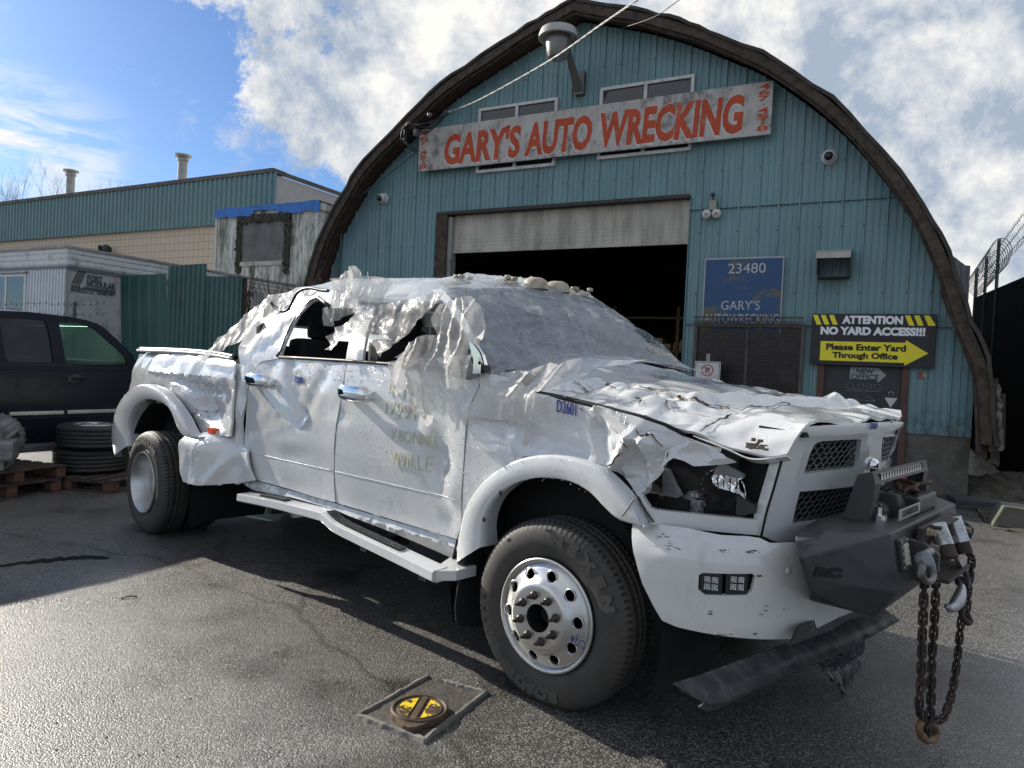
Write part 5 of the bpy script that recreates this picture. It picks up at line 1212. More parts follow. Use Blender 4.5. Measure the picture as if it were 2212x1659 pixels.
# ---------------------------------------------------------------- bed side
BED = [('B', 185, 438), ('B', 330, 446), ('B', 500, 460), ('B', 640, 478), ('B', 668, 500), ('B', 655, 600), ('B', 643, 700), ('B', 640, 800), ('B', 640, 880), ('B', 490, 868), ('B', 470, 840), ('B', 438, 785), ('B', 405, 735), ('B', 362, 682), ('B', 320, 642), ('B', 265, 614), ('B', 215, 608), ('B', 168, 624), ('B', 122, 668), ('B', 82, 735), ('B', 66, 800), ('B', 70, 700), ('B', 92, 590), ('B', 105, 520), ('B', 130, 475)]
BEDZ = [(.5, -1.04), (1.15, -1.06), (1.30, -1.05), (1.34, -1.04), (1.44, -.99), (1.50, -.95), (1.53, -.92)]
def bed_y(x, z):
    y = interp(z, BEDZ)
    if x < -4.6: y += .12*(-4.6-x)
    d = dents([(-3.35, 1.08, .30, .14, .10), (-3.6, 1.25, .3, .05, .05), (-3.1, 1.2, .1, .1, .04)])(x, z)
    cr_ = crease(-4.05, 1.30, -3.2, 1.22, .05, .05)(x, z)+crease(-4.5, 1.345, -3.9, 1.33, .03, -.02)(x, z)+crease(-3.55, 1.02, -3.1, .90, .05, -.03)(x, z)
    if 1.30 < z < 1.5: d += .035*(abs(((x*2.6+.3*sin(x*5)) % 1)-.5)-.25)*min(1, (z-1.30)*9)*(1 if x < -3.0 else 0)
    d += .020*(facets((x*2.0, z*2.6, 6))-.35) if x > -4.3 else 0
    return y+d+cr_+.008*fbm((x*3, z*3, 2))
def SBed(k, x, y):
    yl = -1.0; p = None
    for _ in range(20):
        p = TR.y(k, x, y, yl); yl = .6*yl+.4*interp(p.z, BEDZ)
    return p
P_ = [SBed(*p) for p in BED]
bd = face_near(cdt_patch([(p.x, p.z) for p in P_], .026, lambda x, z: (x, bed_y(x, z), z), 31)).build('bed_side', M_w, TK, smooth=True, solid=.015, fix=False, off=-1, split=16)
SK = [('B', 410, 900), ('B', 425, 872), ('B', 470, 860), ('B', 560, 868), ('B', 640, 888), ('B', 655, 980), ('B', 668, 1060), ('B', 690, 1115), ('B', 620, 1128), ('B', 505, 1133), ('B', 440, 1112), ('B', 420, 1050), ('B', 415, 980)]
P_ = [TR.y(k, x, y, -1.14) for k, x, y in SK]
def sk_y(x, z):
    tz_ = max(0, min(1, (z-.80)/.12)); tz_ = tz_*tz_*.13
    b = -1.20 if x < -3.18 else lerp(-1.19, -1.03, min(1, (x+3.18)/.32)); return b+tz_+.015*fbm((x*5, z*4, 2), 2)+crease(-3.1, .55, -2.9, .78, .05, -.03)(x, z)+crease(-3.22, .6, -3.2, .9, .025, .025)(x, z)
face_near(cdt_patch([(p.x, p.z) for p in P_], .024, lambda x, z: (x, sk_y(x, z), z), 33)).build('side_skirt', M_w, TK, smooth=True, solid=.015, fix=False, off=-1)
m = MB(); q = TR.y('B', 555, 850, -1.06); m.box(q+Vec((-.04, -.03, -.022)), q+Vec((.045, .03, .022)), .008); m.build('marker_lamp', mat('amber_lens', (.62, .09, .02), .25), TK)
P_ = [SB('B', x, y) for x, y in ((440, 750), (465, 760), (480, 745))]
m = MB(); rr = random.Random(7)
for i in range(16): q = TR.y('B', 470+rr.uniform(-35, 60), 758+rr.uniform(-18, 22), -1.05); q.y = bed_y(q.x, q.z)-.012; m.box(q, q+Vec((rr.uniform(.005, .03), -.005, rr.uniform(.003, .012))), .001)
m.build('paint_chip', M_rust, bd)
# bed rail cap, bed box
c = [TR.y('B', x, y, -.93) for x, y in [(178, 428), (240, 430), (400, 436), (560, 450), (668, 470)]]
m = MB(); m.tube(crv(c, 6), .022, 8); m.build('rail_cap', M_blk, TK, smooth=True)
m = MB(); m.tube(crv([p+Vec((0, -.03, -.012)) for p in c], 6), .012, 6); m.build('rail_edge', mat('cap_cream', (.62, .61, .58), .4), TK, smooth=True)
m = MB(); m.box((-5.15, -.86, .75), (-3.06, -.82, 1.50)); m.box((-5.15, .82, .75), (-3.06, .86, 1.50)); m.box((-5.2, -.86, .72), (-3.06, .86, .78)); m.box((-3.10, -.86, .75), (-3.06, .86, 1.46)); m.build('bed_box', M_liner, TK)
m = MB(); m.box((-5.22, -.90, .75), (-5.15, .90, 1.48), .02); m.build('tailgate', M_w, TK)
# far side copies so that the truck is whole from other sides
for o_ in (dr, df, wg, ff, rf, bd): mirror(o_)
m = MB(); m.grid(lambda u, v: (lerp(-3.0, lerp(-.6, -1.15, v), u), lerp(.93, .68, v), lerp(1.5, 1.98, v)) if True else 0, 4, 4)
m.f = [f for i, f in enumerate(m.f) if not (i < 12 and i % 4 < 3)]; m.build('far_pillar', M_w, TK, solid=.02)
# ---------------------------------------------------------------- wheel wells, chassis
m = MB(); m.box((-5.0, -.42, .48), (.75, .42, .72)); m.build('chassis', M_liner, TK)
def well(xc, zc, r, y0_, y1_):
    m = MB(); m.grid(lambda u, v: (xc+r*cos(pi*(-.12+1.24*u)), lerp(y0_, y1_, v), zc+r*sin(pi*(-.12+1.24*u))), 28, 2)
    m.build('wheel_liner', M_liner, TK, smooth=True)
well(.03, .42, .62, -1.0, -.45); well(-4.13, .42, .66, -1.1, -.45); well(.03, .42, .62, 1.0, .45); well(-4.13, .42, .66, 1.1, .45)
m = MB(); m.box((-.62, -.46, .45), (.66, -.44, 1.12)); m.box((-4.8, -.46, .45), (-3.45, -.44, 1.15)); m.box((-.62, .44, .45), (.66, .46, 1.12)); m.box((-4.8, .44, .45), (-3.45, .46, 1.15)); m.build('inner_well', M_liner, TK)
m = MB(); m.tube([(-4.13, -.8, .42), (-4.13, .8, .42)], .06, 10); m.lathe([(0, -.16), (.12, -.12), (.17, 0), (.12, .12), (0, .16)], Matrix.Translation((-4.13, 0, .42)) @ Matrix.Rotation(pi/2, 4, 'Y'), 16); m.tube([(0, -.8, .40), (0, .8, .40)], .045, 10); m.build('axle', M_liner, TK)
for sy in (-1, 1): 
    m = MB(); m.tube([(-2.8, sy*.6, .42), (-3.4, sy*.66, .43), (-3.0, sy*.7, .5), (-2.7, sy*.72, .52)], .05, 8); m.build('exhaust', M_blk, TK)
# ---------------------------------------------------------------- wheels (built round +Z = outward, then turned to face -y)
def tyre_mesh(R, W, rim, seed, treads=90, words=()):
    """axis z, outer face at z = 0 going to -W"""
    m = MB(); nseg = 360
    prof_ = [(rim-.005, -.030), (rim+.008, -.012), (rim+.025, -.004), (rim+.06, .004), (rim+.09, .003), (R-.045, -.006), (R-.028, -.014), (R-.012, -.026), (R-.004, -.040)]
    tz = [-.04-(W-.08)*i/22 for i in range(23)]
    prof_ += [(R+.002*sin(pi*i/22), z) for i, z in enumerate(tz)][1:]
    prof_ += [(R-.004, -W+.03), (R-.03, -W+.008), (R-.09, -W), (rim, -W+.02)]
    k = len(prof_)
    for i, (r, z) in enumerate(prof_):
        for j in range(nseg):
            a_ = 2*pi*j/nseg; rr_ = r
            if 8 <= i <= 30:
                t = (z+W/2)/(W/2)
                g = 0
                for gc_ in (-.55, -.18, .18, .55):
                    if abs(t-gc_) < .06: g = .013
                ph = (j/nseg*treads + (abs(t)*1.3))%1
                if abs(t) > .58 and ph < .24: g = .012
                elif abs(t) <= .58 and ((j/nseg*treads+t*2.2) % 1) < .16: g = max(g, .007)
                rr_ = r-g
            elif i in (6, 7):
                rr_ = r-(.004 if (j/nseg*treads) % 1 < .22 else 0)
            m.v.append(Vec((rr_*cos(a_), rr_*sin(a_), z)))
    for i in range(k-1):
        for j in range(nseg): j2 = (j+1) % nseg; m.f.append((i*nseg+j, i*nseg+j2, (i+1)*nseg+j2, (i+1)*nseg+j))
    return m
M_let = mat('tyre_letter', (.060, .056, .050), .6, var=.2)
def arc_text(txt, R0, h, a_mid, spread, par, Mx, zf, flip=False, mt=None):
    """raised letters round the sidewall, a_mid in radians, clockwise reading from outside"""
    n_ = len(txt)
    for i, ch in enumerate(txt):
        if ch == ' ': continue
        an = a_mid + spread*((n_-1)/2-i)/max(n_-1, 1)
        t = text_mesh(ch, h/.7, mt or M_let, 'sidewall_letter', par, Matrix(), extrude=.0015, bold=.006)
        X_ = [v.co.x for v in t.data.vertices]; cx = (max(X_)+min(X_))/2
        t.data.transform(Mx @ Matrix.Rotation(an-pi/2, 4, 'Z') @ Matrix.Translation((0, R0, zf)) @ Matrix.Diagonal((1.25, 1, 1, 1)) @ Matrix.Translation((-cx, 0, 0)))
def wheelM(x, y, z, side=-1, steer=0.0):
    return Matrix.Translation((x, y, z)) @ Matrix.Rotation(steer, 4, 'Z') @ Matrix.Rotation(pi/2 if side < 0 else -pi/2, 4, 'X')
RT, WT, RR = .422, .245, .252
def wheel(name, Mx, kind, steer_words=True, lab=None):
    w_ = tyre_mesh(RT, WT, RR, 1).xf(Mx).build('wheel', M_rub, TK, smooth='auto', fix=True)
    if kind == 'convex':
        def ph_(r): return interp(r, [(0, .052), (.066, .052), (.142, .052), (.150, .049), (.165, .030), (.19, .016), (.214, .004), (.226, -.004), (.232, -.012)])
        circ = [(.231*cos(2*pi*i/96), .231*sin(2*pi*i/96)) for i in range(96)]
        holes = [[(.062*cos(2*pi*i/40), .062*sin(2*pi*i/40)) for i in range(40)]]
        for h in range(10):
            a_ = 2*pi*h/10+.10; holes.append([(.190*cos(a_)+.0245*cos(2*pi*i/20), .190*sin(a_)+.0245*sin(2*pi*i/20)) for i in range(20)])
        d = cdt_patch(circ, .011, lambda a_, b_: (a_, b_, ph_(sqrt(a_*a_+b_*b_))), 3, jit=.12, holes=holes); d.xf(Mx)
        rim = d.build('rim', M_alu, w_, smooth=True, solid=.012, fix=True, off=-1)
        m = MB()
        m.lathe([(.231, -.012), (.234, -.004), (.240, .003), (.247, .006), (.253, .004), (.256, -.006), (.250, -.02)], Mx, 96)
        for h in range(10):
            a_ = 2*pi*h/10+.10; m.lathe([(.0245, .000), (.0255, .0035), (.028, .0035), (.030, 0)], Mx @ Matrix.Translation((.190*cos(a_), .190*sin(a_), .0165)) , 20)
        m.build('rim_lip', M_alu, rim, smooth=True)
        M_lug = mat('lug_dark', (.07, .058, .05), .45, metal=.6, var=.4, scale=30)
        for h in range(8):
            a_ = 2*pi*h/8+.26; m = MB(); m.lathe([(.020, .0), (.020, .005), (.016, .012), (.012, .016), (.012, .030), (.007, .032), (.007, .048), (0, .049)], Mx @ Matrix.Translation((.100*cos(a_), .100*sin(a_), .052)), 12)
            m.build('lug_nut', M_lug, w_, smooth='auto')
        m = MB(); m.lathe([(.064, .05), (.064, -.06), (.035, -.06), (.035, -.02), (0, -.02)], Mx, 32); m.lathe([(.245, -.03), (.24, -.2), (0, -.2)], Mx, 48); m.build('hub', M_liner, w_, smooth='auto')
    else:
        m = MB(); m.lathe([(.256, -.010), (.254, .004), (.247, .006), (.240, -.002), (.236, -.018), (.228, -.03), (.222, -.10), (.212, -.12), (.205, -.165), (.17, -.18), (.12, -.175), (.10, -.15), (.06, -.15), (.055, -.10), (0, -.10)], Mx, 96)
        m.build('rim', M_alu, w_, smooth='auto')
        if kind == 'inner': pass
    return w_
fw = wheelM(.085, -1.045, .412, -1, radians(3.5))
W1 = wheel('w', fw, 'convex')
arc_text('NEXEN', .345, .048, radians(52), radians(60), W1, fw, .0035); arc_text('ROADIAN HTX', .345, .048, radians(232), radians(95), W1, fw, .0035)
t = text_mesh('D2601', .05, M_ink, 'marker_writing', W1, fw @ Matrix.Translation((.175, -.055, .0285)) @ Matrix.Rotation(pi, 4, 'Z') @ Matrix.Rotation(.1, 4, 'Y'), extrude=.001, bold=-.004)
rw = wheelM(-4.13, -1.215, .42, -1); W2 = wheel('w', rw, 'dish'); arc_text('ROADIAN', .345, .048, radians(85), radians(62), W2, rw, .0035, mt=mat('tyre_white_letter', (.18, .17, .15), .7, var=.4, scale=40))
wheel('w', wheelM(-4.13, -.915, .42, -1), 'inner')
for Mx, kd in ((wheelM(.0, .995, .415, 1), 'convex'), (wheelM(-4.13, 1.215, .42, 1), 'dish'), (wheelM(-4.13, .915, .42, 1), 'inner')): wheel('w', Mx, kd)

# ---------------------------------------------------------------- grille
def gx(y, z): return 1.112-.062*(y/.72)**2-(1.34-z)*.2-(.10*max(0, abs(y)-.66) if abs(y) > .66 else 0)
def GB(k, x, y, off=0.0):
    X = 1.08; p = None
    for _ in range(40):
        p = TR.x(k, x, y, X); X = .65*X+.35*(gx(max(-.9, min(.9, p.y)), p.z)+off)
    return p
def gpoly(m, pts, off=0.0, sp=.03, seed=1, k='K'):
    P_ = [GB(k, *p, off) for p in pts]; c = cdt_patch([(p.y, p.z) for p in P_], sp, lambda a_, b_: (gx(a_, b_)+off, a_, b_), seed, jit=.1); m.add(c.v, c.f); return P_
m = MB()
OUTL = [(262, 252), (300, 236), (600, 214), (860, 200), (1050, 190), (1110, 190), (1155, 215), (1176, 270), (1172, 400), (1150, 560), (1120, 720), (1095, 870), (1010, 960), (800, 1130), (520, 1217), (160, 1278), (-5, 1262), (-68, 1235), (-110, 1215), (-60, 1000), (0, 800), (60, 590), (100, 450), (160, 440), (185, 350), (215, 290)]
UL = [(362, 402), (385, 380), (430, 366), (600, 355), (780, 347), (775, 430), (755, 600), (520, 628), (275, 655), (300, 560), (325, 480)]
LL = [(235, 815), (470, 795), (700, 770), (850, 745), (820, 900), (790, 1020), (610, 1045), (400, 1080), (165, 1115), (200, 950)]
URo = [(972, 332), (1030, 326), (1090, 320), (1085, 430), (1072, 512), (1020, 535), (958, 552), (962, 430)]
LRo = [(955, 760), (1030, 742), (1020, 800), (1002, 852), (925, 880), (935, 820)]
P_ = [GB('K', *p) for p in OUTL]; hs = [[(q.y, q.z) for q in [GB('K', *p) for p in h]] for h in (UL, LL, URo, LRo)]
c = cdt_patch([(p.y, p.z) for p in P_], .022, lambda a_, b_: (gx(a_, b_)+.012*math.exp(-((b_-1.315)/.03)**2), a_, b_), 5, jit=.1, holes=hs)
# (y,z) in -> Vec(x,y,z)
gs = c.build('grille_surround', M_w, TK, smooth=True, solid=.05, fix=True, off=-1)
# grille inserts
M_gm = mat('grille_mesh', (.085, .088, .090), .35, metal=.5, var=.2)
for h in (UL, LL, URo, LRo):
    q = [GB('K', *p) for p in h]; y0_, y1_ = min(p.y for p in q)-.01, max(p.y for p in q)+.01; z0, z1 = min(p.z for p in q)-.01, max(p.z for p in q)+.01
    m = MB(); nrow = max(3, int(round((z1-z0)/.024)))
    for r in range(nrow+1):
        z = lerp(z0, z1, r/nrow); pts = []; k_ = max(6, int((y1_-y0_)/.009))
        for i in range(k_+1):
            y = lerp(y0_, y1_, i/k_); ph = ((y/.058+.5*(r % 2)) % 1); zz = z+.006*(1 if ph < .35 else (-1 if .5 < ph < .85 else 0)); pts.append((gx(y, zz)-.022, y, zz))
        m.tube(pts, .0045, 4)
        for i in range(int((y1_-y0_)/.058)+2):
            y = (math.floor(y0_/.058)+i+.42+.5*(r % 2))*.058
            if y0_ < y < y1_ and r < nrow: m.tube([(gx(y, z)-.022, y, z), (gx(y, z)-.026, y+.004, z+(z1-z0)/nrow)], .0035, 4)
    m.build('grille_insert', M_gm, gs, smooth=True)
m = MB(); m.grid(lambda u, v: (gx(lerp(-.66, .66, u), lerp(.86, 1.30, v))-.075, lerp(-.66, .66, u), lerp(.86, 1.30, v)), 16, 4); m.build('backing', M_liner, gs)
m = MB(); q = GB('K', 905, 592, .02); m.lathe([(0, .012), (.02, .014), (.035, .008), (.042, -.01)], Matrix.Translation(q) @ Matrix.Rotation(pi/2, 4, 'Y') @ Matrix.Diagonal((.95, 1.1, 1, 1)), 20); m.build('emblem', M_chr, gs, smooth=True)
P_ = [GB('K', x, y, .004) for x, y in [(1040, 195), (1075, 230), (1092, 270), (1090, 305)]]; MB().tube(crv(P_, 5), .005, 5).build('crack', M_liner, gs, smooth=True)
a_ = GB('K', 820, 225, .0); b_ = GB('K', 905, 235, .0)
t = text_mesh('D2601', .042, M_ink, 'marker_writing', gs, Matrix.Translation((a_+b_)/2+Vec((.016, 0, 0))) @ Matrix.Rotation(pi/2, 4, 'Z') @ Matrix.Rotation(pi/2, 4, 'X'), extrude=.001, bold=-.004)
c_ = [GB('K', x, y, -.004) for x, y in [(540, 1217), (350, 1248), (160, 1278), (-5, 1262), (-68, 1235), (-110, 1218)]]
MB().tube(crv(c_, 5), .009, 5).build('lower_gap', M_liner, gs, smooth=True)
MB().tube(crv([GB('K', x, y, .004) for x, y in [(-108, 1212), (-60, 1000), (0, 800), (60, 590), (98, 455)]], 5), .005, 5).build('side_gap', M_liner, gs, smooth=True)
# ---------------------------------------------------------------- lamp opening
BEZ = [('O', 1003, 928), ('O', 1030, 940), ('O', 1060, 985), ('O', 1085, 1022), ('O', 1125, 1036), ('O', 1400, 1065), ('O', 1650, 1090), ('O', 1895, 1110), ('O', 1868, 1214), ('O', 1600, 1192), ('O', 1300, 1160), ('O', 1095, 1130), ('O', 1050, 1040)]
bz = side_panel('lamp_bezel', BEZ, TK, off=-.012, rough=.003, seed=41, sp=.03, solid=.03)
MB().tube([SB('O', x, y, .02) for x, y in [(1095, 1135), (1300, 1172), (1600, 1205), (1868, 1225)]], .016, 5).build('gap_shadow', M_liner, TK)
MB().tube([SB('O', x, y, -.02) for x, y in [(995, 950), (1055, 1045), (1108, 1122)]], .004, 4).build('seam', M_blk, bz)
m = MB(); m.box((.84, -.74, .55), (.93, .74, 1.27)); m.box((.45, -.86, .55), (.66, -.6, 1.0)); m.build('radiator_support', M_liner, TK)
def pl(k, pts, yl, dy, mt, name, par, bev=.003): return MB().prism(TY(k, pts, yl), (0, dy, 0)).build(name, mt, par, bev=bev)
hl = pl('O', [(1520, 885), (1600, 905), (1700, 935), (1730, 955), (1806, 1005), (1795, 1062), (1735, 1078), (1600, 1070), (1480, 1068), (1500, 960)], -.80, .16, mat('lamp_housing', (.028, .028, .030), .45, var=.4, scale=20, bump=.5, bscale=40), 'headlamp', TK)
m = MB(); c0 = TR.y('O', 1610, 830, -.80)
def refl(u, v):
    a_ = lerp(-.15, pi+.1, u); r = .098*(1-.45*v); x = c0.x+r*cos(a_)*1.0+.0; z = c0.z-.045+r*sin(a_)*.95*(1-.1*v)
    return (x, -.83+.11*v+.006*abs(((u*11) % 1)-.5), z)
m.grid(refl, 66, 6)
o1 = TY('O', [(1500, 800), (1515, 850), (1540, 880), (1620, 905), (1700, 930), (1728, 955), (1725, 925), (1700, 900), (1690, 850), (1695, 830), (1725, 815), (1690, 790), (1600, 775)], -.835)
cc = sum(o1, Vec())/len(o1); c1 = cdt_patch([(p.x, p.z) for p in o1], .010, lambda x, z: (x, -.835+.05*((x-cc.x)*6)**2*.2+.012*abs(((x*38) % 1)-.5)+.01*facets((x*14, z*14, 1)), z), 6); m.add(c1.v, c1.f)
m.build('reflector', M_chr, hl, smooth=False, solid=.003)
lid = TY('O', [(1560, 724), (1610, 728), (1726, 790), (1727, 812), (1690, 820), (1600, 800), (1520, 790), (1535, 750)], -.85)
MB().prism(lid, (0, .02, 0)).build('lamp_shroud', mat('shroud_grey', (.13, .14, .15), .35), hl)
m = MB(); c0 = TR.y('O', 1430, 985, -.79); m.lathe([(0, .03), (.02, .03), (.025, .015), (.05, .01), (.058, -.03), (.05, -.07), (0, -.08)], Matrix.Translation(c0) @ Matrix.Rotation(radians(70), 4, 'Y') @ Matrix.Rotation(.3, 4, 'X'), 20)
for j in range(6): a_ = j*pi/3; m.box(c0+Vec((.02*cos(a_), -.03, .04*sin(a_)))-Vec((.008, .02, .008)), c0+Vec((.02*cos(a_), -.03, .04*sin(a_)))+Vec((.008, .02, .008)))
m.build('lamp_motor', mat('cast_grey', (.30, .30, .29), .4, metal=.5, var=.3, scale=20), hl, smooth='auto')
pl('O', [(1168, 745), (1212, 757), (1255, 850), (1302, 935), (1230, 985), (1200, 1012), (1170, 960), (1165, 850)], -.84, .02, mat('inner_grey', (.25, .26, .27), .6, dirt=(.06, .06, .06), dscale=6), 'bracket', TK)
pl('O', [(1140, 930), (1165, 925), (1172, 960), (1150, 972)], -.86, .02, mat('rust_clip', (.20, .17, .12), .6), 'clip', TK)
m = MB(); rr = random.Random(12)
for i in range(10): q = TR.y('O', 1240+rr.uniform(-30, 80), 1000+rr.uniform(-30, 30), -.82); m.tube([q, q+Vec((rr.uniform(0, .1), rr.uniform(0, .1), rr.uniform(-.03, .05))), q+Vec((.12, .08, 0))], .009, 5)
m.build('wiring', M_blk, TK, smooth=True)
# ---------------------------------------------------------------- white bumper
PLAN = crv([Vec(p) for p in [(.44, -1.035, 0), (.60, -1.03, 0), (.78, -.99, 0), (.93, -.90, 0), (1.03, -.77, 0), (1.095, -.58, 0), (1.145, -.32, 0), (1.16, 0, 0), (1.145, .32, 0), (1.095, .58, 0), (1.03, .77, 0), (.93, .90, 0), (.78, .99, 0), (.60, 1.03, 0), (.44, 1.035, 0)]], 6)
PS = [0.0]
for i in range(1, len(PLAN)): PS.append(PS[-1]+(PLAN[i]-PLAN[i-1]).length)
def plan(s):
    for i in range(1, len(PS)):
        if s <= PS[i] or i == len(PS)-1: return PLAN[i-1].lerp(PLAN[i], (s-PS[i-1])/(PS[i]-PS[i-1]))
def plan_n(s): d = plan(min(s+.01, PS[-1]))-plan(max(s-.01, 0)); d.normalize(); return Vec((d.y, -d.x, 0))
def hit(k, x, y):
    r = ray(k, x, y); o = TR.loc(CAM); d = Vec((r.dot(TR.X), r.dot(TR.Y), r.z)); best = None
    for i in range(1, len(PLAN)):
        A_, B_ = PLAN[i-1], PLAN[i]; e = B_-A_; det = d.x*(-e.y)+e.x*d.y
        if abs(det) < 1e-9: continue
        t = ((A_.x-o.x)*(-e.y)+e.x*(A_.y-o.y))/det; u = (d.x*(A_.y-o.y)-d.y*(A_.x-o.x))/det
        if -.02 <= u <= 1.02 and t > 0 and (best is None or t < best[0]): best = (t, PS[i-1]+u*(PS[i]-PS[i-1]), o.z+d.z*t)
    return (best[1], best[2])
def bprof(z): return interp(z, [(.45, -.05), (.50, -.015), (.56, 0), (.70, .012), (.80, .015), (.86, .0), (.90, -.03)])
def bfn(s, z):
    p = plan(s)+plan_n(s)*(bprof(z)+.006*fbm((s*3, z*4, 1))); return (p.x, p.y, z)
tot = PS[-1]
near = [hit('A', *p) for p in [(64, 733), (160, 738), (300, 758), (450, 788), (560, 792), (620, 800), (660, 818)]]
low = [hit('A', *p) for p in [(735, 1217), (560, 1215), (400, 1195), (260, 1165), (200, 1138), (165, 1070), (125, 980), (90, 850)]]
cs_ = tot/2
OL = near+[(cs_-.3, .875), (cs_+.3, .875)]+[(tot-a_, b_) for a_, b_ in near[::-1]]+[(tot-a_, b_) for a_, b_ in low[::-1]]+[(tot-low[0][0]+.03, .50), (cs_+.42, .545), (cs_, .56), (cs_-.42, .545), (low[0][0]+.03, .50)]+low
fh = [hit('A', *p) for p in [(356, 945), (372, 935), (570, 937), (584, 950), (570, 1010), (553, 1028), (380, 1028), (352, 1005)]]
bm_ = cdt_patch(OL, .024, bfn, 8, jit=.15, holes=[fh]); bp_ = bm_.build('bumper', M_w2, TK, smooth=True, solid=.02, off=-1)
fp = [Vec(bfn(*h))-plan_n(h[0])*.03 for h in fh]; MB().prism(fp, -plan_n(fh[0][0])*.04).build('lamp_recess', M_liner, bp_)
for (cx_, cy_) in ((405, 985), (512, 985)):
    s, z = hit('A', cx_, cy_); c0 = Vec(bfn(s, z)); nn = plan_n(s); tx_ = Vec((-nn.y, nn.x, 0)); R3 = Matrix((tx_, Vec((0, 0, 1)), nn)).transposed().to_4x4(); R3.translation = c0-nn*.035
    m = MB().box((-.042, -.042, -.05), (.042, .042, .025), .006).xf(R3); fl_ = m.build('fog_lamp', M_blk, bp_)
    m = MB()
    for a_ in (-.014, .014):
        for b_ in (-.010, .018):
            m.lathe([(.016, .001), (.010, -.004), (.006, .001), (0, .001)], R3 @ Matrix.Translation((a_, b_, .0285)) @ Matrix.Rotation(pi/4, 4, 'Z'), 4)
    m.build('led_reflector', mat('led_silver', (.75, .76, .78), .15, metal=.9), fl_)
    m = MB()
    for i in range(5): m.box((-.040, -.044, -.045+i*.012), (.040, .044, -.040+i*.012))
    m.xf(R3).build('cooling_fin', M_blk, fl_)
rr = random.Random(17)
for (cx_, cy_, n_, sx, sy) in ((225, 830, 10, 50, 14), (455, 845, 6, 22, 8), (575, 850, 12, 26, 8), (200, 790, 8, 40, 25), (600, 945, 6, 20, 8), (405, 1100, 6, 10, 12), (460, 1200, 8, 40, 6), (590, 1190, 3, 10, 10), (640, 1100, 4, 60, 30), (720, 925, 2, 3, 3)):
    m = MB()
    for i in range(n_):
        s, z = hit('A', cx_+rr.gauss(0, .5)*sx, cy_+rr.gauss(0, .5)*sy); c0 = Vec(bfn(s, z))+plan_n(s)*.002; t_ = plan(s+.01)-plan(s); t_.normalize(); L = rr.uniform(.003, .013); h = rr.uniform(.0005, .002)
        m.add([c0-t_*L+Vec((0, 0, h)), c0-Vec((0, 0, h)), c0+t_*L+Vec((0, 0, rr.uniform(-.004, .006))), c0+Vec((0, 0, h*1.6))], [(0, 1, 2, 3)])
    m.build('scrape_mark', M_rust, bp_)
s, z = hit('A', 715, 925); m = MB(); m.lathe([(0, .006), (.010, .005), (.013, 0)], Matrix.Translation(Vec(bfn(s, z))) @ plan_n(s).to_track_quat('Z', 'Y').to_matrix().to_4x4(), 12); m.build('bolt', M_w2, bp_, smooth=True)
# hanging torn air dam
def TX(k, pts, X): return [TR.x(k, x, y, X) for x, y in pts]
M_dam = mat('scuffed_plastic', (.030, .031, .034), .5, var=.4, scale=8, dirt=(.11, .11, .11), dscale=12, dstretch=(1, 3, 1), dlo=.5, dhi=.75)
top = crv([TR.x('A', 250, 1395, .90), TR.x('A', 420, 1340, .95), TR.x('A', 700, 1235, 1.02), TR.x('A', 900, 1165, 1.08), TR.x('A', 1125, 1088, 1.13)], 8)
bot = crv([TR.x('A', 330, 1487, .93), TR.x('A', 420, 1492, .98), TR.x('A', 700, 1355, 1.05), TR.x('A', 900, 1275, 1.10), TR.x('A', 1125, 1140, 1.15)], 8)
m = MB(); m.grid(lambda u, v: poly_at(top, u).lerp(poly_at(bot, u), v)+Vec((.05*sin(v*pi)+.02*(1 if v > .5 else 0)+.006*fbm((u*14, v*3, 2)), 0, .004*fbm((u*20, v*4, 1)))), 60, 10)
m.build('air_dam', M_dam, TK, smooth=True, solid=.008)
m = MB(); m.prism(TX('A', [(735, 1215), (762, 1158), (850, 1118), (985, 1076), (1040, 1082), (1060, 1110), (900, 1170), (720, 1235)], 1.08), (.012, 0, 0)); m.build('valance', M_dam, TK)
fl2 = TX('A', [(870, 1320), (960, 1250), (1045, 1200), (1042, 1290), (1015, 1400), (972, 1447), (945, 1400), (910, 1388)], 1.0)
cdt_patch([(p.y, p.z) for p in fl2], .022, lambda a_, b_: (1.0+.09*(facets((a_*7, b_*7, 3))-.3), a_, b_), 4).build('torn_flap', M_dam, TK, solid=.005)
# ---------------------------------------------------------------- winch bumper
secs = []
def sec_(pts): secs.append([Vec(p) for p in pts])
for y, pr in () and ((-.95, [(1.06, .84), (1.12, .905), (1.165, .890), (1.19, .79), (1.16, .70), (1.06, .70)]), (-.545, [(1.06, .955), (1.10, .962), (1.338, .952), (1.375, .735), (1.30, .625), (1.06, .625)]),
              (.545, [(1.06, .955), (1.10, .962), (1.338, .952), (1.375, .735), (1.30, .625), (1.06, .625)]), (.95, [(1.06, .84), (1.12, .905), (1.165, .890), (1.19, .79), (1.16, .70), (1.06, .70)])):
    secs.append([Vec((x, y, z)) for x, z in pr])
W0 = [(1.150, -.944, .878), (1.154, -.947, .893), (1.163, -.95, .888), (1.178, -.905, .815), (1.188, -.86, .748), (1.165, -.87, .755)]
W1_ = [(1.06, -.76, .93), (1.17, -.76, .955), (1.242, -.768, .917), (1.266, -.737, .773), (1.225, -.73, .685), (1.13, -.76, .69)]
W2_ = [(1.06, -.545, .955), (1.20, -.545, .962), (1.338, -.545, .952), (1.375, -.545, .735), (1.30, -.545, .625), (1.06, -.545, .625)]
for w_ in (W0, W1_, W2_): sec_(w_)
for w_ in (W2_, W1_, W0): sec_([(a_, -b_, c_) for a_, b_, c_ in w_])
m = MB(); k_ = 6
for s_ in secs: m.v += s_
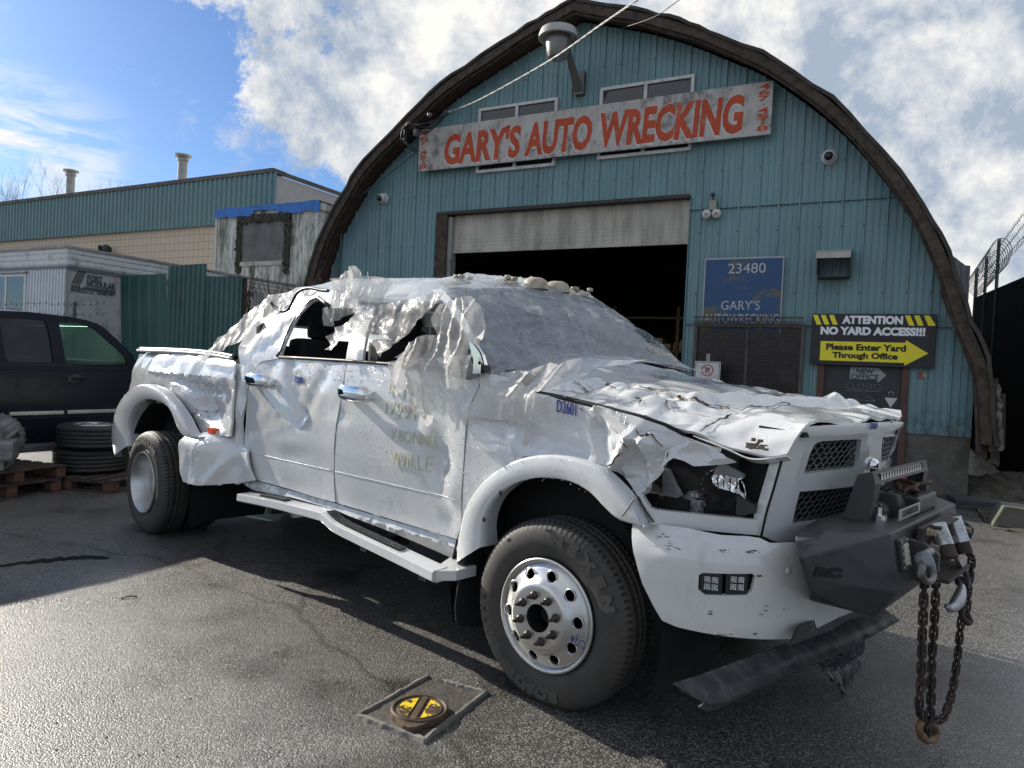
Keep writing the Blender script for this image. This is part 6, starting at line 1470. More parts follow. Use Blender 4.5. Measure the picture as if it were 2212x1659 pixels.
for j in range(5):
    for i in range(k_): i2 = (i+1) % k_; m.f.append((j*k_+i, j*k_+i2, (j+1)*k_+i2, (j+1)*k_+i))
m.f += [tuple(range(k_)), tuple(range(5*k_, 6*k_))[::-1]]
wb = m.build('winch_bumper', M_tex, TK, bev=.008)
LPp = TY('K', [(545, 1195), (610, 1050), (750, 665), (880, 640), (905, 755), (870, 960), (830, 1110)], -.42)
m = MB(); m.prism(LPp, (0, .012, 0)); m.prism([Vec((p.x, -p.y, p.z)) for p in LPp], (0, -.012, 0))
# front flange of each leg and the top bar
fx = [LPp[3], LPp[4], LPp[5], LPp[6]]
for sy in (1, -1):
    q = [Vec((p.x, sy*p.y, p.z)) for p in fx]; inn_ = [p+Vec((.002, -sy*(-.075 if p.y > 0 else .075), 0)) for p in q] if False else [Vec((p.x+.002, sy*(p.y+.075 if sy > 0 else p.y+.075), p.z)) for p in fx]
    inn_ = [Vec((p.x+.001, sy*(-.42+.075), p.z)) for p in fx]
    for i in range(3): m.add([q[i], q[i+1], inn_[i+1], inn_[i]], [(0, 1, 2, 3)])
xr, xf_ = LPp[2].x, LPp[3].x; zt, zt2, zb_ = LPp[2].z, LPp[3].z, LPp[4].z
m.hexa([(xr+.03, -.42, zb_), (LPp[4].x+.002, -.42, zb_), (LPp[4].x+.002, .42, zb_), (xr+.03, .42, zb_), (xr, -.42, zt), (xf_, -.42, zt2), (xf_, .42, zt2), (xr, .42, zt)])
hp = m.build('light_hoop', M_tex, wb, bev=.004)
la, lb = Vec((xf_+.006, -.33, lerp(zb_, zt2, .50))), Vec((xf_+.006, .33, lerp(zb_, zt2, .50)))
m = MB(); hh = (zt2-zb_)*.27; dx_ = (LPp[4].x-xf_)
for (y0_, y1_) in ((-.34, .30),):
    m.hexa([(xf_-.01, y0_, la.z-hh), (xf_+.008+dx_*.3, y0_, la.z-hh), (xf_+.008+dx_*.3, y1_, la.z-hh), (xf_-.01, y1_, la.z-hh), (xf_-.01, y0_, la.z+hh), (xf_+.008, y0_, la.z+hh), (xf_+.008, y1_, la.z+hh), (xf_-.01, y1_, la.z+hh)])
lbm = m.build('light_bar', mat('lens_hazy', (.50, .47, .42), .3, var=.25, scale=30), hp)
m = MB()
for i in range(17): y = -.34+i*.04; m.box((xf_+.004, y-.003, la.z-hh), (xf_+.012, y+.003, la.z+hh))
m.box((xf_-.008, .30, la.z-hh-.003), (xf_+.010, .36, la.z+hh+.003)); m.build('bar_rib', M_blk, lbm)
# letters cut in the near wing: an oblique facet through three corners
A3_, B3_, C3_ = secs[0][3], secs[2][3], secs[2][2]; fn_ = (B3_-A3_).cross(C3_-A3_).normalized()
def on_facet(k, x, y, off=0.0):
    r = ray(k, x, y); d = Vec((r.dot(TR.X), r.dot(TR.Y), r.z)); o = TR.loc(CAM); t = (A3_-o).dot(fn_)/d.dot(fn_); p = o+d*t; n = fn_ if fn_.dot(d) < 0 else -fn_; return p+n*off
def facet_text(txt, k, bl, br, tl, h_off, mt, name, par, bold=.0):
    t = text_mesh(txt, 1, mt, name, par, Matrix(), extrude=0.0, bold=bold); X_ = [v.co.x for v in t.data.vertices]; Y_ = [v.co.y for v in t.data.vertices]; a0, a1, b0, b1 = min(X_), max(X_), min(Y_), max(Y_)
    P0, P1, P2 = on_facet(k, *bl, h_off), on_facet(k, *br, h_off), on_facet(k, *tl, h_off)
    for v in t.data.vertices: v.co = P0+(P1-P0)*((v.co.x-a0)/(a1-a0))+(P2-P0)*((v.co.y-b0)/(b1-b0))
    return t
facet_text('RC', 'K', (352, 1575), (590, 1585), (368, 1480), .009, M_liner, 'lettering', wb, bold=.07)
# small lens, shackle tabs, rollers, winch
def on_front(k, x, y, X=1.37): return TR.x(k, x, y, X)
c0 = on_front('K', 1155, 1370, 1.362); R5 = Matrix.Translation(c0) @ Matrix.Rotation(radians(-10), 4, 'Y') @ Matrix.Rotation(pi/2, 4, 'Y') @ Matrix.Rotation(pi/2, 4, 'Z')
m = MB().box((-.052, -.062, -.02), (.052, .062, .010), .008).xf(R5); lp_ = m.build('side_lamp', M_blk, wb)
MB().box((-.026, -.040, .008), (.026, .040, .016), .003).xf(R5).build('lens', mat('lens_cream', (.50, .46, .36), .25), lp_)
m = MB()
for a_ in (-.040, .040):
    for b_ in (-.045, -.02, .005, .03, .05): m.lathe([(0, .004), (.005, .003), (.006, 0)], R5 @ Matrix.Translation((a_, b_, .010)), 8)
m.build('screw', M_galv, lp_)
for sy in (-1, 1):
    m = MB(); yc = -.24*1 if sy < 0 else .60
    yc = TR.x('K', 1310, 1390, 1.40).y if sy < 0 else .62
    m.prism(([(1.34, yc+.035, .90), (1.40, yc+.035, .895), (1.455, yc+.035, .86), (1.455, yc+.035, .79), (1.42, yc+.035, .75), (1.34, yc+.035, .74)] if sy < 0 else [(1.34, .50, .88), (1.40, .50, .875), (1.43, .50, .85), (1.42, .50, .80), (1.34, .50, .79)]), (0, .03, 0)); m.build('tow_tab', M_tex, wb, bev=.004)
# fairlead
ra, rb_ = TR.x('K', 1450, 1108, 1.40), TR.x('K', 1525, 1300, 1.44); rc_, rd2 = TR.x('K', 1588, 1042, 1.40), TR.x('K', 1665, 1262, 1.44)
m = MB(); m.box((1.365, ra.y-.16, .73), (1.385, rc_.y+.12, .945)); m.box((1.385, ra.y-.06, .935), (1.43, rc_.y+.07, .945)); m.box((1.385, ra.y-.06, .72), (1.47, rc_.y+.07, .735)); fr_ = m.build('fairlead', mat('fairlead_rust', (.04, .035, .032), .7, var=.4, scale=12, dirt=(.14, .07, .04), dscale=9), wb, bev=.003)
M_rol = mat('roller_zinc', (.50, .52, .52), .3, metal=.7, var=.2, scale=14, dirt=(.12, .12, .10), dscale=14)
for (a_, b_) in ((ra, rb_), (rc_, rd2)):
    m = MB(); m.tube([a_, b_], .036, 24); m.build('roller', M_rol, fr_, smooth='auto')
    m = MB(); m.tube([b_, b_+(b_-a_).normalized()*.05], .034, 16); m.build('roller_end', mat('rust_bracket', (.045, .033, .028), .8, var=.4), fr_, smooth='auto')
for i, (x, y) in enumerate(((1370, 1175), (1400, 1310), (1550, 1230), (1690, 1150))):
    q = TR.x('K', x, y, 1.40); m = MB(); m.lathe([(0, .03), (.014, .03), (.016, .01), (.02, .01), (.02, 0)], Matrix.Translation(q) @ Matrix.Rotation(pi/2, 4, 'Y'), 6); m.build('bolt', mat('bolt_rust', (.28, .24, .18), .5, metal=.5), fr_)
# winch body
wz = .955
m = MB(); q = TR.x('K', 1150, 1010, 1.25)
m.tube([(1.20, -.18, wz+.02), (1.20, .30, wz+.02)], .065, 20); m.tube([(1.20, -.30, wz+.02), (1.20, -.18, wz+.02)], .052, 16); m.box((1.12, -.20, wz-.0), (1.27, -.16, wz+.10), .008); m.box((1.12, .28, wz), (1.27, .32, wz+.10), .008)
wn_ = m.build('winch', mat('winch_black', (.03, .03, .028), .5, var=.4, scale=15, dirt=(.09, .07, .05), dscale=12), wb, smooth='auto')
m = MB(); m.box((1.16, -.02, wz+.0), (1.31, .30, wz+.075), .012); m.build('motor_cover', mat('winch_case', (.028, .03, .030), .4), wn_)
q0, q1, q2_ = TR.x('K', 1128, 1012, 1.315), TR.x('K', 1308, 955, 1.315), TR.x('K', 1150, 1032, 1.315)
mid_ = (TR.x('K', 1130, 1015, 1.318)+TR.x('K', 1308, 965, 1.318))/2; hw_ = abs(q1.y-q0.y)/2
m = MB(); m.box((1.312, mid_.y-hw_, mid_.z-.022), (1.316, mid_.y+hw_, mid_.z+.022)); m.build('name_plate', mat('plate_silver', (.42, .41, .38), .4, metal=.3), wn_)
t = text_mesh('CHAMPION', .034, M_sb, 'lettering', wn_, Matrix.Translation((1.3165, mid_.y, mid_.z)) @ Matrix.Rotation(pi/2, 4, 'Z') @ Matrix.Rotation(pi/2, 4, 'X'), extrude=.001, bold=.002, xs=hw_*2/.19*.8)
m = MB(); rr = random.Random(5)
for i in range(5):
    pts = [Vec((1.16+rr.uniform(0, .12), .0+.08*j+rr.uniform(-.02, .02), wz+.075+.03*sin(j*1.1+i)+rr.uniform(0, .02))) for j in range(5)]; m.tube(crv(pts, 5), .010, 5)
m.build('winch_rope', mat('rope_rust', (.10, .06, .045), .85, var=.4, scale=20), wn_, smooth=True)
m = MB(); m.tube([(1.24, -.34, wz), (1.24, -.34, wz+.03)], .03, 12); m.tube([(1.24, -.34, wz+.03), (1.24, -.34, wz+.06)], .018, 8); m.build('clutch_knob', M_chr, wn_, smooth='auto')
# ---------------------------------------------------------------- running board
RBt = [TR.y('B', x, y, yy) for x, y, yy in [(675, 1178, -1.15), (850, 1212, -1.15), (1080, 1268, -1.15), (1120, 1285, -1.155), (1180, 1335, -1.17), (1300, 1395, -1.18), (1500, 1490, -1.20), (1690, 1582, -1.22)]]
n_ = len(RBt); m = MB(); rc2 = crv(RBt, 6)
for p in rc2: w_ = .10; m.v += [p, p+Vec((0, w_, .006)), p+Vec((0, w_, -.06)), p+Vec((0, .03, -.062)), p+Vec((0, -.002, -.048))]
for i in range(len(rc2)-1):
    for j in range(5): j2 = (j+1) % 5; m.f.append((i*5+j, i*5+j2, (i+1)*5+j2, (i+1)*5+j))
m.f += [tuple(range(5)), tuple(range((len(rc2)-1)*5, len(rc2)*5))[::-1]]
e = rc2[-1]; 
m.hexa([e+Vec((-.02, 0, -.05)), e+Vec((.06, .10, -.05)), e+Vec((.06, .24, -.05)), e+Vec((-.14, .24, -.05)), e+Vec((-.02, 0, 0)), e+Vec((.06, .10, .0)), e+Vec((.06, .24, .004)), e+Vec((-.14, .24, .004))])
rbd = m.build('running_board', M_w, TK, bev=.004)
for (u0_, u1_) in ((.12, .26), (.50, .84)):
    m = MB(); k2 = int((u1_-u0_)*90)
    for i in range(k2+1):
        p = poly_at(rc2, lerp(u0_, u1_, i/k2)); m.v += [p+Vec((0, .032, .006)), p+Vec((0, .088, .008))]
    for i in range(k2): m.f.append((2*i, 2*i+1, 2*i+3, 2*i+2))
    pad = m.build('step_pad', M_blk, rbd, solid=.006)
    m = MB()
    for i in range(k2+1):
        p = poly_at(rc2, lerp(u0_, u1_, i/k2))
        for j in range(5): q = p+Vec((.006*(j % 2), .038+j*.011, .009)); m.box(q+Vec((-.007, -.006, 0)), q+Vec((.007, .006, .007)))
    m.build('stud', mat('pad_stud', (.05, .05, .05), .35), pad)
for x in (-2.3, -1.2, -.65):
    p = min(rc2, key=lambda q: abs(q.x-x)); m = MB(); m.box((x-.03, p.y+.07, p.z-.11), (x+.03, -.8, p.z-.065)); m.build('bracket', M_blk, rbd)
o_ = mirror(rbd)
# mud flap
mfp = [TR.x('G', x, y, -.46) for x, y in [(768, 420), (842, 426), (885, 560), (872, 760), (866, 915), (720, 912), (692, 885), (683, 800), (700, 620), (735, 480)]]
cdt_patch([(p.y, p.z) for p in mfp], .03, lambda a_, b_: (-.46-.05*(.6-b_)+.01*sin(a_*12), a_, b_), 5).build('mud_flap', mat('flap_rubber', (.016, .016, .016), .6, var=.2), TK, smooth=True, solid=.010)
# smashed mirror base
q = lambda x, y, yl=-1.0: TR.y('J', x, y, yl)
m = MB(); m.prism([q(1556, 850), q(1575, 930), q(1600, 960), q(1648, 950), q(1690, 1000), q(1692, 1050), q(1640, 1065), q(1590, 1060), q(1575, 1112), q(1548, 1095), q(1556, 990)], (0, .05, 0)); mm_ = m.build('mirror_stub', M_blk, TK)
m = MB(); m.prism([q(1560, 775, -1.02), q(1615, 830, -1.02), q(1665, 900, -1.02), q(1690, 990, -1.02), q(1650, 950, -1.02), q(1605, 955, -1.02), q(1580, 880, -1.02)], (0, .03, 0)); m.box(q(1612, 1015, -1.03)-Vec((.012, .0, .03)), q(1630, 980, -1.03)+Vec((.01, .02, .03))); m.build('mirror_shard', M_chr, mm_)
MB().tube(crv([q(1600, 800, -1.03), q(1660, 880, -1.04), q(1692, 990, -1.03), q(1690, 1060, -1.02)], 5), .004, 5).build('mirror_wire', M_blk, mm_, smooth=True)
# black trim strip curling off the roof at the rear pillar
pts = [TR.y('B', x, y, -.86) for x, y in [(853, 186), (870, 212), (905, 231), (940, 222), (962, 185), (985, 140), (1020, 117), (1060, 112), (1110, 122), (1150, 125)]]
MB().tube(crv(pts, 6), .011, 6).build('trim_strip', M_blk, TK, smooth=True)
# ================================================================ clear plastic sheeting
def film(name, tint=(.80, .81, .82), body=.5, rough=.18, beads=1.0, st=(1, 1, 1), st2=(1, 1, 1)):
    a = NT(name); t = a.t
    c = a.mix(a.ramp(a.noise(4, 6, .6), .3, .7), tuple(x*.9 for x in tint), tint)
    a.set(color=c, rough=rough, spec=.45 if body < .5 else .25, trans=0.0)
    vb = a.vor(130, 'F1'); bead = a.math('MULTIPLY', a.ramp(vb, .08, .25, (1, 1, 1), (0, 0, 0)), a.ramp(a.noise(5, 5, off=(4, 4, 4)), .45, .6))
    def cre(sc, st_, pw, off):
        n = a.noise(sc, 3, .5, st_, .6, off); f = a.math('SUBTRACT', 1.0, a.math('MULTIPLY', a.math('ABSOLUTE', a.math('SUBTRACT', n, .5)), 7.0), clamp=True); return a.math('POWER', f, pw)
    c1 = cre(3.2, st, 2.5, (0, 0, 0)); c2 = cre(6.5, st2, 2.5, (3, 1, 2)); c3 = cre(10, (1, 1.2, 1), 2.0, (7, 1, 2))
    hh = a.math('ADD', a.math('ADD', c1, a.math('MULTIPLY', c2, .35)), a.math('MULTIPLY', c3, .12)); b = a.bump(hh, .45 if body > .5 else .28, .010); a.bump(bead, .5*beads, .004, b)
    tl = a.n('ShaderNodeBsdfTranslucent'); a.link(c, tl.inputs[0]); ms = a.n('ShaderNodeMixShader'); ms.inputs[0].default_value = .5; a.link(a.b.outputs[0], ms.inputs[1]); a.link(tl.outputs[0], ms.inputs[2])
    tr = a.n('ShaderNodeBsdfTransparent'); tr.inputs[0].default_value = (.95, .96, .97, 1)
    m2 = a.n('ShaderNodeMixShader'); lw = a.n('ShaderNodeLayerWeight'); lw.inputs[0].default_value = .35
    fz = a.math('ADD', a.math('MULTIPLY', lw.outputs['Facing'], .5), body-.1, clamp=True)
    fz = a.math('ADD', fz, a.math('MULTIPLY', bead, .3), clamp=True); fz = a.math('ADD', fz, a.math('MULTIPLY', a.math('SUBTRACT', a.noise(3.2, 6, .6), .5), .5), clamp=True)
    fz = a.math('ADD', fz, a.math('MULTIPLY', hh, .16), clamp=True)
    a.link(fz, m2.inputs[0]); a.link(tr.outputs[0], m2.inputs[1]); a.link(ms.outputs[0], m2.inputs[2])
    out = [n for n in t.nodes if n.type == 'OUTPUT_MATERIAL'][0]; a.link(m2.outputs[0], out.inputs[0]); return a.m
M_film = film('clear_film', (.80, .84, .88), .35, .12, .6, (.6, 1.6, 1.0), (1.6, .8, 1.0)); M_film2 = film('bunched_film', (.84, .82, .79), .50, .34, 1.0, (1.8, 1, .6), (1.2, 1, .9))
def put(m, name, mt, lab, smooth=True, group=None):
    o = m.build(name, mt, None, smooth=smooth, fix=True); o.location = TR.o; o.rotation_euler.z = TR.yaw
    return tag(o, lab, 'plastic sheet', group)
# over the windscreen and roof
def wrinkle(p, u, v):
    a_ = ridge((p.x*1.6, p.y*3.2+p.x*1.2, 3.3)); b_ = ridge((p.x*4+2, p.y*2.6, 8)); return Vec((-.004, 0, .018+.030*max(0, a_)**3+.008*max(0, b_)+.014*facets((p.x*1.8, p.y*1.5, 1))))
_rf = random.Random(41); FOLDS = [(_rf.uniform(-.1, 1.05), _rf.uniform(-.55, .55), _rf.uniform(-.12, .12), _rf.uniform(0, 6), _rf.uniform(.006, .016), _rf.uniform(.008, .020), _rf.uniform(0, .5), _rf.uniform(.4, .7)) for _ in range(34)]
_w0 = wrinkle
def wrinkle(p, u, v):
    d = _w0(p, u, v); s = 0
    for a_, b_, c_, ph, w_, h_, u0, ul in FOLDS:
        t = (u-u0)/ul
        if 0 < t < 1:
            q = (v-(a_+b_*(u-.5)+c_*sin(u*5+ph)))/w_
            if abs(q) < 3: s = max(s, h_*math.exp(-abs(q)**1.3)*sin(pi*t)**.6)
    return d+Vec((0, 0, s))
rows = [[Vec((p.x-.42, p.y*1.0, p.z+.05)) for p in hdr], [Vec((p.x-.18, p.y, p.z+.04)) for p in hdr], [p+Vec((-.02, 0, .02)) for p in hdr], [p.copy() for p in mid1], [p.copy() for p in mid2], [p.copy() for p in cow], [Vec((p.x+.14, p.y*.98, p.z-.03)) for p in cow]]
rows[0][0].z -= .03
far = [TR.y('C', 790, 208, .62), TR.y('C', 1000, 318, .74), TR.y('C', 1140, 382, .80), TR.y('C', 1168, 455, .84), TR.y('C', 1250, 530, .86), TR.y('C', 1340, 588, .86)]
for i, q in zip((2, 3, 4, 5), (far[0], far[1], far[3], far[5])): rows[i][-1] = q+Vec((0, 0, -.02))
put(loft(rows, 190, 230, wrinkle), 'windscreen_film', M_film, 'wet clear plastic film stretched over the crushed windscreen and front of the roof')
# rear half of the roof
def rf2(u, v):
    p = Vec(roof_f(u*.88, v)); p.z += .022+.02*ridge((p.x*2, p.y*3, 5))+.03*max(0, 1-v*5)*fbm((p.x*6, p.y*4, 2))
    return p
put(MB().grid(rf2, 90, 50), 'roof_film', M_film, 'wet clear plastic film lying over the rear half of the crushed roof')
# patch helper for gathered pieces on the near side
def hang(pts, k, yb, amp, fold, seed, sp=.013, dirn=(1, 0), name='p', mt=None, lab='', fq=10, puff=0.0, curve=None, crisp=1.0):
    P_ = [TR.y(k, x, y, yb) for x, y in pts]; cx = sum(p.x for p in P_)/len(P_); cz = sum(p.z for p in P_)/len(P_)
    dx, dz = dirn; L = sqrt(dx*dx+dz*dz); dx, dz = dx/L, dz/L
    def fn(x, z):
        s = x*dx+z*dz; t = -x*dz+z*dx
        q1 = Vec((s*fq*.8+.25*noise.noise(Vec((x*4, z*4, seed))), t*1.3, seed)); f1 = max(0, 1-abs(noise.noise(q1))*3.2)+.45*max(0, 1-abs(noise.noise(q1*2.3+Vec((5, 1, 2))))*3.0)
        y = yb-fold*f1-amp*(.7*facets((x*4.5, z*3.5, seed+3))*crisp)+1.0*amp*fbm((x*3, z*3, seed), 2)
        if puff: y -= puff*math.exp(-(((x-cx)/.22)**2+((z-cz)/.22)**2))
        if curve: y += curve(x, z)
        return (x, y, z)
    return put(cdt_patch([(p.x, p.z) for p in P_], sp, fn, seed), name, mt or M_film2, lab, smooth=True)
# top-left tuft standing above the roof
hang([(305, 290), (330, 250), (358, 220), (440, 160), (530, 105), (548, 135), (578, 175), (600, 205), (650, 163), (656, 180), (642, 212), (720, 205), (800, 215), (830, 262), (815, 300), (812, 390), (800, 440), (740, 480), (640, 520), (520, 560), (450, 610), (395, 655), (352, 650), (338, 590), (322, 500), (350, 430), (320, 360)],
     'J', -.74, .05, .05, 3, dirn=(1, .55), name='film_tuft', lab='crumpled peak of clear plastic bunched over the rear door window top', fq=8, puff=.08, curve=lambda x, z: -(2.0-z)*.45*(1 if z < 2.0 else 0)+.1)
# cross band with the dirty patch
hang([(1320, 340), (1200, 355), (1085, 402), (960, 410), (800, 450), (700, 490), (615, 512), (520, 570), (450, 602), (400, 660), (375, 710), (348, 745), (385, 790), (410, 830), (388, 862), (455, 868), (475, 790), (530, 735), (600, 690), (640, 715), (720, 770), (850, 862), (890, 900), (905, 935), (960, 870), (1020, 800), (1090, 705), (1130, 600), (1250, 480)],
     'J', -.93, .045, .035, 6, dirn=(.5, 1), name='film_band', lab='dirty folded band of clear plastic crossing the rear door window', fq=7, curve=lambda x, z: (z-1.75)*.35)
# the long hanging folds over the front door
hang([(1085, 425), (1110, 395), (1180, 378), (1260, 350), (1325, 340), (1400, 395), (1440, 450), (1500, 550), (1545, 625), (1575, 690), (1600, 745), (1560, 780), (1556, 850), (1545, 940), (1556, 1010), (1545, 1095), (1510, 1170), (1505, 1215), (1400, 1195), (1275, 1192), (1262, 1260), (1330, 1320), (1325, 1370), (1280, 1440), (1270, 1500), (1252, 1542), (1235, 1460), (1230, 1400), (1160, 1350), (1092, 1285), (1082, 1180), (1040, 1285), (1035, 1160), (1020, 1180), (950, 1120), (925, 1110), (880, 990), (860, 1035), (870, 975), (950, 940), (900, 925), (960, 850), (1030, 780), (1100, 720), (1150, 715), (1120, 650), (1085, 560)],
     'J', -1.035, .035, .06, 11, dirn=(1, .30), name='film_folds', lab='long wet folds of clear plastic hanging over the front door', fq=9, curve=lambda x, z: max(0, z-1.5)*.62)
hang([(860, 1035), (880, 975), (1000, 945), (1095, 940), (1300, 930), (1560, 900), (1640, 1100), (1560, 1300), (1500, 1290), (1480, 1420), (1420, 1500), (1400, 1330), (1300, 1230), (1200, 1430), (1130, 1290), (1060, 1180), (940, 1160)],
     'J', -1.015, .014, .015, 15, dirn=(1, .5), name='film_skirt', mt=M_film, lab='thin clear plastic skirt lying flat against the front door', fq=7)
# over the front wing
hang([(258, 640), (300, 622), (430, 605), (500, 612), (560, 560), (620, 575), (690, 530), (715, 600), (690, 650), (640, 700), (560, 722), (570, 780), (552, 850), (548, 905), (530, 1010), (520, 950), (500, 1025), (485, 1020), (505, 900), (440, 862), (350, 862), (265, 855), (240, 880), (200, 895), (215, 820), (270, 760), (240, 720), (290, 700)],
     'C', -1.02, .040, .028, 19, dirn=(1, -.3), name='film_wing', lab='glittering wad of clear plastic clinging to the front wing behind the bonnet', fq=9, curve=lambda x, z: max(0, z-1.38)*.8)
# over the rear pillar
hang([(1150, 120), (1060, 112), (960, 135), (862, 148), (840, 180), (800, 235), (760, 290), (720, 350), (688, 375), (694, 425), (650, 455), (600, 480), (655, 500), (700, 470), (740, 440), (800, 400), (850, 330), (880, 300), (930, 250), (985, 200), (1040, 165), (1110, 150)],
     'B', -.80, .03, .02, 23, dirn=(1, .9), name='film_pillar', lab='strip of crumpled clear plastic sagging down the rear cab pillar to the bed', fq=7, curve=lambda x, z: -(2.0-z)*.42)
hang([(560, 548), (640, 540), (720, 535), (900, 545), (1000, 540), (930, 575), (800, 590), (720, 600), (640, 650), (560, 700), (480, 650), (540, 580)],
     'C', -.60, .03, .02, 27, dirn=(1, .2), name='film_cowl', mt=M_film, lab='edge of clear plastic lying along the rear of the bonnet', fq=8, curve=lambda x, z: (z-1.40)*2.5-.22)
# dark grime print on the band
P_ = [TR.y('J', x, y, -1.03) for x, y in [(720, 500), (860, 520), (930, 590), (1000, 650), (950, 690), (880, 700), (800, 620), (740, 570)]]
# water drops standing on paint and film (nobody could count them)
rr = random.Random(77); m = MB()
oct_ = [(1, 0, 0), (0, 0, 1), (-1, 0, 0), (0, 0, -1)]
def drop(p, r, n=None):
    o = len(m.v); m.v += [p+Vec((r*a_, 0, r*1.15*b_)) for a_, _, b_ in oct_]+[p+Vec((0, -r*.8, 0))]; m.f += [(o, o+1, o+4), (o+1, o+2, o+4), (o+2, o+3, o+4), (o+3, o, o+4)]
for nm, o_, n_ in (('rear_door', dr, 420), ('front_door', df, 420), ('front_wing', wg, 260), ('rear_pillar', None, 120)):
    mesh = [o for o in bpy.data.objects if o.name == nm][0].data; T_ = [p.center.copy() for p in mesh.polygons]; fn = SURF[nm]
    for i in range(n_*3):
        c = rr.choice(T_); x = c.x+rr.uniform(-.02, .02); z = c.z+rr.uniform(-.02, .02); dn = fbm((x*2.5, z*2.5, 9))+(.5 if z > 1.38 else 0)+(.25 if z < .9 else 0)
        if dn < rr.uniform(-.1, .55): continue
        r = rr.uniform(.0014, .0034)*(1.5 if z > 1.38 else 1); drop(Vec((x, fn(x, z)[1]-.001, z)), r)
for v in random.Random(5).sample(list(ff.data.vertices), 260):
    if v.co.y < -1.03 and v.co.z > 1.0: drop(v.co+Vec((rr.uniform(-.03, .03), -.002, rr.uniform(-.01, .01))), rr.uniform(.0015, .003))
wdm = NT('water_drop'); wdm.set(color=(.95, .96, .97), rough=.35, spec=.6)  # white base colour stands in for the sparkle of the drops
tag(m.build('water_drops', wdm.m, TK, smooth=False, fix=False), kind='stuff')
# ================================================================ tow chain and hooks
M_ch = mat('chain_rust', (.040, .028, .023), .75, var=.5, scale=25, bump=.4, bscale=60, bdist=.003, dirt=(.13, .065, .035), dscale=6, dlo=.52, dhi=.72)
def link(c, t, nrm, L=.030, W=.019, r=.0058):
    t = t.normalized(); n = (nrm-t*nrm.dot(t)).normalized(); pts = []
    h = L-W*.5
    for i in range(8): a_ = -pi/2+pi*i/7; pts.append(c+t*(h*.5+W*.5*cos(a_))+n*(W*.5*sin(a_)))
    for i in range(8): a_ = pi/2+pi*i/7; pts.append(c+t*(-h*.5+W*.5*cos(a_))+n*(W*.5*sin(a_)))
    return pts
def chain(pts, par, name='chain_run', pitch=.033, W=.026, L=.047, r=.0050, seed=1):
    rr = random.Random(seed); c = crv(pts, 12); T_ = sum((c[i]-c[i-1]).length for i in range(1, len(c))); n_ = int(T_/pitch); m = MB()
    for i in range(n_+1):
        p = poly_at(c, i/n_); q = poly_at(c, min(1, i/n_+.01)); q0 = poly_at(c, max(0, i/n_-.01)); t = (q-q0); a_ = (pi/2 if i % 2 else 0)+.6+rr.uniform(-.15, .15); nn = Vec((cos(a_), sin(a_), 0))
        if abs(t.normalized().z) < .5: nn = Vec((0, 0, 1)) if i % 2 else Vec((1, 0, 0))
        m.tube(link(p, t, nn, L, W, r), r, 6, closed=True)
    return m.build(name, M_ch, par, smooth=True)
CH = thing('tow_chain', 'long rusty tow chain looped from the winch bumper down almost to the ground', 'chain', TR)
X = 1.44
A = lambda x, y, X_=X: TR.x('L', x, y, X_)
chain([A(318, 505, 1.47), A(308, 540), A(300, 700), A(292, 900), A(285, 1200), A(272, 1350), A(285, 1440), A(300, 1500), A(325, 1560)], CH, seed=1)
chain([A(350, 480, 1.46), A(385, 530), A(380, 700), A(372, 860), A(362, 1000), A(355, 1200), A(348, 1420), A(335, 1500), A(322, 1550)], CH, seed=2)
chain([A(560, 150, 1.42), A(600, 300), A(630, 350), A(630, 440), A(612, 580), A(600, 700), A(565, 780), A(550, 900), A(535, 1050), A(505, 1250), A(470, 1380), A(430, 1470), A(380, 1470), A(340, 1500)], CH, seed=3)
m = MB(); pts = crv([A(285, 1490), A(270, 1530), A(290, 1590), A(335, 1615), A(380, 1590), A(385, 1530), A(350, 1490)], 6); n2 = len(pts)
m.tube(pts, [.016-.006*abs(i/n2-.5) for i in range(n2)], 8); m.build('grab_hook', mat('hook_rust', (.20, .11, .06), .8, var=.4, scale=14), CH, smooth=True)
m = MB(); pts = crv([A(535, 640, 1.46), A(560, 690, 1.46), A(570, 760, 1.47), A(600, 800, 1.48), A(622, 790, 1.48), A(600, 745, 1.48)], 6); m.tube(pts, .014, 8); m.build('grab_hook', M_ch, CH, smooth=True)
SH = thing('bow_shackle', 'grey steel bow shackle hanging from the tab on the winch bumper', 'shackle', TR, None)
c0 = A(283, 350, 1.47); m = MB()
m.tube(crv([c0+Vec((.0, -.0, .0)), A(290, 400, 1.48), A(285, 460, 1.49), A(305, 505, 1.49), A(340, 520, 1.49), A(368, 490, 1.48), A(365, 430, 1.47), A(350, 370, 1.45)], 6), [.014]*10+[.012]*33, 12); m.build('bow', mat('shackle_grey', (.15, .155, .16), .5, metal=.5, var=.2, dirt=(.08, .07, .06)), SH, smooth=True)
m = MB(); m.lathe([(0, .010), (.016, .010), (.026, .005), (.029, -.01), (.027, -.025), (0, -.025)], Matrix.Translation(c0+Vec((.02, -.01, 0))) @ Matrix.Rotation(radians(60), 4, 'Y') @ Matrix.Rotation(radians(25), 4, 'X'), 24); m.tube([c0, c0+Vec((-.0, .14, 0))], .014, 10); m.build('pin', mat('pin_grey', (.20, .21, .22), .45, metal=.6), SH, smooth='auto')
HK = thing('winch_hook', 'steel winch hook on a clevis hanging beside the chain', 'hook', TR, None)
m = MB(); m.hexa([A(505, 355), A(540, 352), A(575, 420), A(540, 425), A(505, 355)+Vec((.02, 0, 0)), A(540, 352)+Vec((.02, 0, 0)), A(575, 420)+Vec((.02, 0, 0)), A(540, 425)+Vec((.02, 0, 0))]); m.build('strap_end', mat('zinc', (.45, .46, .46), .4, metal=.5), HK)
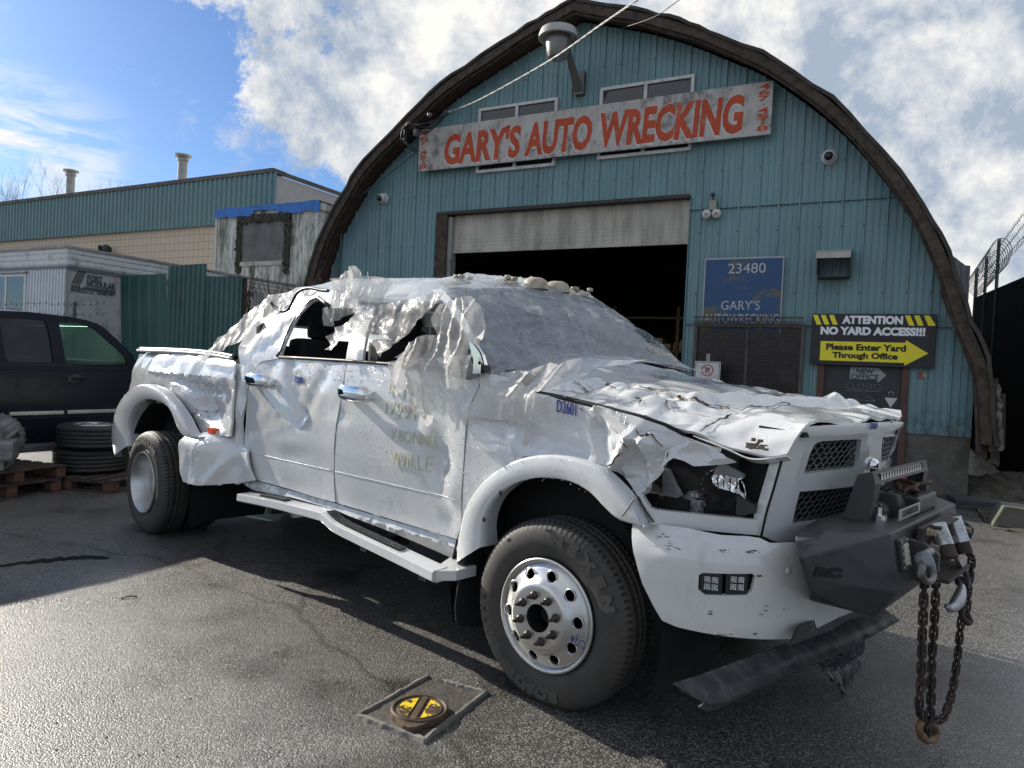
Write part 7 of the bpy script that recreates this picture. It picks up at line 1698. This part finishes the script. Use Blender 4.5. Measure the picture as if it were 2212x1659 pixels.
m = MB(); m.tube(crv([A(548, 425), A(530, 470), A(545, 530), A(590, 530), A(598, 480), A(570, 430)], 5), .014, 8); m.lathe([(0, .02), (.022, .02), (.024, 0), (.022, -.02), (0, -.02)], Matrix.Translation(A(585, 520, 1.45)) @ Matrix.Rotation(pi/2, 4, 'Y'), 16); m.build('clevis', mat('clevis_dark', (.05, .05, .055), .5, metal=.4), HK, smooth='auto')
pts = [A(565, 545, 1.46), A(560, 590, 1.47), A(545, 640, 1.48), A(515, 685, 1.48), A(480, 705, 1.48), A(465, 690, 1.48)]
m = MB(); m.tube(crv(pts, 6), [.012+.014*sin(pi*min(1, i/26)) for i in range(31)], 10); m.build('hook_body', mat('hook_steel', (.30, .33, .36), .35, metal=.6, var=.3, scale=12), HK, smooth=True)
# ================================================================ dark parked utility vehicle at the left
XS = -9.4
def sv(x, y): p = ST.x('I', x, y, XS); return (p.y, p.z)
SU = thing('parked_suv', 'dark blue large utility vehicle parked side-on at the left edge', 'car', ST, (XS, 0, 0))
a = NT('navy_paint'); a.set(color=a.mix(a.ramp(a.noise(3, 6), .3, .7), (.009, .012, .018), (.014, .018, .026)), rough=.22, coat=.0, spec=.15)
b_ = a.ramp(a.noise(5, 8, .7), .5, .75); a.set(rough=a.math('ADD', .2, a.math('MULTIPLY', b_, .25))); M_navy = a.m
sil = [sv(0, 135), sv(250, 145), sv(400, 163), sv(560, 180), sv(700, 208), sv(780, 235), sv(830, 262), sv(900, 330), sv(960, 392), sv(1040, 475)]
Y0 = sil[0][0]; yb0 = sil[-1][0]
roofz = sil[0][1]
rear = Y0-2.15
wind = [sil[6], sil[-1]]
base_y = yb0+.12
outline = [(rear+.18, roofz-.02), (Y0-.6, roofz+.02)]+sil+[(base_y, 1.22), (base_y+.5, 1.17), (base_y+1.15, 1.10), (base_y+1.28, .95), (base_y+1.28, .45), (base_y+1.13, .38)]
fwx, rwx = base_y+.55, base_y+.55-3.1
def arch_(cx, r=.44): return [(cx+r*cos(t*pi/10), .40+r*sin(t*pi/10)) for t in range(0, 11)]
outline += arch_(fwx)+[(fwx-.5, .38), (rwx+.5, .38)]+arch_(rwx)+[(rear+.05, .42), (rear, .9), (rear+.03, 1.3)]
wf_ = [sv(487, 228), sv(560, 222), sv(640, 232), sv(700, 250), sv(775, 292), sv(860, 372), sv(978, 490), sv(988, 556), sv(515, 552)]
wr_ = [sv(20, 190), sv(340, 205), sv(385, 225), sv(405, 300), sv(418, 520), sv(405, 538), sv(75, 535), sv(50, 500), sv(30, 300)]
bx0 = sv(0, 190)[0]
wq_ = [(bx0-1.55, wr_[0][1]-.02), (bx0-.18, wr_[0][1]), (bx0-.10, wr_[6][1]), (bx0-1.6, wr_[6][1])]
def sy_(y, z): return -.10*max(0, z-1.25)/.65 + .025*math.sin(max(0, min(1, (z-.45)/.85))*pi)
for side in (0, 1):
    def fn(y, z): d = sy_(y, z); return ((d if side == 0 else -1.95-d), y, z)
    mm = cdt_patch(outline, .12, fn, 3, jit=.1, holes=[wf_, wr_, wq_])
    o = mm.build('body_side', M_navy, SU, smooth=True, solid=.02, off=0)
# top skin: across the car
tops = [(rear, .9), (rear+.03, 1.3), (rear+.18, roofz-.02), (Y0-.6, roofz+.02)]+sil[:7]
m = MB(); 
for i, (y, z) in enumerate(tops):
    d = sy_(y, z)
    for j in range(9): t = j/8; m.v.append(Vec((lerp(d, -1.95-d, t), y, z+.035*(1-(2*t-1)**2)*(1 if i > 1 else 0)-.02*(1 if j in (0, 8) else 0))))
for i in range(len(tops)-1):
    for j in range(8): o = i*9+j; m.f.append((o, o+1, o+10, o+9))
m.build('roof', M_navy, SU, smooth=True, solid=.015)
hoodp = [(base_y-.02, 1.23), (base_y+.5, 1.18), (base_y+1.15, 1.10), (base_y+1.28, .95), (base_y+1.28, .45)]
m = MB()
for (y, z) in hoodp:
    for j in range(9): t = j/8; m.v.append(Vec((lerp(0, -1.95, t), y, z+.04*(1-(2*t-1)**2))))
for i in range(4):
    for j in range(8): o = i*9+j; m.f.append((o, o+1, o+10, o+9))
m.build('bonnet', M_navy, SU, smooth=True, solid=.015)
def glass(name, col, alpha, rough=.03):
    a = NT(name); a.set(color=col, rough=rough, spec=.7); t = a.t; tr = a.n('ShaderNodeBsdfTransparent'); tr.inputs[0].default_value = (*[min(1, c*3+.55) if name != 'tint_glass' else .25 for c in rgb(col)], 1)
    ms = a.n('ShaderNodeMixShader'); ms.inputs[0].default_value = alpha; a.link(tr.outputs[0], ms.inputs[1]); a.link(a.b.outputs[0], ms.inputs[2]); out = [n for n in t.nodes if n.type == 'OUTPUT_MATERIAL'][0]; a.link(ms.outputs[0], out.inputs[0]); return a.m
G_green = glass('green_glass', (.06, .13, .10), .2); G_tint = glass('tint_glass', (.012, .015, .02), .55)
def flatpoly(pts, x, mt, name, par, th=.006):
    return MB().prism([(x+sy_(*p)-.004 if x > -1 else x-sy_(*p)+.004, p[0], p[1]) for p in pts], (-th if x > -1 else th, 0, 0)).build(name, mt, par)
for x in (0.0, -1.95):
    flatpoly(wf_, x, G_green, 'front_window', SU); flatpoly(wr_, x, G_tint, 'rear_window', SU); flatpoly(wq_, x, G_tint, 'quarter_window', SU)
m = MB(); a0, a1 = sil[6], (base_y-.02, 1.23)
G_ws = glass('screen_glass', (.20, .30, .26), .55, .25)
m.grid(lambda u, v: (lerp(-.10, -1.85, u), lerp(a0[0], a1[0], v)-.0+.05*(1-(2*u-1)**2), lerp(a0[1], a1[1], v)), 10, 4); m.build('windscreen', G_ws, SU, smooth=True, solid=.005)
m = MB(); dz = sv(700, 510)[1]
m.box((-.12, base_y-.75, dz-.25), (-1.83, base_y-.02, dz-.02), .05); m.build('dashboard', mat('dash_grey', (.06, .07, .07), .5), SU)
m = MB(); m.tube([(-1.4+.18*cos(t*pi/10), base_y-.85-.05*sin(t*pi/10), dz+.0+.18*sin(t*pi/10)) for t in range(20)], .015, 6, closed=True); m.build('steering_wheel', M_blk, SU, smooth=True)
q_ = sv(600, 305); m = MB(); m.box((-.95, q_[0]+.10, q_[1]-.03), (-.72, q_[0]+.14, q_[1]+.045), .015); m.tube([(-.84, q_[0]+.12, q_[1]), (-.9, q_[0]+.25, q_[1]+.08)], .012, 6); m.build('rear_view_mirror', M_blk, SU)
for y in (base_y-1.35, base_y-2.35):
    for x in (-.5, -1.45): m = MB(); m.box((x-.25, y-.1, .7), (x+.25, y+.1, 1.35), .06); m.box((x-.13, y-.08, 1.38), (x+.13, y+.04, 1.58), .04); m.build('seat', mat('seat_dark', (.012, .012, .013), .8), SU)
m = MB(); m.box((-.08, rear+.1, .42), (-1.87, base_y+1.2, .7)); m.build('floor', M_dark, SU)
def line(pts, r, mt, name): return MB().tube([(.006+sy_(*p), p[0], p[1]) for p in pts], r, 5).build(name, mt, SU, smooth=True)
line([sv(425, 250), sv(470, 400), sv(483, 590), sv(495, 780), sv(497, 900), sv(500, 1100)], .006, M_liner, 'door_gap')
line([sv(0, 552), sv(480, 560), sv(980, 562)], .009, M_blk, 'belt_seal')
line([sv(0, 592), sv(480, 598), sv(975, 605)], .004, M_navy, 'body_crease')
for A_, B_ in ((sv(55, 937), sv(482, 928)), (sv(507, 922), sv(925, 912))):
    m = MB(); m.box((.03, A_[0], A_[1]-.022), (.05, B_[0], A_[1]+.022), .008); m.build('chrome_strip', mat('strip_metal', (.45, .44, .40), .3, metal=.7), SU)
    m = MB(); m.box((.022, A_[0]-.02, A_[1]-.07), (.034, B_[0]+.02, A_[1]+.05), .01); m.build('side_moulding', M_navy, SU)
A_, B_ = sv(520, 640), sv(650, 700); m = MB(); m.lathe([(0, .006), (.8, .006), (1, 0)], Matrix.Translation((.028, (A_[0]+B_[0])/2, (A_[1]+B_[1])/2)) @ Matrix.Rotation(pi/2, 4, 'Y') @ Matrix.Diagonal((.065, (B_[0]-A_[0])/2, 1, 1)), 24); hnd = m.build('handle', M_blk, SU, smooth=True)
m = MB(); m.box((.03, A_[0]+.03, A_[1]-.05), (.06, B_[0]-.02, A_[1]-.015), .012); m.build('grip', M_navy, hnd)
p0, p1 = sv(140, 1195), sv(440, 1195); m = MB(); m.box((-.02, rwx+.55, p0[1]-.05), (.16, fwx-.5, p0[1]+.03), .02); m.build('running_board', mat('board_grey', (.12, .12, .125), .5), SU)
def simple_tyre(R, W, rim, par=None, Mx=None, mt=None, name='tyre', seg=72):
    m = MB(); m.lathe([(rim, -.02), (rim+.03, -.002), (R-.07, .004), (R-.03, -.008), (R-.006, -.03)]+[(R-(.008 if i in (2, 5, 8, 11) else 0), -.035-(W-.07)*i/13) for i in range(14)]+[(R-.006, -W+.03), (R-.03, -W+.008), (R-.07, -W-.004), (rim+.03, -W+.002), (rim, -W+.02)], Mx or Matrix(), seg)
    return m.build(name, mt or M_rub, par, smooth='auto')
for y in (fwx, rwx):
    for x, sd in ((-.06, 1), (-1.89, -1)):
        Mx = Matrix.Translation((x, y, .38)) @ Matrix.Rotation(pi/2*sd, 4, 'Y'); w_ = simple_tyre(.38, .26, .21, SU, Mx, name='wheel'); m = MB(); m.lathe([(.215, -.02), (.20, -.05), (.08, -.03), (0, -.02)], Mx, 30); m.build('rim', M_alu, w_, smooth=True)
# ---------------------------------------------------------------- tyre stack on pallet
M_pal = mat('pallet_wood', (.055, .038, .030), .85, var=.45, scale=8, bump=.4, bscale=40, bdist=.006, dirt=(.04, .035, .03), dscale=4)
M_tdark = mat('tyre_shade', (.018, .018, .019), .6, var=.2)
def pallet(loc, rz, lab, w=1.1, d=1.0, mt=None, group=None):
    t = bpy.data.objects.new('pallet', None); COL.objects.link(t); t.location = loc; t.rotation_euler.z = rz; tag(t, lab, 'pallet', group)
    for i in range(7): m = MB(); x = -w/2+i*(w-.1)/6; m.box((x, -d/2, .115), (x+.1, d/2, .135), .004); m.build('deck_board', mt or M_pal, t)
    for y in (-d/2, -.05, d/2-.1): 
        m = MB(); m.box((-w/2, y, .095), (w/2, y+.1, .114), .003); m.build('stringer_board', mt or M_pal, t)
        m = MB(); m.box((-w/2, y, .0), (w/2, y+.1, .018), .003); m.build('bottom_board', mt or M_pal, t)
        for x in (-w/2, -.06, w/2-.12): m = MB(); m.box((x, y, .018), (x+.12, y+.1, .095), .004); m.build('block', mat('pallet_block', (.12, .055, .035), .85, var=.3), t)
    return t
pc = gp('I', 700, 1520); pc.z = 0
dirp = Vec((pc.x, pc.y, 0)).normalized(); tc_ = pc+dirp*.42
pallet(tc_+Vec((.10, -.0, 0)), ST.yaw+.35, 'weathered wooden pallet under the pair of stacked tyres')
for i, (dx, lab, hh) in enumerate(((0, 'lower dark tyre lying flat on the pallet behind the pickup', .14), (.0, 'upper tyre with alloy rim on top of the stacked pair', .405))):
    tt = thing('tyre', lab, 'tyre', None, tc_+Vec((.0+.03*i, 0, hh+.26)), .3*i, group='stacked tyres on the pallet')
    simple_tyre(.375, .26, .21, tt, None, M_tdark, 'rubber')
    if i == 1:
        m = MB(); m.lathe([(.212, -.02), (.216, 0), (.205, .004), (.195, -.02), (.19, -.12)], None, 48); r_ = m.build('rim', M_alu, tt, smooth=True)
        m = MB()
        for k in range(5):
            a_ = 2*pi*k/5; c_, s_ = cos(a_), sin(a_); n_ = Vec((-s_, c_, 0)); e_ = Vec((c_, s_, 0)); m.hexa([e_*.03-n_*.035+Vec((0, 0, -.04)), e_*.2-n_*.06+Vec((0, 0, -.03)), e_*.2+n_*.06+Vec((0, 0, -.03)), e_*.03+n_*.035+Vec((0, 0, -.04)), e_*.03-n_*.03+Vec((0, 0, -.005)), e_*.2-n_*.05, e_*.2+n_*.05, e_*.03+n_*.03+Vec((0, 0, -.005))])
        m.build('spoke', M_alu, r_, bev=.005)
    else:
        m = MB(); m.lathe([(.21, -.03), (.19, -.1), (.05, -.12), (0, -.12)], None, 30); m.build('rim', M_blk, tt, smooth=True)
p2 = gp('I', 380, 1430); p2.z = 0; m = MB(); m.box((-.3, -.05, 0), (.3, .05, .09), .006); m.box((-.32, -.09, .09), (.28, .09, .11), .004); o = m.build('timber_offcut', M_pal); o.location = p2+dirp*.2; o.rotation_euler.z = ST.yaw+.3; tag(o, 'short timber offcut lying beside the tyre stack', 'timber')
# ---------------------------------------------------------------- gearbox on pallets, left edge
g0 = gp('I', 60, 1625); g0.z = 0; dg = Vec((g0.x, g0.y, 0)).normalized(); gc_ = g0+dg*.5+Vec((-.32, 0, 0))
pallet(gc_, ST.yaw+.1, 'lower wooden pallet at the left edge under the gearbox', group='pallets under the gearbox'); pallet(gc_+Vec((.02, .02, .137)), ST.yaw+.16, 'upper wooden pallet at the left edge carrying the gearbox', group='pallets under the gearbox')
gb = thing('gearbox', 'grey cast alloy gearbox casing resting on pallets at the left edge', 'gearbox', None, gc_+Vec((.1, 0, .275)), ST.yaw+2.5)
M_cast = mat('cast_alloy', (.23, .23, .225), .5, metal=.4, var=.3, scale=8, bump=.4, bscale=50, bdist=.006, dirt=(.08, .075, .07), dscale=6)
m = MB(); Mg = Matrix.Translation((.0, 0, .24)) @ Matrix.Rotation(pi/2, 4, 'Y')
m.lathe([(0, -.5), (.12, -.5), (.16, -.42), (.17, -.1), (.20, .05), (.27, .22), (.275, .30), (.25, .30), (.24, .24), (.1, .2), (0, .2)], Mg, 14); m.build('casing', M_cast, gb)
m = MB()
for k in range(14):
    a_ = 2*pi*k/14; e_ = Vec((0, cos(a_), sin(a_))); m.hexa([Vec((-.1, 0, .24))+e_*.15, Vec((.25, 0, .24))+e_*.24, Vec((.25, 0, .24))+e_*.24+Vec((0, -sin(a_), cos(a_)))*.014, Vec((-.1, 0, .24))+e_*.15+Vec((0, -sin(a_), cos(a_)))*.014, Vec((-.1, 0, .24))+e_*.19, Vec((.29, 0, .24))+e_*.285, Vec((.29, 0, .24))+e_*.285+Vec((0, -sin(a_), cos(a_)))*.014, Vec((-.1, 0, .24))+e_*.19+Vec((0, -sin(a_), cos(a_)))*.014])
m.build('rib', M_cast, gb)
m = MB(); m.box((-.45, -.22, .0), (.05, .22, .10), .02); m.build('sump', M_cast, gb); m = MB(); m.box((-.5, -.30, .1), (-.2, -.12, .3), .03); m.tube([(-.3, -.2, .3), (-.1, -.25, .36), (.1, -.24, .3)], .02, 8); m.build('bracket', M_cast, gb)
# ---------------------------------------------------------------- valve box in the asphalt
lid_c = gp('G', 455, 1400, .045); lid_c = Vec((lid_c.x, lid_c.y, 0)); sp_ = gp('G', 385, 1523, .04)-lid_c; sp_.z = 0
ang = atan2(sp_.y, sp_.x)
VB = thing('valve_cover', 'round rusty valve cover with chipped yellow paint and a pouring lip', 'valve cover', None, lid_c, ang)
circ = [(.125*cos(a_), .125*sin(a_)) for a_ in [radians(38)+i*(2*pi-radians(76))/44 for i in range(45)]]+[(.155, -.028), (.165, 0), (.155, .028)]
M_iron = mat('rusty_iron', (.085, .055, .032), .55, var=.4, scale=20, bump=.5, bscale=90, bdist=.003, dirt=(.035, .025, .018), dscale=14)
m = MB(); m.prism([(x, y, .004) for x, y in circ], (0, 0, .026)); m.build('lid', M_iron, VB, bev=.004)
m = MB(); m.lathe([(.108, .031), (.112, .037), (.118, .037), (.122, .031)], None, 48); m.build('rim_ring', M_iron, VB, smooth='auto')
a = NT('yellow_chipped'); nn_ = a.ramp(a.noise(16, 8, .7), .50, .54); a.set(color=a.mix(nn_, (.80, .56, .01), (.055, .038, .022)), rough=.5); a.bump(a.noise(60, 5), .3, .002)
m = MB()
for s in (-1, 1): m.prism([(.088*cos(t), .088*sin(t)*1.0, .0315) for t in [radians(18 if s > 0 else 198)+i*radians(144)/16 for i in range(17)]], (0, 0, .003))
m.build('yellow_patch', a.m, VB)
m = MB(); m.lathe([(.088, .031), (.090, .035), (.095, .035), (.097, .031)], None, 40); m.box((-.105, -.012, .028), (.105, .012, .036), .003); m.build('cross_bar', M_iron, VB)
t = text_mesh('GAS', .05, M_iron, 'cast_letter', VB, Matrix.Translation((0, .052, .034)) @ Matrix.Rotation(0.0, 4, 'Z'), extrude=.001, bold=.002)
CP = [gp('G', *p) for p in ((35, 1478), (500, 1218), (885, 1325), (478, 1645))]
M_fr = mat('frame_concrete', (.19, .18, .16), .85, var=.3, scale=14, bump=.6, bscale=60, bdist=.008, dirt=(.05, .05, .045), dscale=6)
inn_ = [p.lerp(sum(CP, Vec())/4, .13) for p in CP]
m = MB(); rr = random.Random(3)
for i in range(4):
    A_, B_, C_, D_ = CP[i], CP[(i+1) % 4], inn_[(i+1) % 4], inn_[i]; k = 14
    if i == 1: A_ = A_.lerp(B_, .25); D_ = D_.lerp(C_, .25)
    for j in range(k+1):
        t = j/k; h = .014+.006*fbm((j*.7, i, 1)); o1 = A_.lerp(B_, t)+Vec((rr.uniform(-.004, .004), rr.uniform(-.004, .004), 0)); o2 = D_.lerp(C_, t)+Vec((rr.uniform(-.004, .004), rr.uniform(-.004, .004), 0))
        m.v += [o1, o1.lerp(o2, .25)+Vec((0, 0, h)), o1.lerp(o2, .8)+Vec((0, 0, h)), o2]
        if j: b0 = len(m.v)-8; m.f += [(b0, b0+1, b0+5, b0+4), (b0+1, b0+2, b0+6, b0+5), (b0+2, b0+3, b0+7, b0+6)]
o = m.build('concrete_surround', M_fr, smooth=False); tag(o, 'broken square concrete surround set in the asphalt round the valve cover', 'surround')
m = MB(); m.v = [p+Vec((0, 0, .004)) for p in inn_]; m.f = [(0, 1, 2, 3)]; tag(m.build('silt_bed', mat('silt', (.075, .068, .058), .5, var=.4, scale=20, bump=.6, bscale=50, bdist=.01), fix=False), kind='structure')
# loose grit, leaves and twigs on the asphalt
rr = random.Random(31); m = MB()
for i in range(900):
    y = 1.6+rr.random()**1.6*9; x = rr.uniform(-1.0, .85)*y*.8; r_ = rr.uniform(.0015, .005)*(1 if rr.random() < .98 else 2)
    m.box((x-r_, y-r_, 0), (x+r_*rr.uniform(.6, 1.4), y+r_, r_*1.1), r_*.3) if r_ > .006 else m.hexa([(x-r_, y-r_, 0), (x+r_, y-r_*.7, 0), (x+r_*.8, y+r_, 0), (x-r_*.6, y+r_*.8, 0), (x-r_*.5, y-r_*.4, r_), (x+r_*.5, y-r_*.3, r_*.9), (x+r_*.4, y+r_*.5, r_), (x-r_*.4, y+r_*.4, r_*.8)])
tag(m.build('loose_grit', mat('grit', (.12, .115, .10), .7, var=.6, scale=30)), 'loose grit scattered over the wet asphalt yard', kind='stuff')
for i, (x, y) in enumerate(((590, 668), (1120, 390), (1320, 360))):
    g = gp('H', x, y); m = MB(); m.tube([Vec((-.04, 0, .006)), Vec((0, .008, .010)), Vec((.05, -.004, .006))], .004, 5); o = m.build('twig', M_wood, smooth=True); o.location = (g.x, g.y, 0); o.rotation_euler.z = .6+i; tag(o, ['small dead twig lying on the sunlit asphalt left of the pickup', 'tiny pale twig on the shaded asphalt near the rear tyre', 'tiny twig on shaded asphalt beneath the running board'][i], 'twig')

# dark wet run-off line across the left of the yard
A_ = [gp('H', x, y) for x, y in [(-60, 530), (120, 505), (260, 492), (380, 482), (500, 486)]]; c_ = crv(A_, 10); m = MB(); n_ = len(c_)
for i, p in enumerate(c_):
    w_ = (.05+.035*fbm((i*.35, 1, 2)))*(sin(pi*(i+.5)/n_)**.5); m.v += [Vec((p.x, p.y-w_, .004)), Vec((p.x, p.y+w_*1.3, .004))]
for i in range(n_-1): m.f.append((2*i, 2*i+2, 2*i+3, 2*i+1))
a = NT('puddle_water'); a.set(color=(.012, .012, .013), rough=a.math('ADD', .04, a.math('MULTIPLY', a.noise(30, 4), .25)), spec=.6); a.bump(a.noise(60, 4), .15, .003)
tag(m.build('puddle', a.m, None, fix=False), kind='structure')
